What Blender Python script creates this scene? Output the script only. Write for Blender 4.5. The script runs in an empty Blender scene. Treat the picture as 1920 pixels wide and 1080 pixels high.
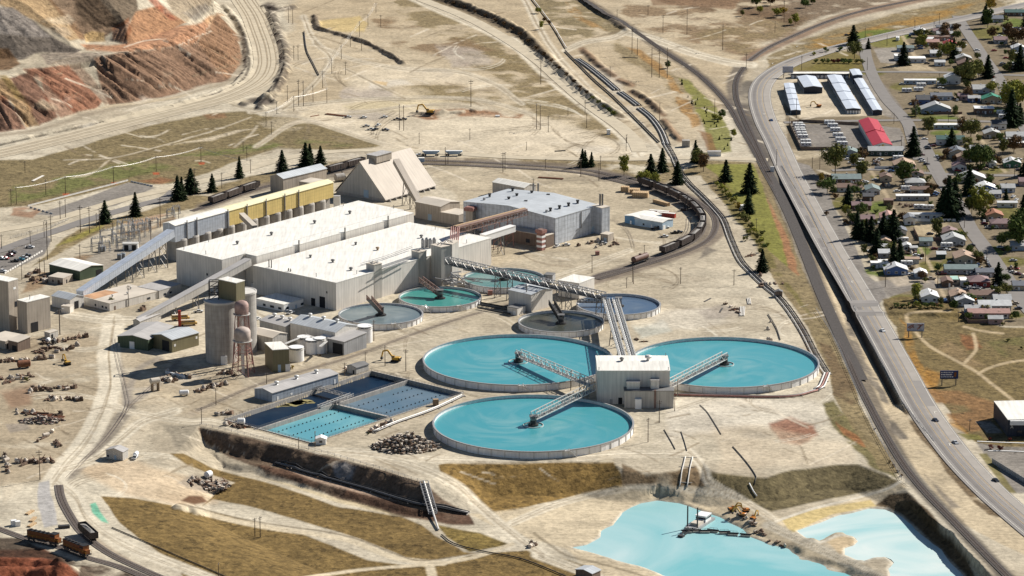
import bpy, math, random
import numpy as np
from mathutils import Vector, Matrix
random.seed(7); RNG = np.random.RandomState(11)
R = math.radians
scene = bpy.context.scene
COL = scene.collection
F, H, PITCH = 6600.0, 500.0, R(14.31)
CP, SP = math.cos(PITCH), math.sin(PITCH)
def ray(px, py):
 a, b = px - 960.0, 540.0 - py
 return a, F*CP + b*SP, -F*SP + b*CP
def G(px, py, z=0.0):
 a, b, c = ray(px, py); t = (z - H)/c
 return Vector((a*t, b*t, z))
def proj(x, y, z):
 f = y*CP - (z - H)*SP; u = y*SP + (z - H)*CP
 return 960 + F*x/f, 540 - F*u/f
def mpp(px, py, z=0.0):                     # metres per photo pixel there
 p = G(px, py, z); return math.sqrt(p.x**2 + p.y**2 + (H - z)**2)/F
cam_d = bpy.data.cameras.new("camera"); cam = bpy.data.objects.new("camera", cam_d); COL.objects.link(cam)
cam.location = (0, 0, H); cam.rotation_euler = (math.pi/2 - PITCH, 0, 0)
cam_d.sensor_width = 36; cam_d.lens = 36*F/1920; cam_d.clip_start = 5; cam_d.clip_end = 40000
scene.camera = cam
SUN_EL = R(36.5); SUN_AZ = math.atan2(.82, .57)
sdir = Vector((math.sin(SUN_AZ)*math.cos(SUN_EL), math.cos(SUN_AZ)*math.cos(SUN_EL), math.sin(SUN_EL)))
w = bpy.data.worlds.new("World"); scene.world = w; w.use_nodes = True
nt = w.node_tree; bg = nt.nodes["Background"]
sky = nt.nodes.new("ShaderNodeTexSky"); sky.sky_type = 'NISHITA'; sky.sun_disc = False
sky.sun_elevation = SUN_EL; sky.sun_rotation = SUN_AZ; sky.altitude = 1700
nt.links.new(sky.outputs[0], bg.inputs[0]); bg.inputs[1].default_value = 0.05
sd = bpy.data.lights.new("sun", 'SUN'); sun = bpy.data.objects.new("sun", sd); COL.objects.link(sun)
sd.energy = 5.0; sd.angle = R(.5); sd.color = (1.0, .955, .885)
sun.rotation_euler = sdir.to_track_quat('Z', 'Y').to_euler(); sun.location = (0, 1800, 900)
scene.view_settings.view_transform = 'Standard'; scene.view_settings.look = 'None'
scene.view_settings.exposure = 0.58; scene.view_settings.gamma = 1
KREF = 1.35
def lin(c):
 c = c/255.0
 return c/12.92 if c <= .04045 else ((c + .055)/1.055)**2.4
def rgb(r, g, b, k=KREF):
 return tuple(min(.86, lin(v)/k) for v in (r, g, b))
M = {}
def mat(name, col, rough=.8, metal=0.0, var=.18, scale=.25, ribs=0.0, ribd=.25, streak=0.0, spec=.3, bump=0.0, objrand=0.0, seam=0.0):
 """procedural surface: noise-varied colour, optional ribs across U, vertical streaks, seams; UVs are in metres"""
 m = bpy.data.materials.new(name); m.use_nodes = True; M[name] = m
 n = m.node_tree.nodes; l = m.node_tree.links; bs = n["Principled BSDF"]
 bs.inputs["Roughness"].default_value = rough; bs.inputs["Metallic"].default_value = metal
 bs.inputs["Specular IOR Level"].default_value = spec
 geo = n.new("ShaderNodeNewGeometry")
 nz = n.new("ShaderNodeTexNoise"); nz.inputs["Scale"].default_value = scale; nz.inputs["Detail"].default_value = 5
 l.new(geo.outputs["Position"], nz.inputs["Vector"])
 mr = n.new("ShaderNodeMapRange"); mr.inputs[1].default_value = .3; mr.inputs[2].default_value = .7
 mr.inputs[3].default_value = 1 - var; mr.inputs[4].default_value = 1 + var
 l.new(nz.outputs[0], mr.inputs[0]); fac = mr.outputs[0]
 def mul(a, b):
  q = n.new("ShaderNodeMath"); q.operation = 'MULTIPLY'; l.new(a, q.inputs[0]); l.new(b, q.inputs[1]); return q.outputs[0]
 if ribs or streak or seam:
  uv = n.new("ShaderNodeUVMap"); sp = n.new("ShaderNodeSeparateXYZ"); l.new(uv.outputs[0], sp.inputs[0])
 def lines(sock, period, depth, duty):
  q = n.new("ShaderNodeMath"); q.operation = 'DIVIDE'; l.new(sock, q.inputs[0]); q.inputs[1].default_value = period
  fr = n.new("ShaderNodeMath"); fr.operation = 'FRACT'; l.new(q.outputs[0], fr.inputs[0])
  lt = n.new("ShaderNodeMath"); lt.operation = 'LESS_THAN'; l.new(fr.outputs[0], lt.inputs[0]); lt.inputs[1].default_value = duty
  o = n.new("ShaderNodeMath"); o.operation = 'MULTIPLY_ADD'; l.new(lt.outputs[0], o.inputs[0]); o.inputs[1].default_value = -depth; o.inputs[2].default_value = 1
  return o.outputs[0]
 if ribs: fac = mul(fac, lines(sp.outputs[0], ribs, ribd, .3))
 if seam: fac = mul(fac, lines(sp.outputs[1], seam, ribd, .12))
 if streak:
  mp = n.new("ShaderNodeMapping"); mp.inputs["Scale"].default_value = (.8, .06, 1); l.new(uv.outputs[0], mp.inputs[0])
  n2 = n.new("ShaderNodeTexNoise"); n2.inputs["Scale"].default_value = 1.0; n2.inputs["Detail"].default_value = 4; l.new(mp.outputs[0], n2.inputs[0])
  m2 = n.new("ShaderNodeMapRange"); m2.inputs[1].default_value = .35; m2.inputs[2].default_value = .7
  m2.inputs[3].default_value = 1 - streak; m2.inputs[4].default_value = 1 + streak*.4; l.new(n2.outputs[0], m2.inputs[0]); fac = mul(fac, m2.outputs[0])
 if objrand:
  oi = n.new("ShaderNodeObjectInfo"); m3 = n.new("ShaderNodeMapRange"); m3.inputs[3].default_value = 1 - objrand; m3.inputs[4].default_value = 1 + objrand
  l.new(oi.outputs["Random"], m3.inputs[0]); fac = mul(fac, m3.outputs[0])
 mx = n.new("ShaderNodeVectorMath"); mx.operation = 'SCALE'; mx.inputs[0].default_value = col[:3]
 l.new(fac, mx.inputs["Scale"]); l.new(mx.outputs[0], bs.inputs["Base Color"])
 if bump:
  b = n.new("ShaderNodeBump"); b.inputs["Strength"].default_value = bump; b.inputs["Distance"].default_value = .3
  l.new(nz.outputs[0], b.inputs["Height"]); l.new(b.outputs[0], bs.inputs["Normal"])
 return m
def tag(o, label=None, cat=None, group=None, kind=None):
 if label: o["label"] = label
 if cat: o["category"] = cat
 if group: o["group"] = group
 if kind: o["kind"] = kind
 return o
def thing(name, label, cat, loc=(0, 0, 0), rz=0.0, group=None):
 o = bpy.data.objects.new(name, None); COL.objects.link(o); o.empty_display_size = 1
 o.location = loc; o.rotation_euler = (0, 0, rz)
 return tag(o, label, cat, group)
class MB:
 def __init__(s): s.v = []; s.f = []; s.mi = []
 def add(s, vs, fs, mi=0):
  k = len(s.v); s.v.extend([tuple(q) for q in vs]); s.f.extend([tuple(i + k for i in f) for f in fs]); s.mi.extend([mi]*len(fs)); return s
 def quad(s, a, b, c, d, mi=0): return s.add([a, b, c, d], [(0, 1, 2, 3)], mi)
 def box(s, c, size, rz=0.0, mi=0, taper=1.0):
  x, y, z = size[0]/2, size[1]/2, size[2]/2; ca, sa = math.cos(rz), math.sin(rz); vs = []
  for dz, t in ((-z, 1.0), (z, taper)):
   for dx, dy in ((-x, -y), (x, -y), (x, y), (-x, y)):
    dx *= t; dy *= t
    vs.append((c[0] + dx*ca - dy*sa, c[1] + dx*sa + dy*ca, c[2] + dz))
  return s.add(vs, [(3, 2, 1, 0), (4, 5, 6, 7), (0, 1, 5, 4), (1, 2, 6, 5), (2, 3, 7, 6), (3, 0, 4, 7)], mi)
 def prism(s, poly, z0, z1, mi=0, cap=True):
  n = len(poly); vs = [(p[0], p[1], z0) for p in poly] + [(p[0], p[1], z1) for p in poly]
  fs = [(i, (i + 1) % n, n + (i + 1) % n, n + i) for i in range(n)]
  if cap: fs += [tuple(range(n, 2*n)), tuple(range(n - 1, -1, -1))]
  return s.add(vs, fs, mi)
 def bar(s, p, q, w=.3, h=None, mi=0):
  p, q = Vector(p), Vector(q); h = h or w; d = (q - p)
  if d.length < 1e-6: return s
  d.normalize(); up = Vector((0, 0, 1)) if abs(d.z) < .95 else Vector((1, 0, 0))
  a = d.cross(up).normalized()*(w/2); b = a.normalized().cross(d).normalized()*(h/2); vs = []
  for o in (p, q):
   vs += [o - a - b, o + a - b, o + a + b, o - a + b]
  return s.add(vs, [(3, 2, 1, 0), (4, 5, 6, 7), (0, 1, 5, 4), (1, 2, 6, 5), (2, 3, 7, 6), (3, 0, 4, 7)], mi)
 def tube(s, path, r, n=8, mi=0, cap=True):
  path = [Vector(p) for p in path]; rs = r if isinstance(r, (list, tuple)) else [r]*len(path); vs = []
  for i, p in enumerate(path):
   d = path[min(i + 1, len(path) - 1)] - path[max(i - 1, 0)]; d.normalize()
   up = Vector((0, 0, 1)) if abs(d.z) < .9 else Vector((1, 0, 0))
   a = d.cross(up).normalized(); b = a.cross(d).normalized()
   for k in range(n):
    t = 2*math.pi*k/n; vs.append(p + a*(rs[i]*math.cos(t)) + b*(rs[i]*math.sin(t)))
  fs = []
  for i in range(len(path) - 1):
   for k in range(n):
    k2 = (k + 1) % n; fs.append((i*n + k, (i + 1)*n + k, (i + 1)*n + k2, i*n + k2))
  if cap: fs += [tuple(range(n)), tuple(range((len(path) - 1)*n + n - 1, (len(path) - 1)*n - 1, -1))]
  return s.add(vs, fs, mi)
 def lathe(s, c, prof, n=24, mi=0, a0=0.0):
  vs = []
  for r, z in prof:
   for k in range(n):
    t = a0 + 2*math.pi*k/n; vs.append((c[0] + r*math.cos(t), c[1] + r*math.sin(t), c[2] + z))
  fs = []
  for i in range(len(prof) - 1):
   for k in range(n):
    k2 = (k + 1) % n; fs.append((i*n + k, i*n + k2, (i + 1)*n + k2, (i + 1)*n + k))
  if prof[-1][0] > 1e-3: fs.append(tuple(range((len(prof) - 1)*n, len(prof)*n)))
  if prof[0][0] > 1e-3: fs.append(tuple(range(n - 1, -1, -1)))
  return s.add(vs, fs, mi)
 def build(s, name, mats, parent=None, smooth=False, world=True):
  if not s.v: return None
  off = parent.location if (parent is not None and world) else Vector((0, 0, 0))
  if parent is not None and world and parent.parent is not None: off = parent.location + parent.parent.location
  me = bpy.data.meshes.new(name)
  V = np.array(s.v, float) - np.array(off)
  me.from_pydata(V.tolist(), [], s.f); me.validate(clean_customdata=False)
  if not isinstance(mats, (list, tuple)): mats = [mats]
  for q in mats: me.materials.append(M[q] if isinstance(q, str) else q)
  if len(mats) > 1 and len(me.polygons) == len(s.mi): me.polygons.foreach_set("material_index", s.mi)
  uvl = me.uv_layers.new(name="UVMap"); Z = Vector((0, 0, 1))
  out = np.zeros((len(me.loops), 2)); mv = me.vertices
  for p in me.polygons:
   nn = p.normal
   if abs(nn.z) > .9995: t, b = Vector((1, 0, 0)), Vector((0, 1, 0))
   else: t = Z.cross(nn).normalized(); b = nn.cross(t)
   for li in p.loop_indices:
    co = mv[me.loops[li].vertex_index].co + off; out[li] = (co.dot(t), co.dot(b))
  uvl.data.foreach_set("uv", out.ravel())
  if smooth: me.polygons.foreach_set("use_smooth", [True]*len(me.polygons))
  o = bpy.data.objects.new(name, me); COL.objects.link(o)
  if parent is not None: o.parent = parent
  return o
def copy_tree(o, parent=None):
 c = o.copy(); COL.objects.link(c)
 if parent is not None: c.parent = parent
 for ch in o.children: copy_tree(ch, c)
 return c
# labels that single out: look + landmark + order, worked out at the end from where each thing stands
DEFER = []
def later(o, look, cat, group=None, noun=None):
 tag(o, None, cat, group); DEFER.append((o, look)); return o
_tab = RNG.rand(256, 256)
def vnoise(x, y, s):
 x = x/s; y = y/s; xi = np.floor(x).astype(int); yi = np.floor(y).astype(int); fx = x - xi; fy = y - yi
 fx = fx*fx*(3 - 2*fx); fy = fy*fy*(3 - 2*fy)
 a = _tab[xi & 255, yi & 255]; b = _tab[(xi + 1) & 255, yi & 255]; c = _tab[xi & 255, (yi + 1) & 255]; d = _tab[(xi + 1) & 255, (yi + 1) & 255]
 return (a*(1 - fx) + b*fx)*(1 - fy) + (c*(1 - fx) + d*fx)*fy
def fbm(x, y, s, o=4):
 r = 0; a = .5; t = 0
 for i in range(o): r = r + a*vnoise(x + 37.7*i, y - 91.3*i, s); t += a; a *= .5; s *= .5
 return r/t
def seg_dist(x, y, pts, closed, attr=None):
 """distance to a polyline, arclength of the nearest point"""
 best = np.full(x.shape, 1e9); bt = np.zeros(x.shape); acc = 0.0
 n = len(pts); m = n if closed else n - 1
 for i in range(m):
  ax, ay = pts[i]; bx, by = pts[(i + 1) % n]; dx, dy = bx - ax, by - ay; L2 = dx*dx + dy*dy + 1e-9
  t = np.clip(((x - ax)*dx + (y - ay)*dy)/L2, 0, 1); d = (x - ax - t*dx)**2 + (y - ay - t*dy)**2
  k = d < best; best = np.where(k, d, best); bt = np.where(k, acc + t*math.sqrt(L2), bt); acc += math.sqrt(L2)
 return np.sqrt(best), bt
def inside(x, y, pts):
 r = np.zeros(x.shape, bool); n = len(pts); j = n - 1
 for i in range(n):
  xi, yi = pts[i]; xj, yj = pts[j]
  if yi != yj:
   r ^= ((yi > y) != (yj > y)) & (x < (xj - xi)*(y - yi)/(yj - yi) + xi)
  j = i
 return r
def smooth_path(pts, step=4.0, closed=False):
 """Catmull-Rom through 2-D/3-D points, resampled"""
 P = [np.array(p, float) for p in pts]; n = len(P); out = []
 for i in range(n if closed else n - 1):
  p0 = P[i - 1] if (i > 0 or closed) else 2*P[0] - P[1]; p1 = P[i]; p2 = P[(i + 1) % n]
  p3 = P[(i + 2) % n] if (i + 2 < n or closed) else 2*P[-1] - P[-2]
  k = max(1, int(np.linalg.norm(p2 - p1)/step))
  for q in range(k):
   t = q/k
   out.append(.5*((2*p1) + (p2 - p0)*t + (2*p0 - 5*p1 + 4*p2 - p3)*t*t + (3*p1 - p0 - 3*p2 + p3)*t**3))
 if not closed: out.append(P[-1])
 return out
# ================================================================ terrain: one sheet out to the horizon
rows = np.concatenate([[700, 950, 1150, 1270, 1340], np.arange(1385, 3062, 1.27), [3120, 3250, 3600, 4500, 7000, 14000]])
ucol = np.concatenate([[-9000, -5000, -2600, -1800, -1500, -1330], np.arange(-1250, 1252, 2.05), [1330, 1500, 1800, 2600, 5000, 9000]])
NR, NC = len(rows), len(ucol)
YY = np.repeat(rows[:, None], NC, 1); WW = (YY*CP + H*SP)/F; XX = ucol[None, :]*WW
ZZ = (fbm(XX, YY, 60., 3) - .5)*.5
def zlook(x, y, A=None):
 A = ZZ if A is None else A
 x = np.asarray(x, float); y = np.asarray(y, float)
 r = np.clip(np.interp(y, rows, np.arange(NR)), 0, NR - 1.001); u = x*F/(y*CP + H*SP)
 c = np.clip(np.interp(u, ucol, np.arange(NC)), 0, NC - 1.001)
 ri = r.astype(int); ci = c.astype(int); fr = r - ri; fc = c - ci
 return (A[ri, ci]*(1 - fc) + A[ri, ci + 1]*fc)*(1 - fr) + (A[ri + 1, ci]*(1 - fc) + A[ri + 1, ci + 1]*fc)*fr
def W2(pts, z=0.0): return [tuple(G(p[0], p[1], z)[:2]) for p in pts]
def sub(pts, pad):
 xs = [p[0] for p in pts]; ys = [p[1] for p in pts]
 return (XX > min(xs) - pad) & (XX < max(xs) + pad) & (YY > min(ys) - pad) & (YY < max(ys) + pad)
# --- plateau edge: everything below this crest line lies about 13 m lower (crest px, slope, ditch weight)
DEP = 9.6
CR = [(450,1122,.02,0),(330,1064,.025,0),(262,1014,.03,0),(212,974,.04,0),(185,932,.05,0),(250,895,.06,0),(325,855,.22,0),(372,800,.75,1),(470,822,.8,1),(540,838,.8,1),(615,857,.8,1),(692,877,.8,1),(750,893,.7,1),(792,905,.5,.6),
  (812,900,.25,0),(828,885,.3,0),(850,869,.33,0),(920,864,.32,0),(1000,863,.32,0),(1080,864,.34,0),(1150,867,.4,0),(1175,884,.6,0),(1230,886,.75,0),(1285,884,.6,0),(1318,868,.35,0),
  (1345,890,.4,0),(1400,896,.4,0),(1440,896,.42,0),(1490,882,.42,0),(1560,871,.4,0),(1610,870,.35,0),(1655,886,.35,0),(1688,906,.4,0),(1708,927,.7,0),(1735,958,.75,0),
  (1765,990,.75,0),(1812,1035,.75,0),(1865,1082,.75,0),(1930,1140,.75,0)]
crw = W2(CR); close = [(crw[-1][0], 1000), (crw[0][0], 1000)]
poly = crw + close
cx = []; cs = []; cd = []
for i in range(len(crw) - 1):
 L = math.dist(crw[i], crw[i + 1]); k = max(1, int(L/6))
 for q in range(k):
  t = q/k; cx.append((crw[i][0]*(1 - t) + crw[i + 1][0]*t, crw[i][1]*(1 - t) + crw[i + 1][1]*t))
  cs.append(CR[i][2]*(1 - t) + CR[i + 1][2]*t); cd.append(CR[i][3]*(1 - t) + CR[i + 1][3]*t)
m = (YY < max(p[1] for p in crw) + 2) & (np.abs(ucol)[None, :] < 1400)
idx = np.flatnonzero(m.ravel()); xs = XX.ravel()[idx]; ys = YY.ravel()[idx]
wob = (fbm(xs, ys, 14., 3) - .5)*5
ins = inside(xs, ys, poly); idx = idx[ins]; xs = xs[ins]; ys = ys[ins]
d, at = seg_dist(xs, ys, crw, False)
sw = np.zeros(xs.shape); ss = np.zeros(xs.shape); sdx = np.zeros(xs.shape)
for (ax, ay), s_, d_ in zip(cx, cs, cd):
 wgt = 1.0/(((xs - ax)**2 + (ys - ay)**2)**1.5 + 20); sw += wgt; ss += wgt*s_; sdx += wgt*d_
sl = ss/sw; dk = sdx/sw
gul = np.abs(vnoise(at, d*.12, 5.5) - .5)*2; gul2 = np.abs(vnoise(at, d*.12, 13.) - .5)*2
dd = np.maximum(0, d + ((gul - .5)*2.2 + (gul2 - .5)*4.5)*np.clip(dk*1.4, 0, 1)*np.clip(d/4, 0, 1)*np.clip((26 - d)/6, 0, 1))
qx, qy = proj(xs, ys, -8.); sdk = (qx - 1440) - (qy - 985)*2.08
DEPV = DEP - (DEP - 6.6)*np.clip((sdk + 45)/60, 0, 1)*np.clip((qx - 1330)/60, 0, 1)
zl = -np.minimum(DEPV, dd*sl)
zd = np.where(dd < 8, -dd*.85, np.where(dd < 16., -6.8, -np.minimum(DEP, 6.8 + (dd - 16.)*.6)))
zz = zl*(1 - dk) + zd*dk
Zf = ZZ.ravel(); Zf[idx] += zz; ZZ = Zf.reshape(NR, NC)
LOW = np.zeros(NR*NC); LOW[idx] = 1; LOW = LOW.reshape(NR, NC)
# --- railway cut under the highway wall
RW = [(1450,300),(1466,316),(1520,404),(1585,543),(1607,593),(1650,678),(1690,756),(1702,780)]
RL = [(1700,830),(1660,800),(1625,740),(1570,640),(1525,540),(1490,450),(1462,385),(1440,330)]
rw, rl = W2(RW), W2(RL); poly = rw + rl; m = sub(poly, 30); idx = np.flatnonzero(m.ravel()); xs = XX.ravel()[idx]; ys = YY.ravel()[idx]
ins = inside(xs, ys, poly); idx = idx[ins]; xs = xs[ins]; ys = ys[ins]
d1, _ = seg_dist(xs, ys, rw, False); d2, _ = seg_dist(xs, ys, rl, False); d3, _ = seg_dist(xs, ys, [rl[-1], rw[0]], False); d4, _ = seg_dist(xs, ys, [rw[-1], rl[0]], False)
zz = -np.minimum.reduce([np.full(xs.shape, 5.0), d1*2.4, d2*.25, d3*.06, d4*.1]); Zf = ZZ.ravel(); Zf[idx] += zz; ZZ = Zf.reshape(NR, NC)
# --- the waste dump, upper left: two benches with gullied faces
def dump(toe, closing, h, slope, gs, ga, z0=0.0):
 global ZZ
 tw = W2(toe, z0); poly = tw + closing; m = sub(tw, 420); idx = np.flatnonzero(m.ravel()); xs = XX.ravel()[idx]; ys = YY.ravel()[idx]
 ins = inside(xs, ys, poly); idx = idx[ins]; xs = xs[ins]; ys = ys[ins]
 d, at = seg_dist(xs, ys, tw, False)
 at2 = at + d*.55 + (fbm(xs, ys, 25., 2) - .5)*9
 g = (1 - np.exp(-((vnoise(at2, d*.03, gs) - .5)/.085)**2))*.65 + (1 - np.exp(-((vnoise(at2 + 71, d*.05, gs*.45) - .5)/.1)**2))*.35
 big = (vnoise(at2 + 300, d*.02, gs*3.2) - .5)
 prof = np.clip(d/7, 0, 1)*np.clip((h/slope + 3 - d)/9, 0, 1)
 zz = np.minimum(h + (fbm(xs, ys, 12., 3) - .5)*1.4, (d + ((g - .8)*ga*2.6 + big*ga*2.2)*prof)*slope)
 Zf = ZZ.ravel(); Zf[idx] += np.maximum(zz, 0); ZZ = Zf.reshape(NR, NC)
TOE1 = [(-120,262),(-40,250),(0,246),(25,245),(75,235),(112,224),(150,212),(207,196),(250,192),(295,182),(370,162),(425,147),(447,125),(453,100),(445,62),(432,36),(415,12),(385,-8)]
dump(TOE1, W2([(360,-40),(-300,-70),(-300,262)]), 29, .72, 8.0, 3.7)
TOE2 = [(-120,118),(-30,112),(40,108),(100,100),(150,97),(168,80),(205,78),(240,84),(272,76),(310,58),(345,44),(368,30),(388,14),(402,-4)]
dump(TOE2, W2([(395,-30),(-300,-60),(-300,118)], 29), 75, .66, 9., .7, 29.)
# --- low berms, banks and heaps: (px polyline, height, half width)
RIDGE = [([(0,272),(60,258),(130,243),(220,224),(300,206),(380,184),(440,160),(464,135),(466,105),(458,66),(444,38),(420,14)],2.4,4.5),
 ([(488,205),(520,165),(536,130),(534,95),(518,55),(508,25)],3.2,6.),([(497,14),(520,20),(548,14)],3.,6.),
 ([(458,196),(480,190),(508,193)],3.,6.),
 ([(590,30),(597,55),(640,66),(690,82),(735,106),(756,120)],2.4,4.),
 ([(820,-4),(880,15),(940,40),(985,66),(1015,98),(1050,132),(1090,168),(1128,200),(1158,215)],4.,7.),
 ([(1190,172),(1215,188),(1240,212)],2.5,5.),([(1160,152),(1180,160)],2,4.),([(1245,228),(1270,262)],2.,4.),([(1095,95),(1120,120),(1150,142)],2.,5.),
 ([(1092,0),(1130,25),(1175,58)],2.2,5.),([(-20,1062),(40,1058),(95,1068),(130,1086)],3.5,11.),([(-20,1088),(60,1085),(120,1098)],6.,12.),
 ([(338,938),(352,932),(368,936)],3.,6.),
 ([(1650,570),(1700,572),(1770,560),(1788,562)],1.6,7.),([(1655,588),(1720,590),(1790,592)],1.8,6.),
 ([(775,213),(800,216),(830,214)],2.2,4.5),([(835,213),(862,213),(880,207),(890,210)],1.8,4.)]
def ridge(p, h, wd):
 global ZZ
 q = W2(p); m = sub(q, wd*2); idx = np.flatnonzero(m.ravel()); xs = XX.ravel()[idx]; ys = YY.ravel()[idx]
 d, at = seg_dist(xs, ys, q, False); d = d + (fbm(xs, ys, 7., 2) - .5)*wd*.7
 t = np.clip(1 - d/wd, 0, 1); Zf = ZZ.ravel(); Zf[idx] += h*t*t*(3 - 2*t)*(.75 + .5*vnoise(at, d*0, 9.)); ZZ = Zf.reshape(NR, NC)
for r_ in RIDGE: ridge(*r_)
# --- the two tailings ponds
WZ, WZB = -10.2, -7.2
PONDA = [(1077,1027),(1102,1022),(1125,1007),(1128,996),(1152,985),(1167,962),(1200,944),(1232,938),(1272,944),(1320,960),(1350,970),(1370,982),(1390,992),(1405,1005),(1440,1020),(1478,1030),(1502,1046),(1535,1056),(1590,1078),(1680,1118),(1260,1118),(1250,1082),(1210,1065),(1160,1052),(1115,1037)]
PONDB = [(1494,995),(1515,1010),(1535,1017),(1552,1012),(1567,1003),(1580,1002),(1600,1006),(1608,1015),(1600,1023),(1583,1028),(1582,1040),(1605,1050),(1620,1052),(1635,1046),(1660,1044),(1675,1054),(1665,1065),(1668,1080),(1690,1112),(1835,1112),(1800,1072),(1775,1048),(1765,1032),(1745,1018),(1725,1000),(1705,982),(1685,966),(1660,955),(1630,954),(1600,962),(1575,966),(1540,980),(1515,988)]
for pd, wz in ((PONDA, WZ), (PONDB, WZB)):
 q = W2(pd, wz); m = sub(q, 6); idx = np.flatnonzero(m.ravel()); xs = XX.ravel()[idx]; ys = YY.ravel()[idx]
 d, _ = seg_dist(xs, ys, q, True); ins = inside(xs, ys, q); sd_ = np.where(ins, d, -d) + (fbm(xs, ys, 16., 3) - .5)*2.4
 Zf = ZZ.ravel(); tgt = wz - np.clip(sd_*.55, -3.0, 3.0); k = sd_ > -5.0
 Zf[idx] = np.where(k, np.minimum(Zf[idx], tgt), Zf[idx]); ZZ = Zf.reshape(NR, NC)
ridge([(1440,986),(1500,1012),(1560,1036),(1640,1078),(1690,1105)], 1.4, 7.)
ridge([(1508,995),(1530,985),(1575,972)], 1.2, 6.)
# --- settling basins: dug below the yard
def T(px, py):
 """where the line of sight through a photo point meets the ground"""
 a, b, c = ray(px, py); zs = np.linspace(95, -24, 500); t = (zs - H)/c; x = a*t; y = b*t
 k = np.flatnonzero(zlook(x, y) >= zs)
 if not len(k): return G(px, py, 0)
 i = k[0]; z1 = zs[i]; z0 = zs[max(i - 1, 0)]
 for _ in range(8):
  zm = (z0 + z1)/2; tm = (zm - H)/c
  if float(zlook(a*tm, b*tm)) >= zm: z1 = zm
  else: z0 = zm
 tm = (z1 - H)/c
 return Vector((a*tm, b*tm, float(zlook(a*tm, b*tm))))
def flat(px_poly, z=0.0, pad=2.0):
 """level a building plot"""
 global ZZ
 q = W2(px_poly, 0); m = sub(q, pad)
 idx = np.flatnonzero(m.ravel()); k = inside(XX.ravel()[idx], YY.ravel()[idx], q); Zf = ZZ.ravel(); Zf[idx[k]] = z; ZZ = Zf.reshape(NR, NC)
BAS = [(415,790),(692,692),(868,738),(578,834)]          # outer corners of the four-cell basin
flat([(421.5,787.2),(697,696.5),(868.3,737.6),(584,830.5)], -3.6)
# ================================================================ ground cover: what grows or lies where
PX, PY = proj(XX, YY, ZZ)
n1 = fbm(XX, YY, 120., 4); n2 = fbm(XX + 900, YY, 22., 4); n3 = fbm(XX, YY + 500, 7., 3)
nx = (fbm(XX, YY + 2000, 30., 4) - .5)*2; ny = (fbm(XX + 3000, YY, 30., 4) - .5)*2
def A3(c): return np.array(rgb(*c))
t = np.clip((n1 - .32)/.36, 0, 1)[..., None]
COLR = A3((196,182,157))*(1 - t) + A3((218,206,182))*t
t = np.clip((n2 - .52)*4, 0, 1)[..., None]*.5; COLR = COLR*(1 - t) + A3((166,152,130))*t
ROUGH = np.full(XX.shape, .25)
def put(idx, c, a, rough=None):
 C_ = COLR.reshape(-1, 3); a = np.clip(a, 0, 1); C_[idx] = C_[idx]*(1 - a[:, None]) + A3(c)*a[:, None]
 if rough is not None:
  Rr = ROUGH.reshape(-1); Rr[idx] = Rr[idx]*(1 - a) + rough*a
def area(c, pts, feather=3., warp=5., op=1., patch=0., rough=None, patchs=None):
 pts = [(p[0] - 260 if p[0] <= -10 else p[0] + 260 if p[0] >= 1930 else p[0], p[1] + 90 if p[1] >= 1088 else p[1] - 60 if p[1] <= -15 else p[1]) for p in pts]
 xs = [p[0] for p in pts]; ys = [p[1] for p in pts]; pad = warp + feather + 2
 idx = np.flatnonzero(((PX > min(xs) - pad) & (PX < max(xs) + pad) & (PY > min(ys) - pad) & (PY < max(ys) + pad)).ravel())
 if not len(idx): return
 x = PX.ravel()[idx] + nx.ravel()[idx]*warp*2.2; y = PY.ravel()[idx] + ny.ravel()[idx]*warp*.9
 d, _ = seg_dist(x, y, pts, True); d = np.where(inside(x, y, pts), d, -d); a = np.clip(.5 + d/max(.8, feather), 0, 1)*op
 if patch:
  q = (fbm(XX.ravel()[idx] + 77, YY.ravel()[idx], patchs, 4) if patchs else n2.ravel()[idx]); a = a*np.clip(.5 + (q - patch)*7, 0, 1)
 put(idx, c, a, rough)
def stroke(c, pts, wd, feather=1.5, op=1., warp=0., rough=.15, sm=True, y_sq=.55, patch=0):
 """a strip painted along a photo polyline; wd = width in photo px across a vertical line of sight"""
 if sm: pts = [tuple(p) for p in smooth_path(pts, 8.)]
 xs = [p[0] for p in pts]; ys = [p[1] for p in pts]; pad = wd + feather + warp*2 + 2
 idx = np.flatnonzero(((PX > min(xs) - pad) & (PX < max(xs) + pad) & (PY > min(ys) - pad) & (PY < max(ys) + pad)).ravel())
 if not len(idx): return
 x = PX.ravel()[idx] + nx.ravel()[idx]*warp; y = PY.ravel()[idx] + ny.ravel()[idx]*warp*.5
 q = [(p[0]*y_sq, p[1]) for p in pts]; d, _ = seg_dist(x*y_sq, y, q, False)
 a = np.clip(.5 + (wd/2 - d)/feather, 0, 1)*op
 if patch: a = a*np.clip(.5 + (n3.ravel()[idx] - patch)*6, 0, 1)
 put(idx, c, a, rough)
DRY=(132,109,67); OLV=(146,128,92); OLV2=(140,124,90); GRN=(112,116,60); LAWN=(138,136,66); RED=(156,108,78); BRN=(140,114,84); PALE=(226,210,182); WHT=(232,222,204)
GRY=(166,156,143); ASP=(146,139,131); BLK=(70,64,60); RUST=(176,136,84); TAN=(196,172,134); BROWN=(112,88,64); PLOW=(142,112,84)
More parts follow.
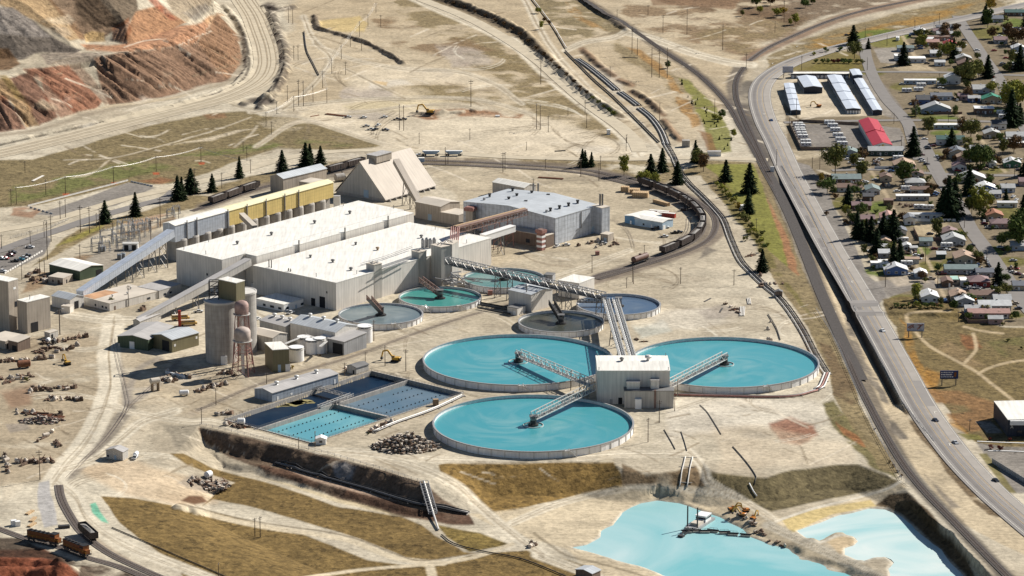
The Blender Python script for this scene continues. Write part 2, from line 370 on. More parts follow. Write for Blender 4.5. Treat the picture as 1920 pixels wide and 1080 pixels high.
# upper middle and right: bare hills with sparse scrub
area(TAN, [(560,-20),(1500,-20),(1420,120),(1300,270),(1130,260),(900,200),(700,235),(520,200)], 20, 8, .5)
area(OLV, [(750,0),(810,-5),(870,30),(905,58),(960,100),(985,125),(930,118),(880,95),(800,60),(750,30)], 6, 10, .85, .40, .8)
area(BRN, [(700,30),(830,60),(960,110),(1060,170),(1090,200),(950,140),(830,110),(720,80)], 8, 10, .8, .5, .8)
area(OLV, [(855,100),(960,92),(1020,135),(1090,185),(1150,240),(1155,262),(1060,235),(970,205),(940,150)], 5, 8, .9, .38, .8)
area(OLV, [(760,165),(830,158),(930,175),(985,205),(960,212),(890,200),(840,190),(790,180)], 5, 8, .9, .42, .8)
area(OLV2, [(1000,-10),(1085,-10),(1180,60),(1200,66),(1110,62),(1060,80),(1020,35)], 5, 8, .9, .38, .9)
area(OLV, [(1150,70),(1240,120),(1320,180),(1350,240),(1300,230),(1240,150),(1170,110)], 8, 8, .8, .40, .9)
area(BRN, [(1160,10),(1480,20),(1500,60),(1400,110),(1300,75),(1200,50)], 8, 10, .8, .38, .9)
area(OLV, [(1300,60),(1420,40),(1520,30),(1440,90),(1390,100)], 8, 8, .7, .45, .8)
area(BROWN, [(1230,-10),(1930,-20),(1900,2),(1690,2),(1560,28),(1480,50),(1440,35),(1260,12)], 6, 6, .8, .36, 1)
area(PLOW, [(1210,-15),(1400,-12),(1375,18),(1300,12),(1225,10)], 4, 4, .8)
area(OLV, [(1440,105),(1500,75),(1620,42),(1760,8),(1880,-10),(1905,5),(1740,45),(1600,80),(1490,110),(1440,130)], 4, 5, .95, .3, .9)
area((170,130,64), [(1500,80),(1600,62),(1740,25),(1860,0),(1740,42),(1600,78),(1520,98)], 5, 6, .8, .5, .9)
stroke((152,126,104), [(1400,112),(1440,92),(1500,65),(1565,38),(1620,22),(1700,4),(1760,-12)], 13, 4, .9, 2)
for pp in ([(1105,120),(1130,118),(1160,150),(1185,185),(1170,190),(1130,150)], [(1030,150),(1100,165),(1160,215),(1140,225),(1080,190)]): area(WHT, pp, 6, 6, .5)
area(PALE, [(690,130),(780,125),(860,130),(930,150),(900,165),(820,155),(720,168),(650,165)], 10, 8, .8)
area(WHT, [(700,155),(760,150),(780,160),(690,168)], 6, 6, .6); area(WHT, [(960,250),(1050,245),(1120,262),(1050,275),(970,270)], 8, 6, .7)
area(PALE, [(985,215),(1060,225),(1140,262),(1180,300),(960,290),(900,260)], 10, 8, .6)
area((190,178,165), [(640,165),(720,165),(760,182),(690,195),(640,190)], 8, 8, .7); area((190,178,165), [(810,85),(880,90),(930,120),(850,125)], 8, 8, .6)
area((214,188,130), [(600,40),(675,30),(690,45),(680,58),(640,60),(600,52)], 4, 4, .8)
area((226,190,130), [(700,152),(732,155),(728,162),(704,158)], 3, 3, .7)
area(PALE, [(560,195),(740,185),(860,192),(960,215),(1080,240),(1190,285),(1180,310),(960,295),(720,290),(560,215)], 8, 5, .75)
area((214,196,150), [(640,200),(700,190),(820,188),(860,195),(780,205),(660,212)], 8, 6, .5)
area((174,163,152), [(655,208),(700,206),(735,214),(700,226),(650,222)], 6, 5, .6)
area((150,104,70), [(765,214),(810,205),(890,206),(985,212),(970,221),(880,220),(800,224)], 4, 5, .85, .35, .9)
# upper left: haul road verge, grass field, road, lots
area(OLV2, [(-10,312),(60,298),(140,277),(280,236),(400,212),(470,207),(492,216),(560,222),(640,247),(722,274),(640,281),(520,280),(450,300),(390,325),(320,345),(240,345),(60,385),(-10,412)], 3, 3, 1, 0, .9)
area((116,122,66), [(20,352),(120,326),(260,300),(400,284),(480,272),(560,258),(660,270),(520,276),(400,302),(260,328),(140,356),(20,382)], 8, 7, .75, .46, .9)
for pp in ([(130,335),(185,315),(208,296),(205,305),(160,330)], [(315,272),(370,262),(440,245),(480,240),(400,262)]): area(PALE, pp, 3, 4, .7)
area(RED, [(25,390),(60,385),(75,395),(60,410),(20,405)], 4, 4, .7, .4); area((170,110,76), [(255,338),(300,330),(330,338),(300,345)], 5, 5, .6)
for q in ((213,343),(293,324),(378,305),(124,363)): area((196,92,58), [(q[0]-6,q[1]-1),(q[0]+6,q[1]-1),(q[0]+5,q[1]+3),(q[0]-5,q[1]+3)], 2, 2, .8)
area(RED, [(380,215),(420,212),(425,220),(390,224)], 4, 4, .5)
stroke((214,200,176), [(120,300),(210,296),(300,274),(400,245),(470,220)], 2.2, 1.5, .6); stroke((214,200,176), [(440,275),(470,252),(482,236)], 3, 2, .6)
area(OLV, [(60,500),(110,455),(150,430),(215,410),(300,385),(400,350),(470,330),(540,318),(620,308),(620,318),(520,345),(380,388),(300,402),(240,418),(170,445),(110,475)], 3, 4, .95, .25, .9)
area((150,142,60), [(100,462),(150,438),(200,420),(190,432),(140,452)], 4, 4, .7); area((148,120,90), [(60,520),(120,490),(170,470),(230,432),(330,405),(330,415),(230,450),(140,500),(80,540),(40,550)], 5, 5, .8, .4, .8)
area((170,128,92), [(230,420),(300,402),(320,402),(260,425)], 4, 5, .7)
area(GRY, [(140,500),(190,470),(300,430),(330,450),(260,500),(200,515)], 6, 4, .7)
area(OLV, [(610,305),(700,296),(800,294),(960,296),(1130,300),(1180,305),(1130,318),(960,312),(760,310),(640,318)], 4, 4, .9, .33, .9)
area(OLV, [(1075,322),(1150,318),(1180,300),(1270,305),(1270,330),(1235,350),(1200,338),(1120,330)], 5, 5, .9, .35, .9)
# yards inside the plant
area((196,180,152), [(800,315),(1130,315),(1190,345),(1290,400),(1280,440),(1180,480),(1040,470),(930,500),(860,380)], 8, 6, .7)
for k in range(16):
 a0 = random.uniform(0, 6.3); cxx, cyy = random.choice([(880,335),(1090,360),(1000,480),(1120,445),(1330,560),(1100,600),(1350,600)])
 stroke((160,146,126), [(cxx + 70*math.cos(a0 + q*.35)*(1 + .1*k), cyy + 22*math.sin(a0 + q*.35)) for q in range(6)], 1.6, 1.6, .45)
area((200,205,195), [(1180,610),(1240,600),(1260,620),(1200,635)], 6, 6, .5); area(WHT, [(1180,580),(1330,575),(1380,600),(1290,618),(1180,610)], 8, 8, .45)
area((176,164,150), [(1310,585),(1350,572),(1400,575),(1390,592),(1330,598)], 5, 5, .7)
area(PALE, [(0,790),(160,770),(200,640),(380,600),(430,700),(300,800),(200,880),(60,900),(0,940)], 12, 8, .5)
area((190,172,146), [(20,640),(120,625),(190,630),(180,650),(60,670)], 8, 6, .6)
area((222,190,150), [(140,880),(240,860),(370,900),(400,940),(330,950),(230,930),(180,900)], 12, 8, .5)
area(WHT, [(1250,750),(1500,745),(1580,770),(1540,800),(1320,810),(1260,830)], 12, 8, .5)
area((150,96,70), [(1440,795),(1480,780),(1530,795),(1535,815),(1500,835),(1460,830)], 8, 6, .85, .38, .8); area((222,202,172), [(1340,800),(1430,800),(1600,830),(1600,865),(1480,880),(1350,885)], 12, 8, .4)
area((202,160,104), [(1180,590),(1290,720),(1260,760),(1300,760),(1320,730)], 3, 3, .0)
area((176,158,130), [(-10,640),(90,630),(190,640),(190,740),(150,840),(80,900),(-10,960)], 8, 10, .75, .3); area((184,166,138), [(215,650),(380,690),(470,730),(400,780),(260,770),(225,720)], 8, 8, .6, .35)
for k in range(85):
 zx = random.choice([(20,200,640,900),(220,470,640,800),(1230,1520,560,640),(1230,1560,740,870),(880,1200,460,620),(1040,1300,400,520),(560,1150,195,290),(540,900,60,200),(960,1200,220,300),(130,400,840,1000),(600,900,600,740),(880,1420,890,1060)])
 x, y, an, cv, st = random.uniform(zx[0], zx[1]), random.uniform(zx[2], zx[3]), random.uniform(0, 6.28), random.uniform(-.22, .22), random.uniform(8, 20); pl = []
 for q in range(9): pl.append((x, y)); x += st*math.cos(an); y += st*.33*math.sin(an); an += cv
 cc = random.choice([(140,124,100),(150,134,110),(128,112,90),(240,230,208)])
 for o_ in (0, 2.6) + ((6.5, 9.0) if k % 3 == 0 else ()): stroke(cc, [(p[0] + o_*1.4, p[1] + o_) for p in pl], 1.2, 1.0, .62, .6, patch=.3)
# lowland fields below the plateau
area(DRY, [(188,930),(250,935),(330,950),(420,965),(560,1000),(690,1050),(770,1060),(830,1060),(820,1100),(420,1100),(330,1060),(260,1010),(215,970)], 2.5, 3, 1, 0, 1)
area(DRY, [(320,850),(345,850),(400,878),(500,905),(640,950),(752,968),(790,985),(815,1005),(870,1035),(890,1038),(800,1050),(760,1045),(640,1000),(540,970),(470,950),(395,935),(375,950),(400,925),(440,905),(400,890),(350,870)], 2.5, 3, 1, 0, 1)
area(DRY, [(820,1060),(880,1042),(1000,1030),(1100,1060),(1140,1100),(800,1100)], 3, 4, 1, 0, 1)
area((136,116,66), [(820,985),(900,1000),(960,1022),(880,1035),(840,1010)], 3, 3, 1, 0, 1)
area((146,118,68), [(824,872),(850,866),(1150,866),(1168,890),(1172,914),(1120,925),(1050,935),(960,958),(920,965),(880,940),(845,905),(826,885)], 3, 3, 1, 0, 1)
for pl, w_ in (([(330,950),(480,985),(640,1010),(740,1045),(830,1056)],9), ([(830,1056),(900,1042),(960,1020)],6), ([(560,1085),(680,1068),(830,1056)],6), ([(812,1085),(806,1062),(800,1055)],10)):
 stroke((222,206,176), pl, w_, 2.5, .95, 2)
stroke((96,78,52), [(335,944),(480,978),(640,1003),(750,1042),(800,1050),(900,1036)], 2.2, 2, .7, 2)
area((170,156,138), [(330,905),(360,890),(420,895),(430,905),(390,925),(345,912)], 4, 4, .8); area((110,74,50), [(335,938),(350,928),(375,928),(385,940),(360,946)], 4, 4, .9)
# ditch cut and its banks
area((112,90,72), [(372,800),(470,820),(615,855),(795,903),(830,935),(878,962),(890,985),(850,985),(752,968),(640,935),(520,890),(430,855),(385,830)], 3, 4, .9, 0, .9)
area((98,70,54), [(480,868),(560,885),(700,925),(800,958),(880,968),(890,985),(840,985),(720,955),(600,915),(500,890)], 4, 4, .8, .35, .9)
area((164,160,156), [(625,872),(650,866),(668,875),(660,900),(635,900)], 5, 4, .8); area((214,186,160), [(520,872),(700,922),(770,945),(690,928),(590,902)], 2.5, 2, .6)
area((212,192,150), [(480,892),(560,912),(700,950),(755,967),(690,955),(600,930)], 3, 4, .6)
area((150,140,122), [(310,800),(370,795),(380,830),(340,845),(320,825)], 6, 6, .7)
# low ground round the ponds
area((218,200,168), [(880,965),(1000,950),(1170,915),(1330,915),(1420,950),(1460,975),(1500,965),(1690,905),(1700,915),(1640,945),(1480,1000),(1600,1050),(1700,1100),(1250,1100),(1060,1030),(960,1000)], 4, 5, .9)
area((120,98,70), [(1168,868),(1215,892),(1270,885),(1320,868),(1330,900),(1320,915),(1230,914),(1172,914)], 4, 5, .9, .35, .9)
area((112,100,68), [(1326,885),(1345,888),(1440,895),(1490,881),(1560,871),(1610,870),(1688,905),(1640,921),(1547,937),(1440,960),(1390,940),(1335,910)], 4, 5, .95, .25, 1)
area((122,112,70), [(1540,755),(1562,750),(1610,800),(1650,850),(1684,900),(1640,880),(1590,830),(1560,790)], 5, 5, .95, .2, 1); area((162,106,66), [(1570,790),(1600,810),(1640,840),(1620,840),(1585,815)], 4, 5, .8, .4)
area((92,74,50), [(1665,928),(1700,925),(1745,965),(1800,1020),(1870,1090),(1820,1095),(1770,1040),(1705,985),(1660,955),(1635,950)], 4, 4, .95, .1, 1)
area((214,190,130), [(1462,975),(1530,955),(1630,938),(1640,950),(1560,965),(1500,990),(1480,1000)], 3, 3, .9)
area((206,182,144), [(1583,1003),(1600,1004),(1612,1016),(1600,1030),(1580,1045),(1548,1012)], 4, 3, .8)
stroke((226,216,196), [(1440,983),(1520,955),(1600,935),(1660,918),(1688,903)], 4, 2, .9)
stroke((94,78,54), [(1000,1000),(1060,1040),(1120,1055),(1210,1082)], 3, 3, .6, 3); area((196,182,160), [(1060,1025),(1100,1020),(1125,998),(1165,960),(1190,945),(1150,980),(1128,1002),(1105,1026),(1075,1032)], 4, 4, .8)
for pd in (PONDA, PONDB): stroke((232,226,210), pd + [pd[0]], 3.0, 4, .7, 3, sm=False)
area((120,200,165), [(168,945),(178,942),(188,962),(205,982),(190,978),(172,962)], 2.5, 2, .9)
# bottom left corner
area((150,82,54), [(-10,1030),(80,1030),(110,1045),(150,1075),(150,1100),(-10,1100)], 4, 5, .95, .2, 1); area((70,54,42), [(-10,996),(30,1010),(75,1030),(130,1048),(170,1066),(140,1062),(80,1046),(-10,1036)], 4, 4, .9, .2, 1)
area((80,60,46), [(150,1050),(260,1078),(270,1100),(150,1100)], 4, 5, .85, .25, 1); area((150,98,70), [(12,735),(70,725),(60,760),(20,770)], 10, 8, .45)
area((158,146,132), [(10,796),(50,795),(58,806),(20,812)], 3, 3, .8)
# strip between plant and railway
area(OLV, [(1258,330),(1330,300),(1420,305),(1450,360),(1475,420),(1500,490),(1545,590),(1575,660),(1615,760),(1690,892),(1650,880),(1600,800),(1560,740),(1552,690),(1500,590),(1462,540),(1420,460),(1370,390),(1310,330)], 3, 3, .95, .12, .9)
area(LAWN, [(1318,308),(1412,308),(1430,350),(1452,410),(1475,480),(1478,500),(1440,470),(1415,430),(1400,400),(1370,360),(1345,330)], 3, 2, .95, 0, .6)
area((122,112,62), [(1335,335),(1365,350),(1395,395),(1420,440),(1455,490),(1500,560),(1530,600),(1490,560),(1430,480),(1380,410)], 5, 5, .8, .35, 1)
area((176,120,84), [(1440,370),(1470,430),(1490,480),(1500,520),(1480,500),(1460,440)], 4, 3, .7, .4)
area(BROWN, [(1535,640),(1560,650),(1590,710),(1610,755),(1600,758),(1560,740),(1555,690)], 4, 4, .6, .35, 1)
area((140,104,64), [(1500,600),(1540,690),(1548,715),(1530,690),(1480,590)], 4, 4, .6, .4)
area(LAWN, [(1272,148),(1290,150),(1340,200),(1365,245),(1372,285),(1330,290),(1320,240),(1300,190)], 4, 3, .9, .15, .7)
area(RUST, [(1178,88),(1200,92),(1245,125),(1270,160),(1300,200),(1312,235),(1300,240),(1270,190),(1250,150),(1215,118)], 4, 4, .85, .38, .9); area(RUST, [(1060,0),(1100,35),(1140,60),(1110,55),(1060,20)], 4, 4, .7, .42)
area((150,110,72), [(1310,245),(1330,250),(1345,285),(1325,285)], 4, 4, .8)
# railway corridor and highway verge
area((206,186,152), [(1478,330),(1530,430),(1580,540),(1640,670),(1690,760),(1760,860),(1860,960),(1940,1040),(1940,1090),(1800,980),(1690,850),(1600,700),(1520,520)], 3, 3, .8)
area((112,92,66), [(1690,760),(1715,775),(1760,840),(1810,900),(1900,980),(1940,1020),(1930,1040),(1850,965),(1780,890),(1720,810)], 4, 4, .9, .3, 1)
area((104,98,92), [(1560,540),(1575,560),(1620,660),(1670,760),(1655,760),(1610,680)], 5, 5, .8, .42); area((104,98,92), [(1660,770),(1690,800),(1730,850),(1715,850),(1680,815)], 5, 5, .8, .4); area((120,112,104), [(1735,890),(1800,950),(1900,1050),(1880,1050),(1790,965)], 5, 5, .7, .45)
stroke((84,78,74), [(1405,160),(1408,210),(1420,262),(1440,310),(1475,390),(1505,460),(1540,550),(1580,640),(1628,740),(1700,880),(1800,990),(1900,1095)], 17, 4, .75, 1.5)
stroke((90,80,74), [(1085,-5),(1180,52),(1250,98),(1310,140),(1360,190),(1392,240),(1418,285)], 11, 4, .75, 1.5); stroke((102,94,88), [(1388,128),(1376,160),(1386,205),(1410,255),(1430,300)], 16, 4, .75, 1)
stroke((120,108,96), [(380,388),(480,354),(620,326),(700,306),(800,301),(960,308),(1100,318),(1190,342),(1266,372),(1300,392),(1320,415),(1318,438),(1300,455),(1260,474),(1200,494),(1120,520)], 14, 4, .75, 1.5)
stroke((132,118,104), [(1130,330),(1230,345),(1300,372),(1345,400),(1352,428),(1330,455),(1260,484),(1170,512),(1090,535)], 11, 4, .8, 1.5); area((110,100,92), [(1110,322),(1180,325),(1200,345),(1140,338)], 5, 4, .7)
area((112,104,96), [(1308,488),(1325,462),(1345,470),(1330,478)], 4, 4, .7)
stroke((172,158,138), [(1110,525),(950,572),(860,598),(760,632),(650,672),(500,716),(360,775)], 9, 4, .7, 2); stroke((138,126,112), [(1110,525),(950,572),(860,598),(760,632),(650,672),(500,716),(370,770)], 3, 2, .6)
for pl in ([(213,640),(222,680),(237,755)], [(300,672),(262,690),(245,720),(240,758)], [(335,680),(300,715),(262,745),(240,760)]): stroke((160,150,138), pl, 8, 4, .7, 1)
stroke((146,136,122), [(240,765),(200,820),(150,870),(128,892)], 16, 5, .85, 2); stroke((168,150,128), [(112,915),(120,950),(150,990),(210,1035),(300,1085)], 9, 3, .7)
# town
area((132,117,92), [(1480,300),(1470,180),(1500,130),(1600,100),(1700,60),(1860,20),(1940,10),(1940,620),(1880,610),(1780,600),(1660,555),(1620,470),(1560,380)], 4, 3, .9)
tg = [(1650,70,50,14),(1730,150,40,6),(1720,215,30,5),(1760,222,40,5),(1690,165,25,6),(1860,60,40,12),(1900,45,30,10),(1800,130,30,6),(1745,290,25,6),(1770,250,25,5),(1850,320,40,8),(1650,330,15,6),(1650,390,20,12),(1580,380,18,10),(1745,310,14,8),(1760,322,12,5),(1880,400,40,14),(1800,440,22,10),(1720,470,30,10),(1745,500,28,12),(1820,500,22,9),(1640,510,25,10),(1590,460,14,6),(1700,420,18,6),(1870,470,15,12),(1900,490,25,10),(1780,490,18,7),(1900,440,20,6),(1890,590,30,6),(1700,560,40,8),(1860,205,25,7),(1900,160,20,10),(1600,135,60,6),(1560,125,40,12)]
for i, (a, b, c, d_) in enumerate(tg): area((118,112,56) if i % 3 else (108,122,48), [(a + c*math.cos(q*.7), b + d_*math.sin(q*.7)) for q in range(9)], 5, 7, .9, .22, .7, 14)
area((132,126,66), [(1617,80),(1680,62),(1702,80),(1690,92),(1640,88)], 3, 3, .9, .2); area((126,112,58), [(1480,125),(1520,98),(1600,95),(1632,125),(1600,133),(1490,133)], 3, 3, .9, .15)
area(PALE, [(1470,155),(1490,148),(1650,150),(1672,215),(1500,222),(1470,190)], 3, 2, .85); area(ASP, [(1606,140),(1640,138),(1710,225),(1700,230),(1655,215)], 3, 2, .8)
area(ASP, [(1483,233),(1640,235),(1690,240),(1700,283),(1610,285),(1540,285),(1500,280)], 2, 2, .9); area((206,190,160), [(1460,278),(1500,282),(1560,285),(1560,292),(1490,300),(1465,300)], 3, 2, .7)
area(ASP, [(1478,300),(1520,310),(1545,345),(1570,400),(1600,455),(1625,515),(1655,540),(1660,555),(1640,575),(1600,540),(1540,440),(1500,360)], 2, 1.5, .95)
area(ASP, [(1630,530),(1720,515),(1840,535),(1870,540),(1860,546),(1720,540),(1665,558),(1640,572)], 3, 2, .85); area((204,188,164), [(1660,520),(1720,510),(1745,530),(1680,538)], 4, 3, .6)
area((200,182,150), [(1660,122),(1720,118),(1750,132),(1690,135)], 4, 3, .7); area((176,168,158), [(1640,92),(1680,88),(1700,110),(1680,120),(1650,118)], 3, 2, .8)
area((206,186,150), [(1715,410),(1760,408),(1790,430),(1760,445),(1715,440)], 4, 3, .7)
for pl in ([(1690,65),(1720,110),(1755,135)], [(1790,205),(1815,232),(1850,275)], [(1630,315),(1650,345),(1680,400),(1700,450),(1725,510)], [(1725,465),(1745,500),(1760,535),(1790,590)], [(1800,232),(1760,230)], [(1860,300),(1885,322)]): stroke((200,180,148), pl, 4, 2, .7, 1)
# vacant land right of the highway
area((124,106,66), [(1652,562),(1690,556),(1790,560),(1800,585),(1880,612),(1940,615),(1940,860),(1880,850),(1830,830),(1800,800),(1760,740),(1720,690),(1690,640)], 3, 4, .95, .1, 1)
area((180,134,66), [(1690,600),(1705,615),(1730,680),(1760,730),(1800,790),(1820,820),(1790,800),(1740,730),(1700,650)], 4, 5, .8, .35, .8); area((180,130,60), [(1740,690),(1765,700),(1760,725),(1735,715)], 6, 5, .7)
area((146,92,58), [(1800,625),(1830,630),(1840,650),(1810,655)], 6, 6, .7, .4); area((150,112,74), [(1740,730),(1800,735),(1880,760),(1860,800),(1820,810),(1780,780)], 6, 6, .8, .3); area((110,108,60), [(1850,640),(1910,630),(1930,660),(1890,680)], 6, 6, .6, .4)
area((160,134,100), [(1730,610),(1790,640),(1850,690),(1820,690),(1760,650)], 8, 8, .5, .5)
for pl in ([(1700,592),(1702,605),(1715,620),(1745,650),(1800,680),(1835,700),(1860,720),(1905,755)], [(1835,700),(1860,688),(1900,678),(1940,675)], [(1808,612),(1840,620),(1880,625)], [(1825,625),(1830,655),(1810,680)], [(1700,590),(1720,585),(1780,583)]): stroke((206,184,148), pl, 4, 2, .85, 1.5)
area(ASP, [(1830,830),(1880,838),(1940,842),(1940,930),(1900,925),(1850,860)], 3, 2, .9); area((128,118,70), [(1834,850),(1850,850),(1905,925),(1890,925)], 3, 2, .9); area((128,122,64), [(1795,812),(1835,815),(1846,825),(1815,825)], 3, 2, .9)
area((176,168,156), [(1832,790),(1860,790),(1880,812),(1850,812)], 2, 2, .8)
# the dump's layers
for c, pp, o in (((196,170,130), [(-20,-20),(30,-20),(160,70),(130,75),(60,40),(0,10)], .9), ((150,120,92), [(30,-20),(130,-20),(230,50),(200,70),(150,75)], .8), ((112,96,78), [(130,-20),(260,-20),(258,30),(235,50),(180,55),(150,30)], .85),
 ((124,118,112), [(-20,5),(20,15),(60,42),(100,72),(152,92),(140,100),(75,98),(40,110),(-20,105)], .95), ((186,182,178), [(-20,5),(20,15),(60,45),(95,70),(50,68),(20,64),(-20,70)], .7), ((132,104,74), [(-20,85),(15,90),(40,120),(20,132),(-20,135)], .9),
 ((196,152,116), [(258,20),(300,10),(345,42),(330,52),(290,75),(240,82),(235,70)], .95), ((188,118,92), [(268,-10),(285,-10),(330,38),(318,38),(290,15)], .8), ((166,150,126), [(290,-20),(420,-20),(400,10),(345,40),(320,25)], .7), ((150,146,140), [(340,25),(390,5),(400,18),(365,42)], .7),
 ((178,120,84), [(215,55),(245,35),(250,60),(235,80),(215,75)], .7), ((236,206,150), [(158,65),(175,58),(200,62),(200,78),(160,78)], .9),
 ((212,164,130), [(150,82),(200,85),(260,78),(300,62),(340,48),(375,44),(400,30),(392,50),(368,80),(300,92),(215,96),(160,92)], .95), ((226,190,150), [(380,40),(410,26),(420,30),(395,48)], .8),
 ((176,166,154), [(75,100),(150,96),(190,98),(185,115),(140,120),(90,122)], .85),
 ((160,130,108), [(175,108),(215,98),(300,92),(370,80),(395,48),(412,26),(450,70),(452,120),(425,150),(370,164),(295,184),(207,198),(185,150)], .95), ((176,142,112), [(370,80),(395,48),(412,26),(450,70),(452,120),(425,150),(400,120)], .7),
 ((170,122,98), [(45,130),(100,124),(130,122),(195,190),(180,205),(140,212),(90,160)], .95), ((132,92,74), [(20,146),(60,134),(110,220),(75,236),(50,200)], .9), ((150,96,72), [(80,150),(100,165),(150,212),(115,222),(85,190)], .7), ((176,140,92), [(-10,146),(20,146),(75,236),(50,240),(20,190)], .8), ((146,100,80), [(-20,170),(10,180),(50,243),(0,248),(-20,250)], .85), ((176,156,100), [(0,140),(15,140),(45,190),(30,185)], .7),
 ((150,122,104), [(130,122),(150,122),(215,190),(200,198)], .7)):
 area((c[0]*.90, c[1]*.86, c[2]*.82), pp, 4, 4, o, 0, .9)
stroke((170,156,134), [(0,254),(60,246),(112,232),(207,205),(295,190),(370,170),(425,154),(450,130),(458,100),(448,60),(430,30)], 6, 4, .8, 2)
area((214,196,164), [(160,208),(220,200),(300,190),(360,175),(300,184),(215,196)], 3, 3, .8)
# dark bank strokes: soil and brush, some with shade painted in
stroke((96,84,74), [(490,203),(522,165),(538,130),(536,95),(520,55),(506,10)], 10, 5, .75, 5, .9, patch=.35); stroke((98,86,76), [(592,30),(600,55),(640,66),(690,82),(735,106),(756,120)], 7, 4, .75, 5, .9, patch=.38)  # first stroke paints the bank's shadow into the ground; second is dark cut soil
stroke((96,82,64), [(820,-4),(880,18),(940,44),(985,70),(1015,102),(1050,136),(1090,172),(1128,204),(1158,218)], 14, 5, .9, 3, 1); stroke((118,124,62), [(1108,185),(1130,202),(1150,213)], 7, 4, .8, 2)  # dark brown stroke mixes brush colour with the slope's painted shade
stroke((100,90,82), [(455,196),(480,188),(510,192)], 9, 4, .8, 3); stroke((104,94,86), [(500,10),(520,18),(550,14)], 8, 4, .8, 3)
for pl in ([(1185,172),(1215,190),(1245,215)], [(1160,150),(1185,160)], [(1245,226),(1275,262)], [(1092,92),(1120,120),(1150,142)]): stroke((146,118,92), pl, 8, 4, .9, 3)
stroke((62,52,46), [(0,272),(130,243),(300,206),(380,184),(440,160),(464,135),(466,105),(458,66),(444,38)], 3.4, 2, .8, 1, patch=.3); stroke((64,56,52), [(480,204),(512,168),(527,132),(525,95),(510,50),(500,20)], 3, 2, .85, 1.5); stroke((66,56,48), [(1462,318),(1514,404),(1578,543),(1600,593),(1642,678),(1682,756)], 8, 3, .9, 1)  # dark berm edge, painted bank shadow, then the highway wall's shadow painted dark
# graded dirt roads, and the ruts in them
DR = [([(1010,112),(960,82),(900,50),(830,20),(770,-8)],14), ([(960,75),(1020,135),(1080,185),(1140,230),(1180,265),(1200,290)],13), ([(980,-10),(1010,50),(1050,110),(1110,170),(1190,225),(1250,290)],7), ([(1175,60),(1230,75),(1300,100),(1370,118),(1410,122)],12),
 ([(1180,55),(1150,70),(1100,78),(1060,95)],8), ([(480,275),(560,228),(640,245),(700,265),(760,280)],6), ([(560,205),(640,215),(760,200),(840,196),(900,205)],5),
 ([(470,210),(540,200),(640,190),(760,183),(900,188),(1000,215)],6), ([(590,80),(620,110),(600,145),(570,175),(530,205)],5), ([(570,30),(580,60),(600,85),(640,105),(700,120),(760,130),(860,135),(930,160),(980,195)],6), ([(650,130),(690,150),(760,185)],3),
 ([(1010,1040),(1100,1075),(1150,1100)],16), ([(640,850),(760,868),(850,905),(900,950),(960,1000),(1020,1042)],13), ([(600,845),(720,850),(820,862),(1000,862),(1160,852),(1290,852)],12), ([(1290,845),(1320,880),(1330,905),(1380,930),(1450,975)],11), ([(1370,930),(1280,918),(1180,916),(1060,940),(960,980)],11),
 ([(215,600),(204,660),(206,720),(190,775),(160,830),(122,872),(98,905)],24), ([(200,760),(260,775),(350,790),(400,790),(470,812),(600,846)],10), ([(120,880),(180,860),(230,820),(270,790),(330,770)],12), ([(105,905),(140,930),(165,975),(230,1020),(330,1060),(420,1095)],17),
 ([(1440,985),(1560,1040),(1680,1098)],13), ([(640,640),(800,600),(960,545),(1100,500),(1180,470)],8), ([(330,600),(250,600),(200,600),(130,590)],14), ([(90,640),(150,655),(200,650)],8), ([(800,560),(930,590),(1000,640)],6)]
for pl, w_ in DR: stroke((234,222,198), pl, w_, 3.5, .9, 2)
for pl, w_ in DR:
 for o_ in (-.28, .1, .3): stroke((160,142,114), [(p[0], p[1] + o_*w_) for p in pl], 1.5, 1.2, .55, 2)
for k in range(330):
 a, b = random.uniform(20, 1540), random.choice([random.uniform(560, 900), random.uniform(20, 330)]); an = random.choice([-.35, .3, .5, -.2]) + random.uniform(-.15, .15); L = random.uniform(25, 90)
 stroke(random.choice([(150,132,106),(236,222,198),(140,122,98),(232,218,194)]), [(a, b), (a + L*.5, b + L*an*.5 + random.uniform(-4, 4)), (a + L, b + L*an)], random.uniform(1.2, 3.0), 1.3, .6, 2, patch=.38)
for k in range(70):
 a, b = random.uniform(20, 1540), random.choice([random.uniform(560, 880), random.uniform(180, 330), random.uniform(20, 200)]); s_ = random.uniform(10, 40); area(random.choice([WHT, PALE, (190,174,148), (176,164,146), (232,214,180)]), [(a + s_*math.cos(q)*random.uniform(.6, 1.4), b + s_*.3*math.sin(q)*random.uniform(.6, 1.4)) for q in np.linspace(0, 6.28, 8)[:-1]], 6, 6, .4, .42)
area(ASP, [(66,402),(240,342),(290,352),(215,385),(100,405)], 2, 2, .95); area((138,132,126), [(-10,500),(30,465),(80,440),(98,448),(80,478),(10,512),(-10,515)], 2, 2, .95)
area((190,186,182), [(72,905),(92,900),(100,940),(108,985),(82,990),(70,950)], 3, 2, .9)
stroke((150,140,128), [(0,445),(130,410),(260,372),(320,362),(470,318)], 0.1, 1, 0)
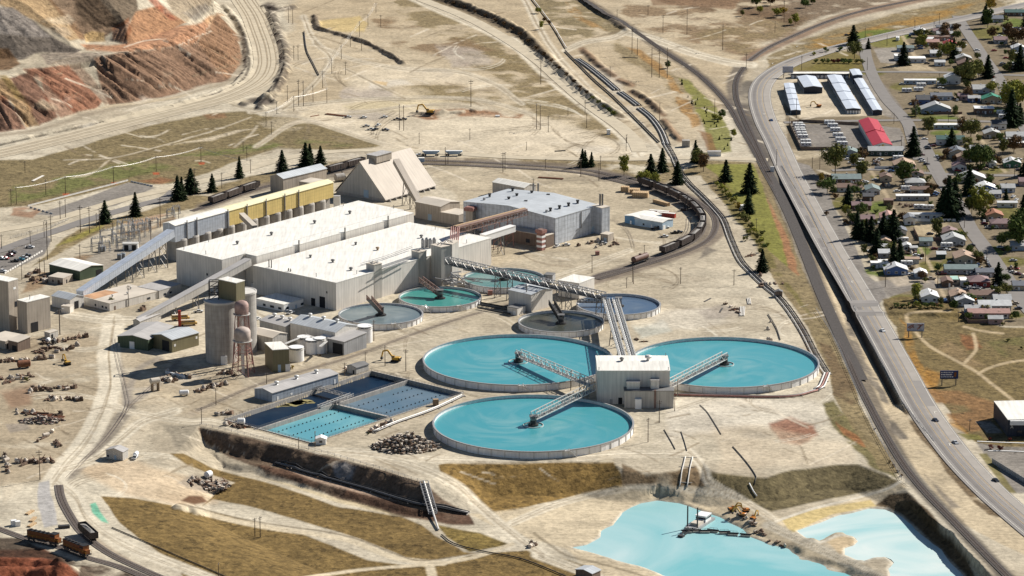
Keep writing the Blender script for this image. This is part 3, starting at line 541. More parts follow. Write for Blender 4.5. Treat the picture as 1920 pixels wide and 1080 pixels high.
# subtle fresh dirt wear everywhere
ROUGH = np.clip(ROUGH, 0, 1)
def sheet(name):
 me = bpy.data.meshes.new(name); N = NR*NC
 me.vertices.add(N); co = np.stack([XX, YY, ZZ], -1).reshape(-1).astype(np.float32); me.vertices.foreach_set("co", co)
 i = np.arange(NR - 1)[:, None]*NC + np.arange(NC - 1)[None, :]; q = np.stack([i, i + 1, i + NC + 1, i + NC], -1).reshape(-1).astype(np.int32); nf = len(q)//4
 me.loops.add(nf*4); me.loops.foreach_set("vertex_index", q); me.polygons.add(nf); me.polygons.foreach_set("loop_start", np.arange(nf, dtype=np.int32)*4)
 me.polygons.foreach_set("use_smooth", np.ones(nf, bool)); me.update(calc_edges=True)
 at = me.color_attributes.new("cover", 'FLOAT_COLOR', 'POINT'); at.data.foreach_set("color", np.concatenate([COLR.reshape(-1, 3), ROUGH.reshape(-1, 1)], 1).astype(np.float32).ravel())
 o = bpy.data.objects.new(name, me); COL.objects.link(o); me.materials.append(M["ground"]); return o
gm = bpy.data.materials.new("ground"); gm.use_nodes = True; M["ground"] = gm
n = gm.node_tree.nodes; l = gm.node_tree.links; bs = n["Principled BSDF"]; bs.inputs["Roughness"].default_value = .95; bs.inputs["Specular IOR Level"].default_value = .1
at = n.new("ShaderNodeAttribute"); at.attribute_name = "cover"; geo = n.new("ShaderNodeNewGeometry")
def nnoise(sc, det=4, vec=None, sx=None):
 q = n.new("ShaderNodeTexNoise"); q.inputs["Scale"].default_value = sc; q.inputs["Detail"].default_value = det
 if sx:
  mp = n.new("ShaderNodeMapping"); mp.inputs["Scale"].default_value = sx; l.new(geo.outputs["Position"], mp.inputs[0]); l.new(mp.outputs[0], q.inputs[0])
 else: l.new(geo.outputs["Position"], q.inputs[0])
 return q.outputs[0]
def mrange(s, a, b, c, d):
 q = n.new("ShaderNodeMapRange"); l.new(s, q.inputs[0])
 for k, v in enumerate((a, b, c, d)): q.inputs[k + 1].default_value = v
 return q.outputs[0]
def mth(op, a, b):
 q = n.new("ShaderNodeMath"); q.operation = op
 for k, v in enumerate((a, b)):
  if isinstance(v, (int, float)): q.inputs[k].default_value = v
  else: l.new(v, q.inputs[k])
 return q.outputs[0]
f1 = mrange(nnoise(.05, 9), .36, .64, .86, 1.10); f2 = mrange(nnoise(.4, 6), .34, .66, .86, 1.09)
spk = mrange(nnoise(.2, 6), .36, .64, .80, 1.14); spk2 = mrange(nnoise(.9, 4), .36, .62, .82, 1.1); scrub = mrange(nnoise(.26, 4, sx=(1, .8, 1)), .595, .635, 1.0, .6)
rut1 = mrange(nnoise(.5, 2, sx=(.07, 1.3, 1)), .60, .66, 1.0, .80); stone = mrange(nnoise(.6, 3), .64, .68, 1.0, .62)
mixr = n.new("ShaderNodeMix"); mixr.data_type = 'FLOAT'; l.new(at.outputs["Alpha"], mixr.inputs[0]); mixr.inputs[2].default_value = 1.0; l.new(mth('MULTIPLY', mth('MULTIPLY', spk, spk2), scrub), mixr.inputs[3]); mot = mrange(nnoise(.03, 9, sx=(.6, 1, 1)), .53, .62, 1.0, .87); l.new(mth('MULTIPLY', mot, mth('MULTIPLY', rut1, stone)), mixr.inputs[2])
fac = mth('MULTIPLY', mth('MULTIPLY', f1, f2), mixr.outputs[0])
sc_ = n.new("ShaderNodeVectorMath"); sc_.operation = 'SCALE'; l.new(at.outputs["Color"], sc_.inputs[0]); l.new(fac, sc_.inputs["Scale"]); l.new(sc_.outputs[0], bs.inputs["Base Color"])
bp = n.new("ShaderNodeBump"); bp.inputs["Distance"].default_value = .8; l.new(mrange(at.outputs["Alpha"], 0, 1, .25, 1.0), bp.inputs["Strength"]); l.new(nnoise(.28, 6), bp.inputs["Height"]); l.new(bp.outputs[0], bs.inputs["Normal"])
tag(sheet("ground"), kind="structure")
def settle(x, y): return float(zlook(x, y))
def ribbon(name, pts, wd, matn, dz=.15, off=0.0, step=5.0, pxl=True, kind="structure", z=None, flatten=True, build=True, mb=None, nacross=1):
 """a strip lying on the ground along photo points; wd metres wide, shifted sideways by off metres"""
 if pxl: pts = [tuple(T(*p)) for p in pts]
 P = [Vector((p[0], p[1], 0)) for p in smooth_path([(p[0], p[1]) for p in pts], step) for p in [tuple(p)]] if True else pts
 mb = mb or MB(); vs = []
 for i, p in enumerate(P):
  d = (P[min(i + 1, len(P) - 1)] - P[max(i - 1, 0)]); d.normalize(); nrm = Vector((d.y, -d.x, 0)); row = []
  for s in range(nacross + 1):
   q = p + nrm*(off + wd*(s/nacross - .5)); row.append((q.x, q.y))
  if z is None:
   h = max(settle(*q) for q in row + [(p.x, p.y)]) if flatten else None
   vs += [(q[0], q[1], (h if flatten else max(settle(*q), settle(p.x, p.y) - .3)) + dz) for q in row]
  else: vs += [(q[0], q[1], z + dz) for q in row]
 k = nacross + 1
 mb.add(vs, [(i*k + s, i*k + s + 1, (i + 1)*k + s + 1, (i + 1)*k + s) for i in range(len(P) - 1) for s in range(nacross)])
 if not build: return mb
 o = mb.build(name, matn); tag(o, kind=kind); return o
# ================================================================ materials of the built things
W_ = lambda r, g, b, **k: rgb(r, g, b, k.get('k', 1.35))
mat("white_siding", (.70,.655,.585), .6, var=.08, scale=.12, ribs=2.2, ribd=.07, streak=.14)
mat("white_roof", (.76,.73,.66), .75, var=.05, scale=.09, streak=.16, ribs=7.5, ribd=.035, seam=22)
mat("pale_siding", (.50,.47,.42), .6, var=.1, scale=.12, ribs=2.4, ribd=.1, streak=.16)
mat("tan_siding", (.44,.38,.31), .65, var=.1, scale=.15, ribs=2.0, ribd=.1, streak=.18)
mat("grey_siding", (.36,.36,.36), .55, var=.12, scale=.15, ribs=1.8, ribd=.14, streak=.15, metal=.1)
mat("blue_grey_siding", (.33,.37,.42), .5, var=.14, scale=.3, ribs=2.6, ribd=.14, seam=2.4, streak=.12, metal=.1)
mat("old_metal_siding", (.54,.57,.61), .5, var=.16, scale=.4, ribs=3.0, ribd=.16, seam=2.6, streak=.16, metal=.15)
mat("silver_cladding", (.52,.56,.62), .42, metal=.35, var=.1, scale=.4, ribs=2.2, ribd=.12, seam=2.2, streak=.1)
mat("yellow_cladding", (.66,.50,.19), .55, var=.1, scale=.15, ribs=2.2, ribd=.1, seam=2.2, streak=.12)
mat("pale_yellow_roof", (.78,.70,.44), .6, var=.1, scale=.15, ribs=3, ribd=.06)
mat("olive_siding", (.20,.175,.10), .6, var=.08, scale=.15, ribs=1.6, ribd=.08, streak=.1)
mat("green_siding", (.075,.105,.065), .6, var=.1, scale=.15, ribs=1.6, ribd=.14, streak=.12)
mat("brown_siding", (.20,.145,.11), .7, var=.12, scale=.2, ribs=2, ribd=.1, streak=.15)
mat("steel_roof", (.50,.52,.53), .5, metal=.1, var=.1, scale=.15, ribs=2.0, ribd=.1, streak=.1)
mat("grey_roof", (.40,.38,.36), .7, var=.1, scale=.15, ribs=2.2, ribd=.05, streak=.08)
mat("dark_roof", (.16,.155,.15), .8, var=.14, scale=.2)
mat("rusty_roof", (.42,.24,.13), .8, var=.3, scale=.12)
mat("dirty_roof", (.52,.46,.38), .8, var=.12, scale=.1)
mat("concrete", (.40,.37,.33), .85, var=.14, scale=.25, streak=.22, seam=2.4, ribd=.1)
mat("pale_concrete", (.56,.53,.48), .85, var=.12, scale=.3)
mat("steel", (.20,.19,.18), .5, metal=.4, var=.15, scale=.8)
mat("grey_steel", (.36,.35,.34), .5, metal=.3, var=.15, scale=.8)
mat("pale_steel", (.58,.56,.52), .5, metal=.2, var=.12, scale=.8)
mat("black", (.018,.018,.02), .7, var=.1)
mat("dark_steel", (.055,.052,.05), .6, metal=.2, var=.2, scale=.7)
mat("rust", (.20,.085,.045), .85, var=.35, scale=.6)
mat("red_brown", (.20,.125,.10), .7, var=.2, scale=.4)
mat("red_paint", (.36,.045,.03), .5, var=.1)
mat("orange_paint", (.22,.08,.025), .5, var=.15, scale=.6)
mat("yellow_paint", (.50,.29,.04), .5, var=.12)
mat("white_paint", (.78,.77,.74), .45, var=.06)
mat("tank_white", (.82,.80,.77), .5, var=.06, scale=.3, streak=.12)
mat("blue_paint", (.10,.22,.36), .5, var=.12)
mat("pale_blue_paint", (.36,.46,.54), .5, var=.12)
mat("glass", (.03,.035,.045), .12, var=.05, spec=.6)
mat("wood", (.30,.21,.13), .8, var=.2, scale=.8)
mat("timber_pole", (.085,.06,.042), .9, var=.2, scale=.5, objrand=.3)
mat("lumber", (.52,.36,.20), .8, var=.18, scale=.7, ribs=1.2, ribd=.4)
mat("faded_red", (.34,.17,.14), .65, var=.22, scale=.5, streak=.3)
mat("rubber", (.02,.02,.02), .8, var=.1)
mat("asphalt", rgb(140,134,128), .85, var=.07, scale=.15, streak=.0)
mat("highway_asphalt", rgb(152,146,140), .85, var=.06, scale=.1)
mat("haul_surface", rgb(206,192,166), .95, var=.12, scale=.12); mat("rut", rgb(170,154,128), .95, var=.25, scale=.15)
mat("worn_stripe", (.62,.58,.50), .8, var=.2, scale=1.2)
mat("yellow_stripe", (.55,.38,.16), .8, var=.2, scale=1.2)
mat("ballast", rgb(112,103,96), .95, var=.22, scale=.9)
mat("dark_ballast", rgb(84,78,74), .95, var=.25, scale=.9)
mat("rail_steel", (.17,.13,.11), .5, metal=.3, var=.2)
def water(name, c1, c2, hubs=None, scale=.02, rough=.22, spec=.22, tail=None):
 m = bpy.data.materials.new(name); m.use_nodes = True; M[name] = m; n = m.node_tree.nodes; l = m.node_tree.links; bs = n["Principled BSDF"]
 bs.inputs["Roughness"].default_value = rough; bs.inputs["Specular IOR Level"].default_value = spec
 g = n.new("ShaderNodeNewGeometry"); v = g.outputs["Position"]
 a = n.new("ShaderNodeTexNoise"); a.inputs["Scale"].default_value = scale; a.inputs["Detail"].default_value = 5; a.inputs["Distortion"].default_value = 1.6
 if hubs:
  s = n.new("ShaderNodeVectorMath"); s.operation = 'SUBTRACT'; l.new(v, s.inputs[0]); s.inputs[1].default_value = hubs
  ln = n.new("ShaderNodeVectorMath"); ln.operation = 'LENGTH'; l.new(s.outputs[0], ln.inputs[0])
  vr = n.new("ShaderNodeVectorRotate"); vr.rotation_type = 'Z_AXIS'; l.new(s.outputs[0], vr.inputs[0])
  q = n.new("ShaderNodeMath"); q.operation = 'MULTIPLY'; l.new(ln.outputs["Value"], q.inputs[0]); q.inputs[1].default_value = .02; l.new(q.outputs[0], vr.inputs["Angle"]); v = vr.outputs[0]
 l.new(v, a.inputs["Vector"])
 r = n.new("ShaderNodeMapRange"); r.inputs[1].default_value = .40; r.inputs[2].default_value = .70; l.new(a.outputs[0], r.inputs[0]); fac = r.outputs[0]
 if hubs:
  q2 = n.new("ShaderNodeMapRange"); q2.inputs[1].default_value = 0; q2.inputs[2].default_value = hubs_r; q2.inputs[3].default_value = 1.0; q2.inputs[4].default_value = .22; l.new(ln.outputs["Value"], q2.inputs[0])
  q3 = n.new("ShaderNodeMath"); q3.operation = 'MULTIPLY'; l.new(fac, q3.inputs[0]); l.new(q2.outputs[0], q3.inputs[1]); fac = q3.outputs[0]
 mx = n.new("ShaderNodeMix"); mx.data_type = 'RGBA'; l.new(fac, mx.inputs[0]); mx.inputs[6].default_value = (*c1, 1); mx.inputs[7].default_value = (*c2, 1); l.new(mx.outputs[2], bs.inputs["Base Color"])
 w2 = n.new("ShaderNodeTexNoise"); w2.inputs["Scale"].default_value = .9; l.new(g.outputs["Position"], w2.inputs["Vector"]); b = n.new("ShaderNodeBump"); b.inputs["Strength"].default_value = .08; b.inputs["Distance"].default_value = .3
 l.new(w2.outputs[0], b.inputs["Height"]); l.new(b.outputs[0], bs.inputs["Normal"]); return m
hubs_r = 30.
# ================================================================ roads and railways
ribbon("haul_road", [(-60,300),(0,288),(70,272),(140,255),(230,232),(320,210),(400,190),(455,170),(490,148),(503,122),(500,90),(490,60),(478,30),(462,5),(448,-18)], 23, "haul_surface", .25, nacross=8, flatten=False)
HR = [(-60,300),(0,288),(70,272),(140,255),(230,232),(320,210),(400,190),(455,170),(490,148),(503,122),(500,90),(490,60),(478,30),(462,5),(448,-18)]
for o_, w_ in ((-7.5, .9), (-5.2, .8), (-.8, 1.2), (1.8, .7), (6.0, 1.0), (8.6, .7)): ribbon("wheel_rut", HR, w_, "rut", .33, o_, flatten=False)
ribbon("gravel_road", [(-40,440),(0,432),(80,418),(160,395),(240,372),(330,352),(420,330),(480,312),(540,296),(620,285),(700,282),(800,285),(960,295),(1080,298),(1180,299),(1240,297),(1330,297),(1440,300)], 9.5, "haul_surface", .2, nacross=4, flatten=False)
ribbon("plant_road", [(-40,478),(0,470),(60,448),(120,428),(180,408),(250,388),(310,372),(330,358)], 9.5, "asphalt", .22, nacross=4, flatten=False)
ribbon("dirt_road", [(765,-12),(800,3),(850,22),(900,45),(960,80),(1010,115),(1050,150),(1090,185),(1130,215),(1165,240),(1190,265),(1200,285)], 11, "haul_surface", .2, nacross=4, flatten=False)
HW = [(2010,-6),(1930,8),(1840,28),(1740,50),(1640,73),(1560,93),(1490,116),(1448,139),(1428,162),(1425,190),(1436,228),(1456,268),(1484,330),(1520,398),(1560,470),(1608,550),(1645,615),(1687,690),(1732,770),(1786,845),(1850,915),(1935,990),(2000,1040)]
ribbon("highway", HW, 16.5, "highway_asphalt", .3, nacross=2)
for o_, wd, c_ in ((-5.0, 4.2, (174,166,156)), (3.9, 2.0, (132,126,121)), (-1.2, 1.6, (164,156,147))):
 mat("lane_%d" % (o_*10), rgb(*c_), .85, var=.08, scale=.1); ribbon("lane_wear", HW, wd, "lane_%d" % (o_*10), .34, o_)
for nm, o_, wd, mt in (("highway_edge_line", -7.4, .3, "worn_stripe"), ("highway_edge_line", 6.6, .3, "worn_stripe"), ("highway_centre_line", 1.9, .2, "yellow_stripe"), ("highway_centre_line", -1.9, .2, "yellow_stripe")):
 ribbon(nm, HW[3:], wd, mt, .38, o_)
mb = MB()
for q in ((1494,88,),(1590,505),(1597,530),(1752,775),(1780,835),(1448,120),(1432,215)):
 p = T(*q); mb.box((p.x, p.y, p.z + .45), (.4, 4.5, .02)); mb.box((p.x + .8, p.y + 1.8, p.z + .45), (1.4, .8, .02))
tag(mb.build("turn_arrow_marking", "worn_stripe"), kind="structure")
for pts, wd in (([(1620,75),(1625,110),(1640,150),(1665,190),(1700,228),(1712,262),(1725,300)], 9), ([(1480,140),(1560,136),(1650,135),(1760,136),(1860,140),(1935,142)], 6.5), ([(1470,230),(1560,228),(1660,226),(1760,226),(1840,228),(1935,230)], 6.5),
 ([(1795,30),(1810,55),(1830,85),(1850,115),(1868,140),(1885,170),(1905,210),(1935,262)], 9), ([(1725,262),(1745,300),(1765,335),(1790,375),(1805,400),(1820,430),(1850,470),(1885,520),(1925,575),(1960,610)], 10), ([(1690,322),(1740,325),(1800,328),(1860,329),(1935,330)], 6.5), ([(1560,320),(1640,318),(1700,322)], 6)):
 ribbon("town_street", pts, wd, "asphalt", .24)
TRK = {}
def track(pts, gauge_beds=True, dz=0.0, bed=4.2, bedm="ballast"):
 if bed: ribbon("track_bed", pts, bed, bedm, .22 + dz)
 mb = MB()
 for o_ in (-.78, .78):
  ribbon("r", pts, .22, "rail_steel", .40 + dz, o_, build=False, mb=mb)
 w3 = [tuple(T(*p)) for p in pts]; P = smooth_path([(p[0], p[1]) for p in w3], 1.6)
 for i in range(1, len(P) - 1 if bed else 0):
  d = P[i + 1] - P[i - 1]; mb.box((P[i][0], P[i][1], settle(P[i][0], P[i][1]) + .27 + dz), (2.5, .4, .12), math.atan2(d[1], d[0]) + math.pi/2, 1)
 o = mb.build("railway_track", ["rail_steel", "timber_pole"]); tag(o, kind="structure"); return P
T1 = [(1080,-8),(1130,22),(1185,55),(1247,97),(1310,140),(1360,190),(1390,240),(1414,280),(1432,318),(1470,390),(1500,460),(1535,550),(1575,640),(1625,750),(1700,880),(1800,990),(1900,1092),(1960,1150)]
track(T1, bedm="dark_ballast"); track([(1395,126),(1381,150),(1380,180),(1390,210),(1408,250),(1424,285),(1440,318),(1477,390),(1507,458),(1543,550),(1583,640),(1620,715)], bedm="dark_ballast", dz=.05)
track([(1405,114),(1440,90),(1500,62),(1565,36),(1620,20),(1700,3),(1790,-14)], bed=5)
T4 = [(360,396),(400,383),(480,355),(560,337),(620,325),(700,306),(800,301),(960,308),(1100,319),(1150,330),(1190,343),(1230,357),(1268,373),(1298,392),(1314,410),(1318,424),(1312,440),(1296,454),(1268,468),(1235,481),(1200,494),(1172,503),(1130,514),(1095,527)]
P4 = track(T4, bed=4.5); track([(1095,527),(1050,540),(950,572),(860,598),(760,632),(650,672),(500,716),(370,770)], bed=0)
track([(1115,322),(1200,338),(1262,356),(1310,380),(1336,402),(1342,425),(1330,448),(1300,466),(1250,484),(1180,506),(1120,524)], dz=.05); track([(700,312),(800,308),(960,315),(1090,325),(1180,346)], dz=.05)
track([(1145,412),(1165,422),(1180,440),(1188,465)], bed=0); track([(1290,410),(1288,430),(1278,445),(1262,455),(1235,465)], bed=0)
P5 = track([(213,636),(222,680),(236,735),(237,765),(205,815),(160,862),(128,895)], bed=0); track([(335,678),(300,712),(262,745),(240,768),(200,822),(150,870)], dz=.05, bed=0)
P6 = track([(110,910),(115,935),(130,965),(155,1000),(200,1035),(260,1065),(330,1095)]); P7 = track([(-20,985),(20,1000),(60,1014),(110,1026),(160,1045),(220,1062),(290,1090)])
# ================================================================ buildings
def wp(p, z): return G(p[0], p[1], z)
def frame(A, L, Rr, z):
 a, b, c = wp(A, z), wp(L, z), wp(Rr, z); u = (c - a); v = (b - a)
 v = v - u*(v.dot(u)/u.dot(u))*.85      # pull towards square
 return a, u, v
def shell(root, A, L, Rr, h, wall, roof, rtype='flat', rise=1.2, z0=0.0, z=None, eave=.35, names=("wall", "roof"), parapet=.5, fr=None, base=False):
 """walls and a roof over the photo corners A (near), L (left), R (right) given at height h (or at the ground when base)"""
 a, u, v = fr or frame(A, L, Rr, 0 if base else h); a = Vector((a.x, a.y, 0))
 c = [a, a + u, a + u + v, a + v]; mb = MB(); mb.prism([(q.x, q.y) for q in c], z0, h, cap=False)
 un, vn = u.normalized(), v.normalized(); rb = MB(); Zu = Vector((0, 0, 1))
 def up(p, zz): return Vector((p.x, p.y, zz))
 if rtype == 'flat':
  o = [c[0] - un*eave*.3 - vn*eave*.3, c[1] + un*eave*.3 - vn*eave*.3, c[2] + un*eave*.3 + vn*eave*.3, c[3] - un*eave*.3 + vn*eave*.3]
  rb.prism([(q.x, q.y) for q in o], h, h + .35)
 elif rtype in ('gu', 'gv', 'hip'):
  if rtype == 'gv': u2, v2, un2, vn2 = v, u, vn, un
  else: u2, v2, un2, vn2 = u, v, un, vn
  e0 = a; e1 = a + u2; r0 = a + v2*.5; r1 = r0 + u2; f0 = a + v2; f1 = f0 + u2
  ins = v2.length*.42 if rtype == 'hip' else 0
  th = .28; ov = eave
  R0 = up(r0 + un2*(ins - (ov if not ins else 0)), h + rise); R1 = up(r1 - un2*(ins - (ov if not ins else 0)), h + rise)
  dr = rise/(v2.length/2)*ov
  E0 = up(e0 - un2*ov - vn2*ov, h - dr); E1 = up(e1 + un2*ov - vn2*ov, h - dr); F0 = up(f0 - un2*ov + vn2*ov, h - dr); F1 = up(f1 + un2*ov + vn2*ov, h - dr)
  for k in (0, th):
   d_ = Zu*k
   fs = [(E0 + d_, E1 + d_, R1 + d_, R0 + d_), (R0 + d_, R1 + d_, F1 + d_, F0 + d_)]
   if ins: rb.add([E0 + d_, R0 + d_, F0 + d_], [(0, 1, 2)]); rb.add([E1 + d_, F1 + d_, R1 + d_], [(0, 1, 2)])
   for q in fs: rb.quad(*q)
  edges = [(E0, E1), (E1, R1), (R1, F1), (F1, F0), (F0, R0), (R0, E0)] if not ins else [(E0, E1), (E1, F1), (F1, F0), (F0, E0)]
  for p, q in edges: rb.quad(p, q, q + Zu*th, p + Zu*th)
  if not ins:
   mb.add([up(e0, h), up(r0, h + rise), up(f0, h)], [(0, 1, 2)]); mb.add([up(e1, h), up(f1, h), up(r1, h + rise)], [(0, 1, 2)])
 elif rtype in ('su', 'sv'):      # shed: high along the far side of v (su) or of u (sv)
  hi = [h, h, h + rise, h + rise] if rtype == 'su' else [h, h + rise, h + rise, h]
  q = [up(c[i], hi[i]) for i in range(4)]; o = [q[0] - un*eave - vn*eave, q[1] + un*eave - vn*eave, q[2] + un*eave + vn*eave, q[3] - un*eave + vn*eave]
  rb.add([*o, *[p + Zu*.28 for p in o]], [(3, 2, 1, 0), (4, 5, 6, 7), (0, 1, 5, 4), (1, 2, 6, 5), (2, 3, 7, 6), (3, 0, 4, 7)])
  for i in range(4):
   j = (i + 1) % 4
   if hi[i] > h or hi[j] > h: mb.add([up(c[i], h), up(c[j], h), q[j], q[i]], [(0, 1, 2, 3)])
 mb.build(names[0], wall, root); rb.build(names[1], roof, root); return a, u, v
def opening(root, a, u, v, side, s, w_, z0, h_, m="glass", name="window", proud=.08):
 """a door or window on the right-hand wall ('u') or the left-hand wall ('v'); s metres from the near corner"""
 d = (u if side == 'u' else v).normalized(); nrm = Vector((d.y, -d.x, 0)) if side == 'u' else Vector((-d.y, d.x, 0))
 mid = (u + v)*.5
 if nrm.dot(a + mid - a) > 0: nrm = -nrm
 c = a + d*s + nrm*(proud*.5); mb = MB(); mb.box((c.x, c.y, z0 + h_/2), (w_, proud + .04, h_), math.atan2(d.y, d.x)); return mb.build(name, m, root)
def roofbit(root, p, name, m, kind='vent', z=None, s=1.0):
 mb = MB()
 if kind == 'vent': mb.lathe((p.x, p.y, z), [(.7*s, 0), (.7*s, 1.3*s), (1.15*s, 1.3*s), (1.15*s, 2.0*s), (.6*s, 2.3*s), (0, 2.4*s)], 12)
 elif kind == 'stack': mb.lathe((p.x, p.y, z), [(.35*s, -.3), (.35*s, 4*s), (.5*s, 4*s), (.5*s, 4.4*s), (0, 4.5*s)], 10)
 elif kind == 'fan': mb.lathe((p.x, p.y, z), [(1.3*s, 0), (.75*s, .5*s), (.75*s, 1.2*s), (1.5*s, 1.4*s), (1.5*s, 2.1*s), (1.0*s, 2.5*s), (0, 2.6*s)], 14)
 elif kind == 'hood': mb.box((p.x, p.y, z + .8*s), (1.5*s, 1.5*s, 1.6*s)); mb.box((p.x, p.y, z + 1.85*s), (2.1*s, 2.1*s, .6*s))
 return mb.build(name, m, root)
def bld(name, label, cat, A, L, Rr, h, wall, roof, rtype='flat', rise=1.2, group=None, **k):
 fr = frame(A, L, Rr, 0 if k.get('base') else h); root = thing(name, label, cat, (fr[0].x, fr[0].y, 0), group=group)
 a, u, v = shell(root, A, L, Rr, h, wall, roof, rtype, rise, fr=fr, **k); return root, a, u, v
def gpt(px, py, z=0.0): return G(px, py, z)
root, a, u, v = bld("mill_building", "huge white flat roofed mill hall in two steps at the centre of the plant", "industrial building", (630,531), (481,496.5), (921,447), 16, "white_siding", "white_roof")
au, vv = u, v
hu = wp((776,400), 20) - wp((481,481), 20)
fr2 = (wp((481,481), 20), hu, wp((460,476.5), 20) - wp((481,481), 20)); shell(root, 0, 0, 0, 20, "white_siding", "white_roof", fr=fr2)
A1 = wp((416,488), 20); fr3 = (A1, wp((672,377), 20) - wp((330,468), 20), wp((330,468), 20) - A1); shell(root, 0, 0, 0, 20, "white_siding", "white_roof", fr=fr3, eave=.3)
vl = v.length
opening(root, a, u, v, 'v', 10.5, 4.2, 0, 6.5, "black", "door"); opening(root, a, u, v, 'v', 17.5, 3.0, 0, 4.5, "black", "door"); opening(root, a, u, v, 'v', 7, .9, 9, 1.2, "black", "window")
a3, u3, v3 = fr3; a3 = Vector((a3.x, a3.y, 0))
for s_, w_, z_, h_ in ((16, 2.2, 3, 2.4), (12, 2.2, 1.5, 1.8), (12.5, 1.2, 9, 1.3)): opening(root, a3, u3, v3, 'v', s_, w_, z_, h_, "glass", "window")
for q, k_ in (((445,459),'vent'),((509,442),'vent'),((590,420),'vent'),((656,402),'vent'),((667,461),'hood')): roofbit(root, wp(q, 20), "roof_vent", "dark_roof", k_, 20.35, .9) if q != (667,461) else None
for q in ((582,484),(667,460),(624,493),(658,508),(708,470),(790,447)): roofbit(root, wp(q, 16), "roof_vent", "dark_roof" if q[0] != 708 else "wood", 'hood' if q[0] in (582,667) else 'fan', 16.35, .75)
for q, z_ in (((345,469),20),((386,478),20),((391,455),20),((644,387),20),((738,392),20),((593,520),16),((816,432),16),((890,440),16),((875,457),16),((669,515),16)): roofbit(root, wp(q, z_), "flue", "steel", 'stack', z_ + .3, .5)
for t_ in (.26, .55, .83): mb = MB(); p = fr2[0] + hu*t_; mb.bar((p.x, p.y - .6, 14), (p.x, p.y - .6, 23), .9); mb.build("downpipe", "pale_siding", root)
for q in ((505.5,545),(510,546),(542,552),(546,553)):
 mb = MB(); p = G(q[0], q[1] + 8, 0); mb.bar((p.x, p.y - .5, 0), (p.x, p.y - .5, 18 if q[0] > 530 else 21), .55)
 for z_ in range(1, 18, 2): mb.bar((p.x - .5, p.y - .7, z_), (p.x + .5, p.y - .7, z_), .2)
 mb.build("exhaust_stack", "steel", root)
mb = MB(); b0 = wp((678,517), 16.4); b1 = wp((770,480), 16.4)
for o_ in (0, 1.2, 2.4):
 for z_ in (1.0, 2.0): mb.bar(wp((716,502 - o_*1.5), 17 + z_), wp((772,483 - o_*1.5), 17 + z_), .35)
mb.build("roof_pipe", "grey_steel", root)
mb = MB(); pts = [wp((676,497), 17), wp((720,484), 17.5), wp((773,464), 18)]
for p, q in zip(pts, pts[1:]):
 mb.bar(p, q, .3); mb.bar(p + Vector((0, 0, 1)), q + Vector((0, 0, 1)), .2)
mb.build("roof_walkway", "grey_steel", root)
# towers against its front
for i, (A, L, Rr, h, lab) in enumerate((((701.7,497.6),(687,494),(715.8,494),20,"pale square tower low on the mill wall beside the grey thickener"), ((785.7,474),(771,471),(799.5,470.5),20,"pale square tower on the mill wall behind the teal thickener"),
  ((827,464.5),(807,459.5),(847,460.5),23,"tall pale transfer tower at the head of the long pipe bridge"), ((847.5,459),(834,453),(860,452),23.6,"grey tower under the red pipes at the mill corner"))):
 r, a_, u_, v_ = bld("transfer_tower", lab, "tower", A, L, Rr, h, "pale_siding", "dirty_roof", eave=.6)
 mb = MB(); c_ = a_ + (u_ + v_)*.5
 for k in range(5): mb.bar((c_.x + random.uniform(-3, 3), c_.y + random.uniform(-3, 3), h + .3), (c_.x + random.uniform(-3, 3), c_.y + random.uniform(-3, 3), h + 1.3), .3)
 mb.build("roof_pipe", "grey_steel", r)
A, L, Rr = (328,423.5), (309,418), (625,342.5); zb = 22.5
fr = frame(A, L, Rr, zb); root = thing("ore_bin_gallery", "long silver and yellow clad gallery over a row of concrete ore bins", "industrial building", (fr[0].x, fr[0].y, 0))
a, u, v = fr; cut = .33
shell(root, 0, 0, 0, zb, "silver_cladding", "white_roof", 'gu', 1.2, z0=12.5, fr=(a, u*cut, v)); fy = (a + u*cut, u*(1 - cut), v)
shell(root, 0, 0, 0, zb + .05, "yellow_cladding", "pale_yellow_roof", 'gu', 1.2, z0=13.2, fr=fy)
mb = MB(); mb.prism([(q.x, q.y) for q in (a + v*.25 + u*.02, a + u*.995 + v*.25, a + u*.995 + v, a + v + u*.02)], 0, 13); mb.build("bin_wall", "concrete", root)
un = u.normalized(); nv = -v.normalized()
for k in range(13):
 p = a + u*(.05 + .073*k) + v*.3; mb = MB(); mb.lathe((p.x, p.y, 0), [(4.3, 0), (4.3, 12.4), (3.8, 13.4)], 20); mb.build("bin", "concrete", root, smooth=False)
for t_ in (.07, .13, .32, .44, .56, .68, .77): p = a + u*t_ - v.normalized()*.4; mb = MB(); mb.bar((p.x, p.y, 8), (p.x, p.y, zb + 1.6), .6); mb.build("downpipe", "grey_steel", root)
# triangular transfer leg between the gallery and the mill
p0, p1 = wp((453,404), 19), wp((478,428), 18); mb = MB(); mb.bar(p0, p1, 3, 3); r = thing("transfer_chute", "sloping tan chute from the yellow gallery to the mill roof", "chute", (p1.x, p1.y, 20)); mb.build("casing", "tan_siding", r); mb = MB(); mb.bar(p0 + Vector((0, 0, 1.6)), p1 + Vector((0, 0, 1.6)), 3.4, .25); mb.build("cover", "dirty_roof", r)
Aw, Lw, Rw = G(721,374,1.8), G(635.5,357,1.8), G(815,347,1.8); u = Rw - Aw; v = Lw - Aw; v = v - u*(v.dot(u)/u.dot(u))*.9; hR = 24.
root = thing("ore_store", "pale A frame ore store with a steep roof to the ground and a ridge house", "industrial building", (Aw.x, Aw.y, 0)); a = Vector((Aw.x, Aw.y, 0))
mb = MB(); mb.prism([(q.x, q.y) for q in (a, a + u, a + u + v, a + v)], 0, 2.0); mb.build("footing_wall", "concrete", root)
up3 = lambda p, z: Vector((p.x, p.y, z)); mb = MB(); un, vn = u.normalized(), v.normalized()
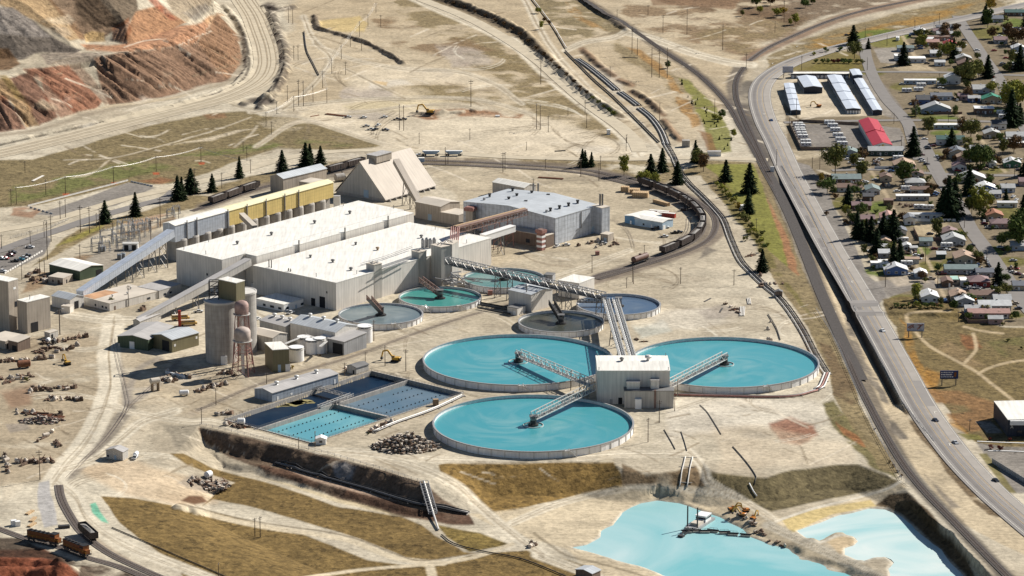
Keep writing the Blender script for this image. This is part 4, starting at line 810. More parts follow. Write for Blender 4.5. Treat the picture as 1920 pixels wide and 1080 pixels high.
r0, r1 = up3(a + v*.5 - un*.4, hR), up3(a + v*.5 + u + un*.4, hR)
for e in (a - vn*1.2, a + v + vn*1.2):
 e0, e1 = up3(e - un*.4, 1.6), up3(e + u + un*.4, 1.6); mb.quad(e0, e1, r1, r0); mb.quad(e0 - Vector((0, 0, .4)), e1 - Vector((0, 0, .4)), r1 - Vector((0, 0, .4)), r0 - Vector((0, 0, .4))); mb.quad(e0, r0, r0 - Vector((0, 0, .4)), e0 - Vector((0, 0, .4))); mb.quad(e1, r1, r1 - Vector((0, 0, .4)), e1 - Vector((0, 0, .4)))
mat("tan_roof", (.50,.43,.35), .65, var=.07, scale=.1, ribs=3, ribd=.05, streak=.1); mb.build("roof", "tan_roof", root)
mb = MB()
for e in (a + un*.1, a + u - un*.1): mb = MB(); mb.add([up3(e, 1.6), up3(e + v*.5, hR - .4), up3(e + v, 1.6)], [(0, 1, 2)]); mb.build("gable_wall", "pale_siding", root)
mb = MB(); p = wp((738,296), 23); d = un
c0 = a + v*.5 + u*.38; mb.box((c0.x, c0.y, hR - .6), (u.length*.3, 8, 4.6), math.atan2(u.y, u.x)); mb.build("ridge_house", "tan_siding", root); mb = MB(); mb.box((c0.x, c0.y, hR + 1.85), (u.length*.3 + .8, 8.8, .3), math.atan2(u.y, u.x)); mb.build("ridge_house_roof", "grey_roof", root)
for k in range(9):
 p = a + u*(k + .5)/9 - vn*1.6; mb = MB(); mb.box((p.x, p.y, .8), (.8, 3.0, 1.6), math.atan2(u.y, u.x), taper=.6); mb.build("buttress", "concrete", root)
opening(root, a, u, v, 'v', 15, 4, 1, 5, "pale_blue_paint", "door")
def gallery(name, label, p, q, w_, h_, m, roof, legs=(), leg_m="steel", cat="conveyor", group=None):
 root = thing(name, label, cat, (p.x, p.y, 0), group=group); mb = MB(); mb.bar(p, q, w_, h_); mb.build("housing", m, root); d = (q - p).normalized()
 s = d.cross(Vector((0, 0, 1))).normalized(); up = s.cross(d).normalized(); mb = MB(); mb.bar(p + up*(h_/2 + .12), q + up*(h_/2 + .12), w_ + .5, .22); mb.build("roof", roof, root)
 for t_ in legs:
  c = p + (q - p)*t_ - up*h_/2; mb = MB(); b = settle(c.x, c.y)
  for sg in (-1, 1): mb.bar((c.x + s.x*sg*(w_*.4 + .08*(c.z - b)), c.y + s.y*sg*(w_*.4 + .08*(c.z - b)), b), (c.x + s.x*sg*w_*.4, c.y + s.y*sg*w_*.4, c.z), .5)
  n_ = max(1, int((c.z - b)/5))
  for k in range(n_):
   z0, z1 = b + (c.z - b)*k/n_, b + (c.z - b)*(k + 1)/n_; e = w_*.45
   mb.bar((c.x - s.x*e, c.y - s.y*e, z0), (c.x + s.x*e, c.y + s.y*e, z1), .25); mb.bar((c.x + s.x*e, c.y + s.y*e, z0), (c.x - s.x*e, c.y - s.y*e, z1), .25)
  mb.build("trestle", leg_m, root)
 return root
gallery("conveyor_gallery", "long grey covered conveyor climbing to the silver end of the ore bins", wp((150,552), 5), wp((321,437), 18.5), 4.6, 4.2, "silver_cladding", "silver_cladding", (.35, .52, .64, .78, .9))
gallery("conveyor_gallery", "tan covered conveyor climbing from the yard to the mill past the silos", wp((262,603), 2.2), wp((466,491), 17.5), 4.4, 4.0, "pale_siding", "grey_roof", (.3, .5, .7))
gallery("conveyor_gallery", "steep tan conveyor leaning on the A frame ore store roof", wp((786,381), 6), wp((742,302), 25), 3.6, 3.2, "tan_siding", "tan_roof", (.25, .55))
gallery("conveyor_gallery", "white duct bridging from the mill to the grey roofed crusher hall", wp((905,446), 13), wp((962,428), 14), 4.2, 3.6, "white_paint", "white_paint", (.6,))
root, a, u, v = bld("conveyor_portal", "low pale shed at the foot of the tan conveyor", "shed", (262,603), (256,598), (302,587), 4, "pale_siding", "grey_roof", 'gu', 1.0)
BL = [
 ("transfer_house", "tan house at the foot of the steep conveyor below the A frame", (826,388), (783,377.5), (862,378.5), 10, "tan_siding", "dirty_roof", 'gv', 1.6, [('u',5,2.5,0,4,"door","white_paint"),('v',9,3,0,4,"door","pale_blue_paint")]),
 ("pump_house", "low tan annex with pipes right of the conveyor transfer house", (860,404), (829,396), (884,396), 6.5, "tan_siding", "dirty_roof", 'flat', 1, []),
 ("steel_shed", "long cream roofed shed behind the grey roofed crusher hall", (983,352.5), (926,341), (1005,346.5), 8, "pale_siding", "white_roof", 'gv', 1.6, []),
 ("truck_shop", "dark green walled shop with a cream roof near the substation", (149.6,508.5), (93.6,495), (193.4,497.5), 5.6, "green_siding", "white_roof", 'gv', 1.6, [('u',15,4.5,0,3.8,"door","black"),('u',23,1.2,0,2.2,"door","white_paint")]),
 ("tool_shed", "small flat tan shed in front of the dark green shop", (118,522.5), (95,517), (136,515), 3.6, "tan_siding", "dirty_roof", 'flat', 1, [('v',3,1.4,0,2.3,"door","black"),('v',7,1.2,.9,1.2,"window","glass"),('u',4,1.2,0,2.2,"door","black")]),
 ("reclaim_house", "white gabled house where the long grey conveyor starts", (131,562.5), (98,554.5), (157,555.5), 6, "white_siding", "steel_roof", 'gv', 1.8, [('u',5,3.2,0,4.4,"door","black"),('u',10,1.2,0,2.4,"door","grey_steel")]),
 ("lean_to", "small pale annex in front of the white conveyor house", (131,576), (117,573), (138,572), 3.6, "white_siding", "dirty_roof", 'flat', 1, []),
 ("office_building", "long low office with a rust stained roof by the plant yard", (205.5,570), (158,554.5), (296,546.5), 4.2, "white_siding", "dirty_roof", 'flat', 1, [('v',3,1.4,1,1.2,"window","glass"),('v',6,1.4,1,1.2,"window","glass"),('v',12,1.2,1,1.2,"window","glass"),('u',4,1.2,0,2.3,"door","brown_siding"),('u',30,2.5,1,1.2,"window","glass")]),
 ("office_building", "shaded office wing between the rusty roof and the mill wall", (298,546), (262,537), (340,533), 4.4, "pale_siding", "grey_roof", 'flat', 1, [('u',5,2,1,1.2,"window","glass"),('u',10,2,1,1.2,"window","glass")]),
 ("process_tower", "tall tan windowed tower at the left edge of the photo", (15,529), (-18,521), (33.7,523.5), 28, "tan_siding", "white_roof", 'flat', 1, [('u',6,2.6,13,3,"window","glass"),('u',5,2,23,1.2,"window","white_paint")]),
 ("process_building", "tan windowless block with a cream roof beside the left tower", (50,567.5), (30,563.5), (93.5,557), 17.5, "tan_siding", "white_roof", 'flat', 1, [('u',5,5,0,5.5,"door","black")]),
 ("loading_annex", "white low annex at the foot of the tan left block", (93,625), (88,621), (109,620), 3.4, "pale_siding", "dirty_roof", 'flat', 1, [('u',2,1.5,0,2.4,"door","black")]),
 ("lean_to", "grey brown lean to in front of the tall left tower", (33,642), (17,637.5), (56.5,635), 5.2, "brown_siding", "dirty_roof", 'sv', 1, [('v',2.5,3.5,0,3,"door","black")]),
 ("lean_to", "long tan lean to at the left edge under the tower", (10,641), (-30,634), (48,629), 4.2, "tan_siding", "dirty_roof", 'flat', 1, [('u',3,3.5,0,3,"door","black")]),
 ("metal_shed", "green walled gabled shed left of its tan twin", (277.5,637.5), (229,626), (325,612), 6, "green_siding", "grey_roof", 'gu', 1.5, [('v',10,3,0,4,"door","white_paint"),('v',18,1.2,0,2.2,"door","pale_siding")]),
 ("metal_shed", "olive tan gabled shed with a tall open doorway near the silos", (322.5,637.5), (285,627.5), (372.5,624), 7, "olive_siding", "steel_roof", 'gu', 1.6, [('v',5,5.5,0,5.8,"door","black"),('u',2,1.3,3,1.3,"window","white_paint"),('u',18,1.3,4,1.3,"window","white_paint")]),
 ("filter_building", "olive flat roofed block between the water towers and the white tanks", (511,657), (468,645), (542,655), 12, "olive_siding", "white_roof", 'flat', 1, [('u',3.5,1.6,0,4,"door","pale_blue_paint"),('u',8,2.6,0,4,"door","white_paint")]),
 ("concentrate_shed", "large pale gabled shed above the white concentrate tanks", (628.5,623.5), (549,604), (669.7,610.5), 10, "white_siding", "steel_roof", 'gv', 2.6, []),
 ("concentrate_shed", "grey open fronted shed at the lower end of the concentrate works", (645,641.5), (616,634), (687,628), 7.4, "grey_siding", "grey_roof", 'sv', 1.2, [('v',4.5,7,0,6,"door","black")]),
 ("concentrate_shed", "small pale hipped shed beside the rear silo", (511,634), (478,620), (538,625.5), 8, "pale_siding", "dirty_roof", 'gv', 1.6, []),
 ("concentrate_shed", "dark grey roofed wing behind the small pale hipped shed", (535,613), (480,602), (572,604), 8, "pale_siding", "grey_roof", 'gv', 1.4, []),
 ("white_office", "single storey white office with a ribbon of windows below the mill wall", (532,572), (481,560.5), (569,561.5), 4, "white_paint", "white_roof", 'flat', 1, [('v',3,2.4,1,1.3,"window","glass"),('v',9,3,1,1.3,"window","glass"),('v',15,2,1,1.3,"window","glass"),('u',3,2.2,1,1.3,"window","glass"),('u',10,1.2,0,2.2,"door","pale_blue_paint"),('u',15,2.2,1,1.3,"window","glass")]),
 ("white_office", "small white lean to behind the silos at the mill wall", (505,540), (470,531), (522,536), 4, "white_paint", "white_roof", 'flat', 1, []),
 ("basin_house", "long low grey metal shed along the dark basin", (510,737.5), (476,729.5), (634,701), 4.8, "blue_grey_siding", "grey_roof", 'gu', 1.3, [('u',4,1.2,0,2.2,"door","white_paint"),('u',14,1.4,1,1,"window","white_paint"),('u',46,1.2,0,2.3,"door","white_paint")]),
 ("sampling_hut", "small grey roofed hut at the top corner of the basins", (668,690), (650,686), (691,683), 3.6, "pale_siding", "dark_roof", 'gu', .9, [('v',2,1,0,2,"door","black")]),
 ("lab_building", "pale gabled building left of the brown thickener", (996,553), (954.5,543.5), (1036,541.5), 10, "white_siding", "steel_roof", 'gv', 1.2, []),
 ("lean_to", "low dark roofed annex at the foot of the pale gabled building", (970,579), (954,574.5), (985,573.5), 4, "white_siding", "dark_roof", 'flat', 1, [('v',2,1.8,0,2.4,"door","white_paint")]),
 ("reagent_building", "white flat building half hidden by the long pipe bridge", (1086,532), (1044,527), (1114.5,521), 9, "white_siding", "white_roof", 'flat', 1, []),
 ("control_hut", "small grey box hut beside the pipe bridge near the rear thickener", (1036,517), (1021,514.5), (1041.5,512.5), 4.5, "grey_siding", "dark_roof", 'flat', 1, []),
 ("crusher_shed", "grey roofed long building left of the A frame ore store", (531,335.5), (509,330), (612.5,316), 11, "tan_siding", "steel_roof", 'gu', 2.2, []),
 ("tank_house", "tan flat annex with a round tank by the grey roofed long building", (590,345), (563,340), (612,338), 8, "tan_siding", "dirty_roof", 'flat', 1, []),
 ("cap_lamp_house", "white shed at the right end of the yellow bins", (637.5,369), (625,369), (638,367), 8, "white_paint", "grey_roof", 'flat', 1, []),
 ("dry_house", "pale blue low workshop inside the railway loop", (1242,417.5), (1190,409), (1262,411), 4.6, "pale_blue_paint", "white_roof", 'gv', .8, [('v',3,1.3,1,1.2,"window","glass"),('v',8,1.2,0,2.2,"door","white_paint"),('v',14,1.3,1,1.2,"window","glass"),('u',2,2.4,0,2.6,"door","white_paint")]),
 ("dry_house", "blue gabled end workshop at the left of the pale blue one", (1203,411), (1172,404), (1240,402), 4.6, "blue_paint", "white_roof", 'gu', .8, [('v',5,1.3,1,1.2,"window","glass"),('v',9,1.2,0,2.2,"door","white_paint")]),
 ("pole_barn", "small grey roofed white hut on the pale yard at lower left", (230,848), (200,843.5), (240,842), 4.2, "pale_siding", "grey_roof", 'gu', 1.4, [('v',4,1.2,0,2.2,"door","pale_blue_paint"),('v',8,1,1,1,"window","glass")]),
 ("pump_hut", "grey roofed hut at the bottom edge below the tailings pond", (1110,1076), (1084,1066), (1126,1069), 3.4, "brown_siding", "steel_roof", 'gu', .9, []),
]
for nm, lab, A, L, Rr, h, wl, rf, rt, rise, ops in BL:
 zz = -DEP if nm == "pump_hut" else 0.0
 if nm == "pump_hut":
  root = thing(nm, lab, "hut", (0, 0, 0)); fr = frame(A, L, Rr, h + zz); root.location = (fr[0].x, fr[0].y, zz); a, u, v = shell(root, A, L, Rr, h + zz, wl, rf, rt, rise, z0=zz, fr=fr); continue
 root, a, u, v = bld(nm, lab, "shed" if "shed" in nm or "lean" in nm or "hut" in nm else "building", A, L, Rr, h, wl, rf, rt, rise)
 for sd_, s_, w_, z_, h_, on, om in ops: opening(root, a, u, v, sd_, s_, w_, z_, h_, om, on)
 if nm in ("concentrate_shed", "basin_house") and rf != "dirty_roof":
  for t_ in (.2, .5, .8):
   q = a + (u if nm == "basin_house" else v)*t_ + (v if nm == "basin_house" else u)*.5
   if h != 7.4: roofbit(root, q, "roof_fan", "pale_steel", 'fan', h + rise, .8)
 if nm == "office_building" and rf == "dirty_roof":
  q = a + v*.72 + u*.03; mb = MB(); cs = [a + v*.55 + u*.02, a + v*.6 + u*.55, a + v*.98 + u*.5, a + v*.98 + u*.02]; mb.prism([(p.x, p.y) for p in cs], h + .36, h + .40); mb.build("rust_stain", "rusty_roof", root)
  for t_, s_ in ((.3, .4), (.55, .3), (.8, .6)): roofbit(root, a + u*t_ + v*s_, "roof_vent", "pale_steel", 'vent', h + .4, .6)
 if nm in ("process_building",): roofbit(root, a + u*.3 + v*.4, "roof_vent", "grey_steel", 'stack', h + .3, .6)
 if nm in ("lab_building",): roofbit(root, a + u*.4 + v*.6, "roof_vent", "pale_steel", 'fan', h + 1, .8); roofbit(root, a + u*.1 + v*.3, "flue", "steel", 'stack', h + .4, .8)
root, a, u, v = bld("crusher_hall", "grey metal roofed hall with patched blue grey walls inside the railway loop", "industrial building", (1041,409.5), (877,376), (1124,385), 16.5, "old_metal_siding", "steel_roof", 'gu', 2.5, eave=.2)
shell(root, (1128.5,391), (1106,386), (1143.5,387.5), 16.6, "old_metal_siding", "dirty_roof", names=("annex_wall", "annex_roof"))
for q in ((918,368),(954,374.5),(961,357),(969,368),(986,381),(997,363),(1028,369),(1032,395),(1049,390.5),(1066,385.5),(1083,380.5)): roofbit(root, wp(q, 17.8), "roof_fan", "dark_steel", 'hood', 17.6, .95)
for q in ((1000,357),(1009,357),(1125,386),(1129.5,386)):
 mb = MB(); p = wp(q, 16.5); mb.tube([(p.x, p.y, 15), (p.x, p.y, 24 if q[0] > 1100 else 21)], .6, 10); mb.build("exhaust_stack", "steel", root)
for q in ((908,375,402),(1025,398,435)):
 mb = MB(); p = wp((q[0], q[1]), 17); mb.tube([(p.x, p.y - 2, 2), (p.x, p.y - 2, 19)], .9, 10); mb.build("exhaust_stack", "grey_steel", root)
opening(root, a, u, v, 'u', 38, 3, 0, 4.5, "pale_blue_paint", "door")
mb = MB(); p = a + u*.58; d_ = Vector((u.y, -u.x, 0)).normalized()*.3; mb.bar((p.x + d_.x, p.y + d_.y, 6), (p.x + d_.x, p.y + d_.y, 16), .4); mb.bar((p.x + d_.x, p.y + d_.y, 6), (p.x + d_.x - un.x*4, p.y + d_.y - un.y*4, 6), .3); mb.build("wall_pipe", "steel", root)
root, a, u, v = bld("brown_annex", "low brown flat annex in front of the crusher hall corner", "annex", (1024,443), (951,427), (1038.5,438.5), 7.5, "brown_siding", "dirty_roof")
opening(root, a, u, v, 'v', 14, 3, 1.5, 2.4, "glass", "window")
root, a, u, v = bld("brick_chimney", "square red and white patched chimney at the crusher hall corner", "chimney", (1016,432.5), (1007.5,430.5), (1022.5,430.5), 12.5, "faded_red", "red_brown")
mb = MB(); c_ = a + (u + v)*.5
for z_ in (2.5, 5.5, 8.5): mb.box((c_.x, c_.y, z_), (u.length + .25, v.length + .25, 1.3), math.atan2(u.y, u.x))
mb.build("white_band", "white_paint", root); mb = MB(); mb.box((c_.x, c_.y, 11.6), (u.length + 1.4, v.length + 1.4, 1.8), math.atan2(u.y, u.x)); mb.build("cap", "faded_red", root)
root, a, u, v = bld("brick_chimney", "square tan chimney with a red top left of the crusher hall", "chimney", (886,390.5), (875,388), (892,387.5), 15, "tan_siding", "faded_red")
mb = MB(); c_ = a + (u + v)*.5; mb.box((c_.x, c_.y, 14), (u.length + 1.6, v.length + 1.6, 2.0), math.atan2(u.y, u.x)); mb.build("cap", "faded_red", root)
root, a, u, v = bld("lean_to", "small tan lean to on the right end of the crusher hall", "shed", (1140,441), (1128,438), (1150.5,437), 4.5, "tan_siding", "dirty_roof"); opening(root, a, u, v, 'v', 2, 2, 0, 2.6, "pale_blue_paint", "door")
A, Rr, L = (1120.5,695.5), (1256,695.5), (1112.5,667.5)
root, a, u, v = bld("pump_building", "square pale metal building standing between the three turquoise thickeners", "industrial building", A, L, Rr, 17.5, "white_siding", "white_roof", 'gu', 1.1, eave=.25)
n_ = Vector((u.y, -u.x, 0)).normalized(); n_ = -n_ if n_.y > 0 else n_; un = u.normalized()
c_ = a + un*26 + n_*3.5; mb = MB(); mb.box((c_.x - .0, c_.y, 4.4), (25, 7, 8.8), math.atan2(u.y, u.x)); mb.build("front_annex", "pale_siding", root); mb = MB(); mb.box((c_.x, c_.y, 8.95), (25.4, 7.4, .3), math.atan2(u.y, u.x)); mb.build("annex_roof", "dark_roof", root)
for s_, w_, h_ in ((18, 6.6, 3.6), (29, 4.2, 4.6)):
 q = a + un*s_ + n_*2.2; mb = MB(); mb.box((q.x, q.y, 9.1 + h_/2), (w_, 4.2, h_), math.atan2(u.y, u.x)); mb.build("air_unit", "white_siding", root); mb = MB(); mb.box((q.x, q.y, 9.2 + h_), (w_ + .4, 4.6, .2), math.atan2(u.y, u.x)); mb.build("unit_lid", "grey_roof", root)
q = a + un*20.5 + n_*8.2; mb = MB(); mb.box((q.x, q.y, 2.6), (3.2, 2.4, 5.2), math.atan2(u.y, u.x)); mb.build("porch", "white_paint", root)
q = a + un*29 + n_*7.4; mb = MB(); mb.bar((q.x, q.y, 0), (q.x, q.y, 9.5), .9); mb.build("downpipe", "red_brown", root)
opening(root, a, u, v, 'u', 37, 2.6, 0, 4.5, "black", "door"); opening(root, a, u, v, 'u', 7, 1.4, 0, 2.6, "grey_steel", "door"); opening(root, a, u, v, 'u', 11.6, 2.0, 0, 3.4, "black", "door")
roofbit(root, a + u*.35 + v*.5, "roof_vent", "steel", 'vent', 18.5, 1.0); roofbit(root, a + u*.72 + v*.55, "roof_fan", "pale_steel", 'fan', 18.5, 1.2)
for s_, t_ in ((.02, .03), (.98, .03), (.02, .97), (.98, .97)): roofbit(root, a + u*s_ + v*t_, "flue", "steel", 'stack', 17.5, .4)
def silo(px, py, r, h, lab):
 b = G(px, py, 0); root = thing("concrete_silo", lab, "silo", (b.x, b.y, 0)); mb = MB(); mb.lathe((b.x, b.y, 0), [(r, 0), (r, h)], 40); mb.build("shell", "concrete", root)
 mb = MB(); mb.lathe((b.x, b.y, h), [(r + .35, -.5), (r + .35, .5), (r - .3, .5), (r - .3, .3), (0, .3)], 40); mb.build("roof_slab", "pale_concrete", root); return root, b
s1, b1 = silo(415.5, 676, 8.4, 33, "wide round concrete silo nearest the green sheds"); s2, b2 = silo(455, 658, 7.8, 33, "rear concrete silo behind the old water towers")
mb = MB(); mb.box((b1.x + 2, b1.y - 8.45, 2.4), (3.2, .4, 4.8)); mb.build("door", "white_paint", s1)
root, a, u, v = bld("head_house", "tan windowless head house on top of the two concrete silos", "head house", (442.5,531.5), (419,521.5), (459,526.5), 43.5, "olive_siding", "white_roof", z0=33.6); root.location.z = 33.6
for ch in root.children: ch.location.z -= 33.6
fr_ = thing("frame_tower", "open steel frame behind the head house on the silos", "steel frame", (b1.x - 4, b1.y + 4, 33.5)); mb = MB()
for dx in (-6, -1):
 for dy in (1, 5): mb.bar((b1.x + dx, b1.y + dy, 33.3), (b1.x + dx, b1.y + dy, 43), .45)
for z_ in (36, 39.5, 43):
 mb.bar((b1.x - 6, b1.y + 1, z_), (b1.x - 1, b1.y + 1, z_), .4); mb.bar((b1.x - 6, b1.y + 5, z_), (b1.x - 1, b1.y + 5, z_), .4); mb.bar((b1.x - 6, b1.y + 1, z_), (b1.x - 6, b1.y + 5, z_), .4); mb.bar((b1.x - 6, b1.y + 1, z_ - 3), (b1.x - 1, b1.y + 1, z_), .3)
mb.build("column", "dark_steel", fr_)
def water_tower(px, py, r, zt, hh, lab, m):
 b = G(px, py, 0); root = thing("water_tower", lab, "water tower", (b.x, b.y, 0)); mb = MB()
 mb.lathe((b.x, b.y, zt), [(.0, -r*.55), (r*.55, -r*.4), (r, 0), (r, hh), (r*.8, hh + r*.32), (r*.4, hh + r*.5), (0, hh + r*.55)], 28); mb.build("tank", m, root, smooth=True)
 mb = MB(); mb.lathe((b.x, b.y, zt), [(r, -.15), (r + .9, -.15), (r + .9, .05), (r, .05)], 28)
 for k in range(14): t_ = k/14*6.283; mb.bar((b.x + (r + .85)*math.cos(t_), b.y + (r + .85)*math.sin(t_), zt), (b.x + (r + .85)*math.cos(t_), b.y + (r + .85)*math.sin(t_), zt + 1.1), .1)
 mb.build("balcony", "pale_steel", root)
 for k in range(4):
  t_ = .5 + k*math.pi/2; mb = MB(); mb.bar((b.x + r*1.55*math.cos(t_), b.y + r*1.55*math.sin(t_), 0), (b.x + r*.98*math.cos(t_), b.y + r*.98*math.sin(t_), zt), .5); mb.build("leg", "faded_red", root)
 mb = MB(); n_ = 3
 for k in range(4):
  t0, t1 = .5 + k*math.pi/2, .5 + (k + 1)*math.pi/2
  for j in range(n_):
   f0, f1 = j/n_, (j + 1)/n_; q = lambda t_, f: (b.x + r*(1.55 - .57*f)*math.cos(t_), b.y + r*(1.55 - .57*f)*math.sin(t_), zt*f)
   mb.bar(q(t0, f1), q(t1, f1), .22); mb.bar(q(t0, f0), q(t1, f1), .12); mb.bar(q(t1, f0), q(t0, f1), .12)
 mb.build("brace", "faded_red", root); mb = MB(); mb.tube([(b.x, b.y, 0), (b.x, b.y, zt - r*.3)], .8, 10); mb.build("riser", "pale_steel", root)
mat("rusty_tank", (.33,.22,.19), .7, var=.4, scale=.35); mat("cream_tank", (.42,.34,.29), .65, var=.3, scale=.3)
water_tower(456, 702, 4.3, 18.5, 5.0, "nearer and lower old water tower with a cream and rust tank", "cream_tank"); water_tower(455, 686, 3.7, 28.5, 5.2, "taller old water tower with a faded red tank rising behind", "rusty_tank")
for i, (px, py, r, h, m) in enumerate(((556,676,4.0,6.4,"tank_white"),(585,662,3.4,6.5,"tank_white"),(600,661,3.2,7,"tank_white"),(612,655,3.0,6.5,"tank_white"),(684,641,4.2,8.0,"tank_white"),(570,655,3.6,6,"tank_white"))):
 b = G(px, py, 0); o = thing("storage_tank", None, "tank", (b.x, b.y, 0), group="white tanks of the concentrate works"); later(o, "white upright storage tank", "tank", "white tanks of the concentrate works")
 mb = MB(); mb.lathe((b.x, b.y, 0), [(r, 0), (r, h)], 24); mb.build("shell", m, o); mb = MB(); mb.lathe((b.x, b.y, h), [(r + .2, 0), (r + .2, .25), (0, .9)], 24); mb.build("lid", "pale_steel", o)
 mb = MB()
 for k in range(12): t_ = k/12*6.283; mb.bar((b.x + r*math.cos(t_), b.y + r*math.sin(t_), h), (b.x + r*math.cos(t_), b.y + r*math.sin(t_), h + 1.2), .1)
 mb.lathe((b.x, b.y, h + 1.15), [(r, 0), (r + .1, 0), (r + .1, .1), (r, .1)], 20); mb.build("railing", "white_paint", o)
pl = thing("tank_platform", "railed steel platform over the white concentrate tanks", "platform", tuple(G(585,660,0))); mb = MB()
for p, q in (((533,645),(575,628)),((575,628),(612,640)),((533,648),(545,652)),((612,640),(600,650))): mb.bar(wp(p, 7), wp(q, 7), 1.6, .25); mb.bar(wp(p, 8.2), wp(q, 8.2), .15);
for p in ((533,645),(555,637),(575,628),(595,635),(612,640)): c_ = wp(p, 7); mb.bar((c_.x, c_.y, 0), (c_.x, c_.y, 8.2), .25)
mb.build("deck", "pale_steel", pl)
# ================================================================ thickeners
def truss(root, p, q, w_, h_, m, name="bridge_truss", deck=True, n=None, mb=None, bw=.22, top=False):
 p, q = Vector(p), Vector(q); d = q - p; s = d.cross(Vector((0, 0, 1))).normalized()*(w_/2); n = n or max(3, int(d.length/(h_*1.1))); own = mb is None; mb = mb or MB(); Z = Vector((0, 0, h_))
 for sg in (-1, 1):
  o = s*sg; mb.bar(p + o, q + o, bw*1.4); mb.bar(p + o + Z, q + o + Z, bw*1.3)
  for k in range(n + 1):
   c = p + d*(k/n) + o; mb.bar(c, c + Z, bw)
   if k < n: c2 = p + d*((k + 1)/n) + o; (mb.bar(c, c2 + Z, bw*.8) if k % 2 else mb.bar(c + Z, c2, bw*.8))
 if top:
  for k in range(n + 1): c = p + d*(k/n) + Z; mb.bar(c - s, c + s, bw)
 if own: mb.build(name, m, root)
 if deck:
  b = MB(); b.bar(p + Vector((0, 0, -.1)), q + Vector((0, 0, -.1)), w_*1.02, .35); b.build("walkway", "steel", root)
 return mb
def thickener(lab, cx, cy, rx, h, zw, c1, c2, scale=.042, wallm="tank_white", npan=44):
 global hubs_r
 c = G(cx, cy, h); r = rx*mpp(cx, cy, h); hubs_r = r*.9
 root = thing("thickener_tank", lab, "thickener", (c.x, c.y, 0), group="round thickener tanks"); nseg = 96
 mb = MB(); mb.lathe((c.x, c.y, 0), [(r, -.5), (r, h), (r - .35, h), (r - .35, 0)], nseg); mb.f = [f for f in mb.f if len(f) <= 4]; mb.mi = [0]*len(mb.f);
 for k in range(npan): t = 2*math.pi*k/npan; mb.box((c.x + (r + .12)*math.cos(t), c.y + (r + .12)*math.sin(t), h/2 - .1), (.3, .32, h - .2), t, 1)
 mb.build("wall", [wallm, "pale_steel"], root)
 mb = MB(); mb.lathe((c.x, c.y, h), [(r + .28, -.35), (r + .28, .12), (r - .6, .12), (r - .6, -.1)], nseg); mb.f = [f for f in mb.f if len(f) <= 4]; mb.mi = [0]*len(mb.f); mb.build("rim", "grey_steel", root)
 wm = "pulp_%d_%d" % (cx, cy); water(wm, c1, c2, (c.x, c.y, 0), scale); mb = MB(); mb.lathe((c.x, c.y, 0), [(r - .36, zw), (0.01, zw)], nseg); mb.f = mb.f[:nseg]; mb.mi = [0]*nseg; mb.build("water", wm, root)
 mb = MB(); mb.lathe((c.x, c.y, zw), [(.0, 2.6), (1.6, 2.5), (1.7, .9), (2.6, .8), (2.6, -.3)], 20); mb.build("drive_hub", "dark_steel", root)
 k_ = .075*r + 1.2
 mb = MB(); mb.lathe((c.x, c.y, zw), [(k_ + .15, -.1), (k_ + .15, .45), (k_ - .15, .45), (k_ - .15, -.1)], 36); mb.f = [f for f in mb.f if len(f) <= 4]; mb.mi = [0]*len(mb.f); mb.build("feed_well_ring", "pale_steel" if r > 40 else "dark_steel", root)
 mb = MB(); mb.bar((c.x - 1.5, c.y - 1.5, zw + .8), (c.x - 1.5, c.y - 1.5, zw + 5), .25); mb.bar((c.x + 1.5, c.y - 1.5, zw + .8), (c.x + 1.5, c.y - 1.5, zw + 5), .25); mb.bar((c.x + 1.5, c.y + 1.5, zw + .8), (c.x + 1.5, c.y + 1.5, zw + 5), .25); mb.bar((c.x - 1.5, c.y + 1.5, zw + .8), (c.x - 1.5, c.y + 1.5, zw + 5), .25); mb.box((c.x, c.y, zw + 5), (4, 4, .3)); mb.box((c.x, c.y, zw + 3.2), (2.2, 2.2, 1.6)); mb.build("drive_cage", "steel", root)
 return root, c, r
TQ1, TQ2 = (.055,.275,.31), (.20,.38,.38)
tA, cA, rA = thickener("large turquoise thickener in front, nearest the scrap heap", 1000, 792, 188, 3.6, 2.0, TQ1, TQ2)
tB, cB, rB = thickener("large turquoise thickener left of the central pump building", 972, 673, 178.5, 3.6, 2.0, TQ1, TQ2)
tC, cC, rC = thickener("large turquoise thickener right of the central pump building", 1358.5, 678, 176.5, 3.6, 2.0, (.065,.29,.325), (.21,.39,.39))
tD, cD, rD = thickener("small grey water thickener against the white mill wall", 714, 588, 79, 3.3, 2.4, (.13,.17,.18), (.30,.33,.32), .05, npan=36)
tE, cE, rE = thickener("small teal water thickener below the mill towers", 825, 556, 77, 3.3, 2.2, (.055,.24,.21), (.09,.30,.27), .05, npan=36)
tF, cF, rF = thickener("small teal grey thickener behind the pipe bridge by the crusher hall", 945, 521, 77, 3.3, 2.2, (.10,.22,.21), (.20,.28,.28), .05, npan=36)
tG, cG, rG = thickener("small brown water thickener under the pipe bridge", 1052, 602, 80, 3.3, 2.0, (.05,.055,.045), (.10,.085,.06), .05, npan=36)
tH, cH, rH = thickener("small dark blue water thickener at the pipe bridge corner", 1160, 570, 78.5, 3.3, 2.0, (.07,.11,.17), (.16,.19,.22), .05, npan=36)
def reach(c, px, py, z): return G(px, py, z)
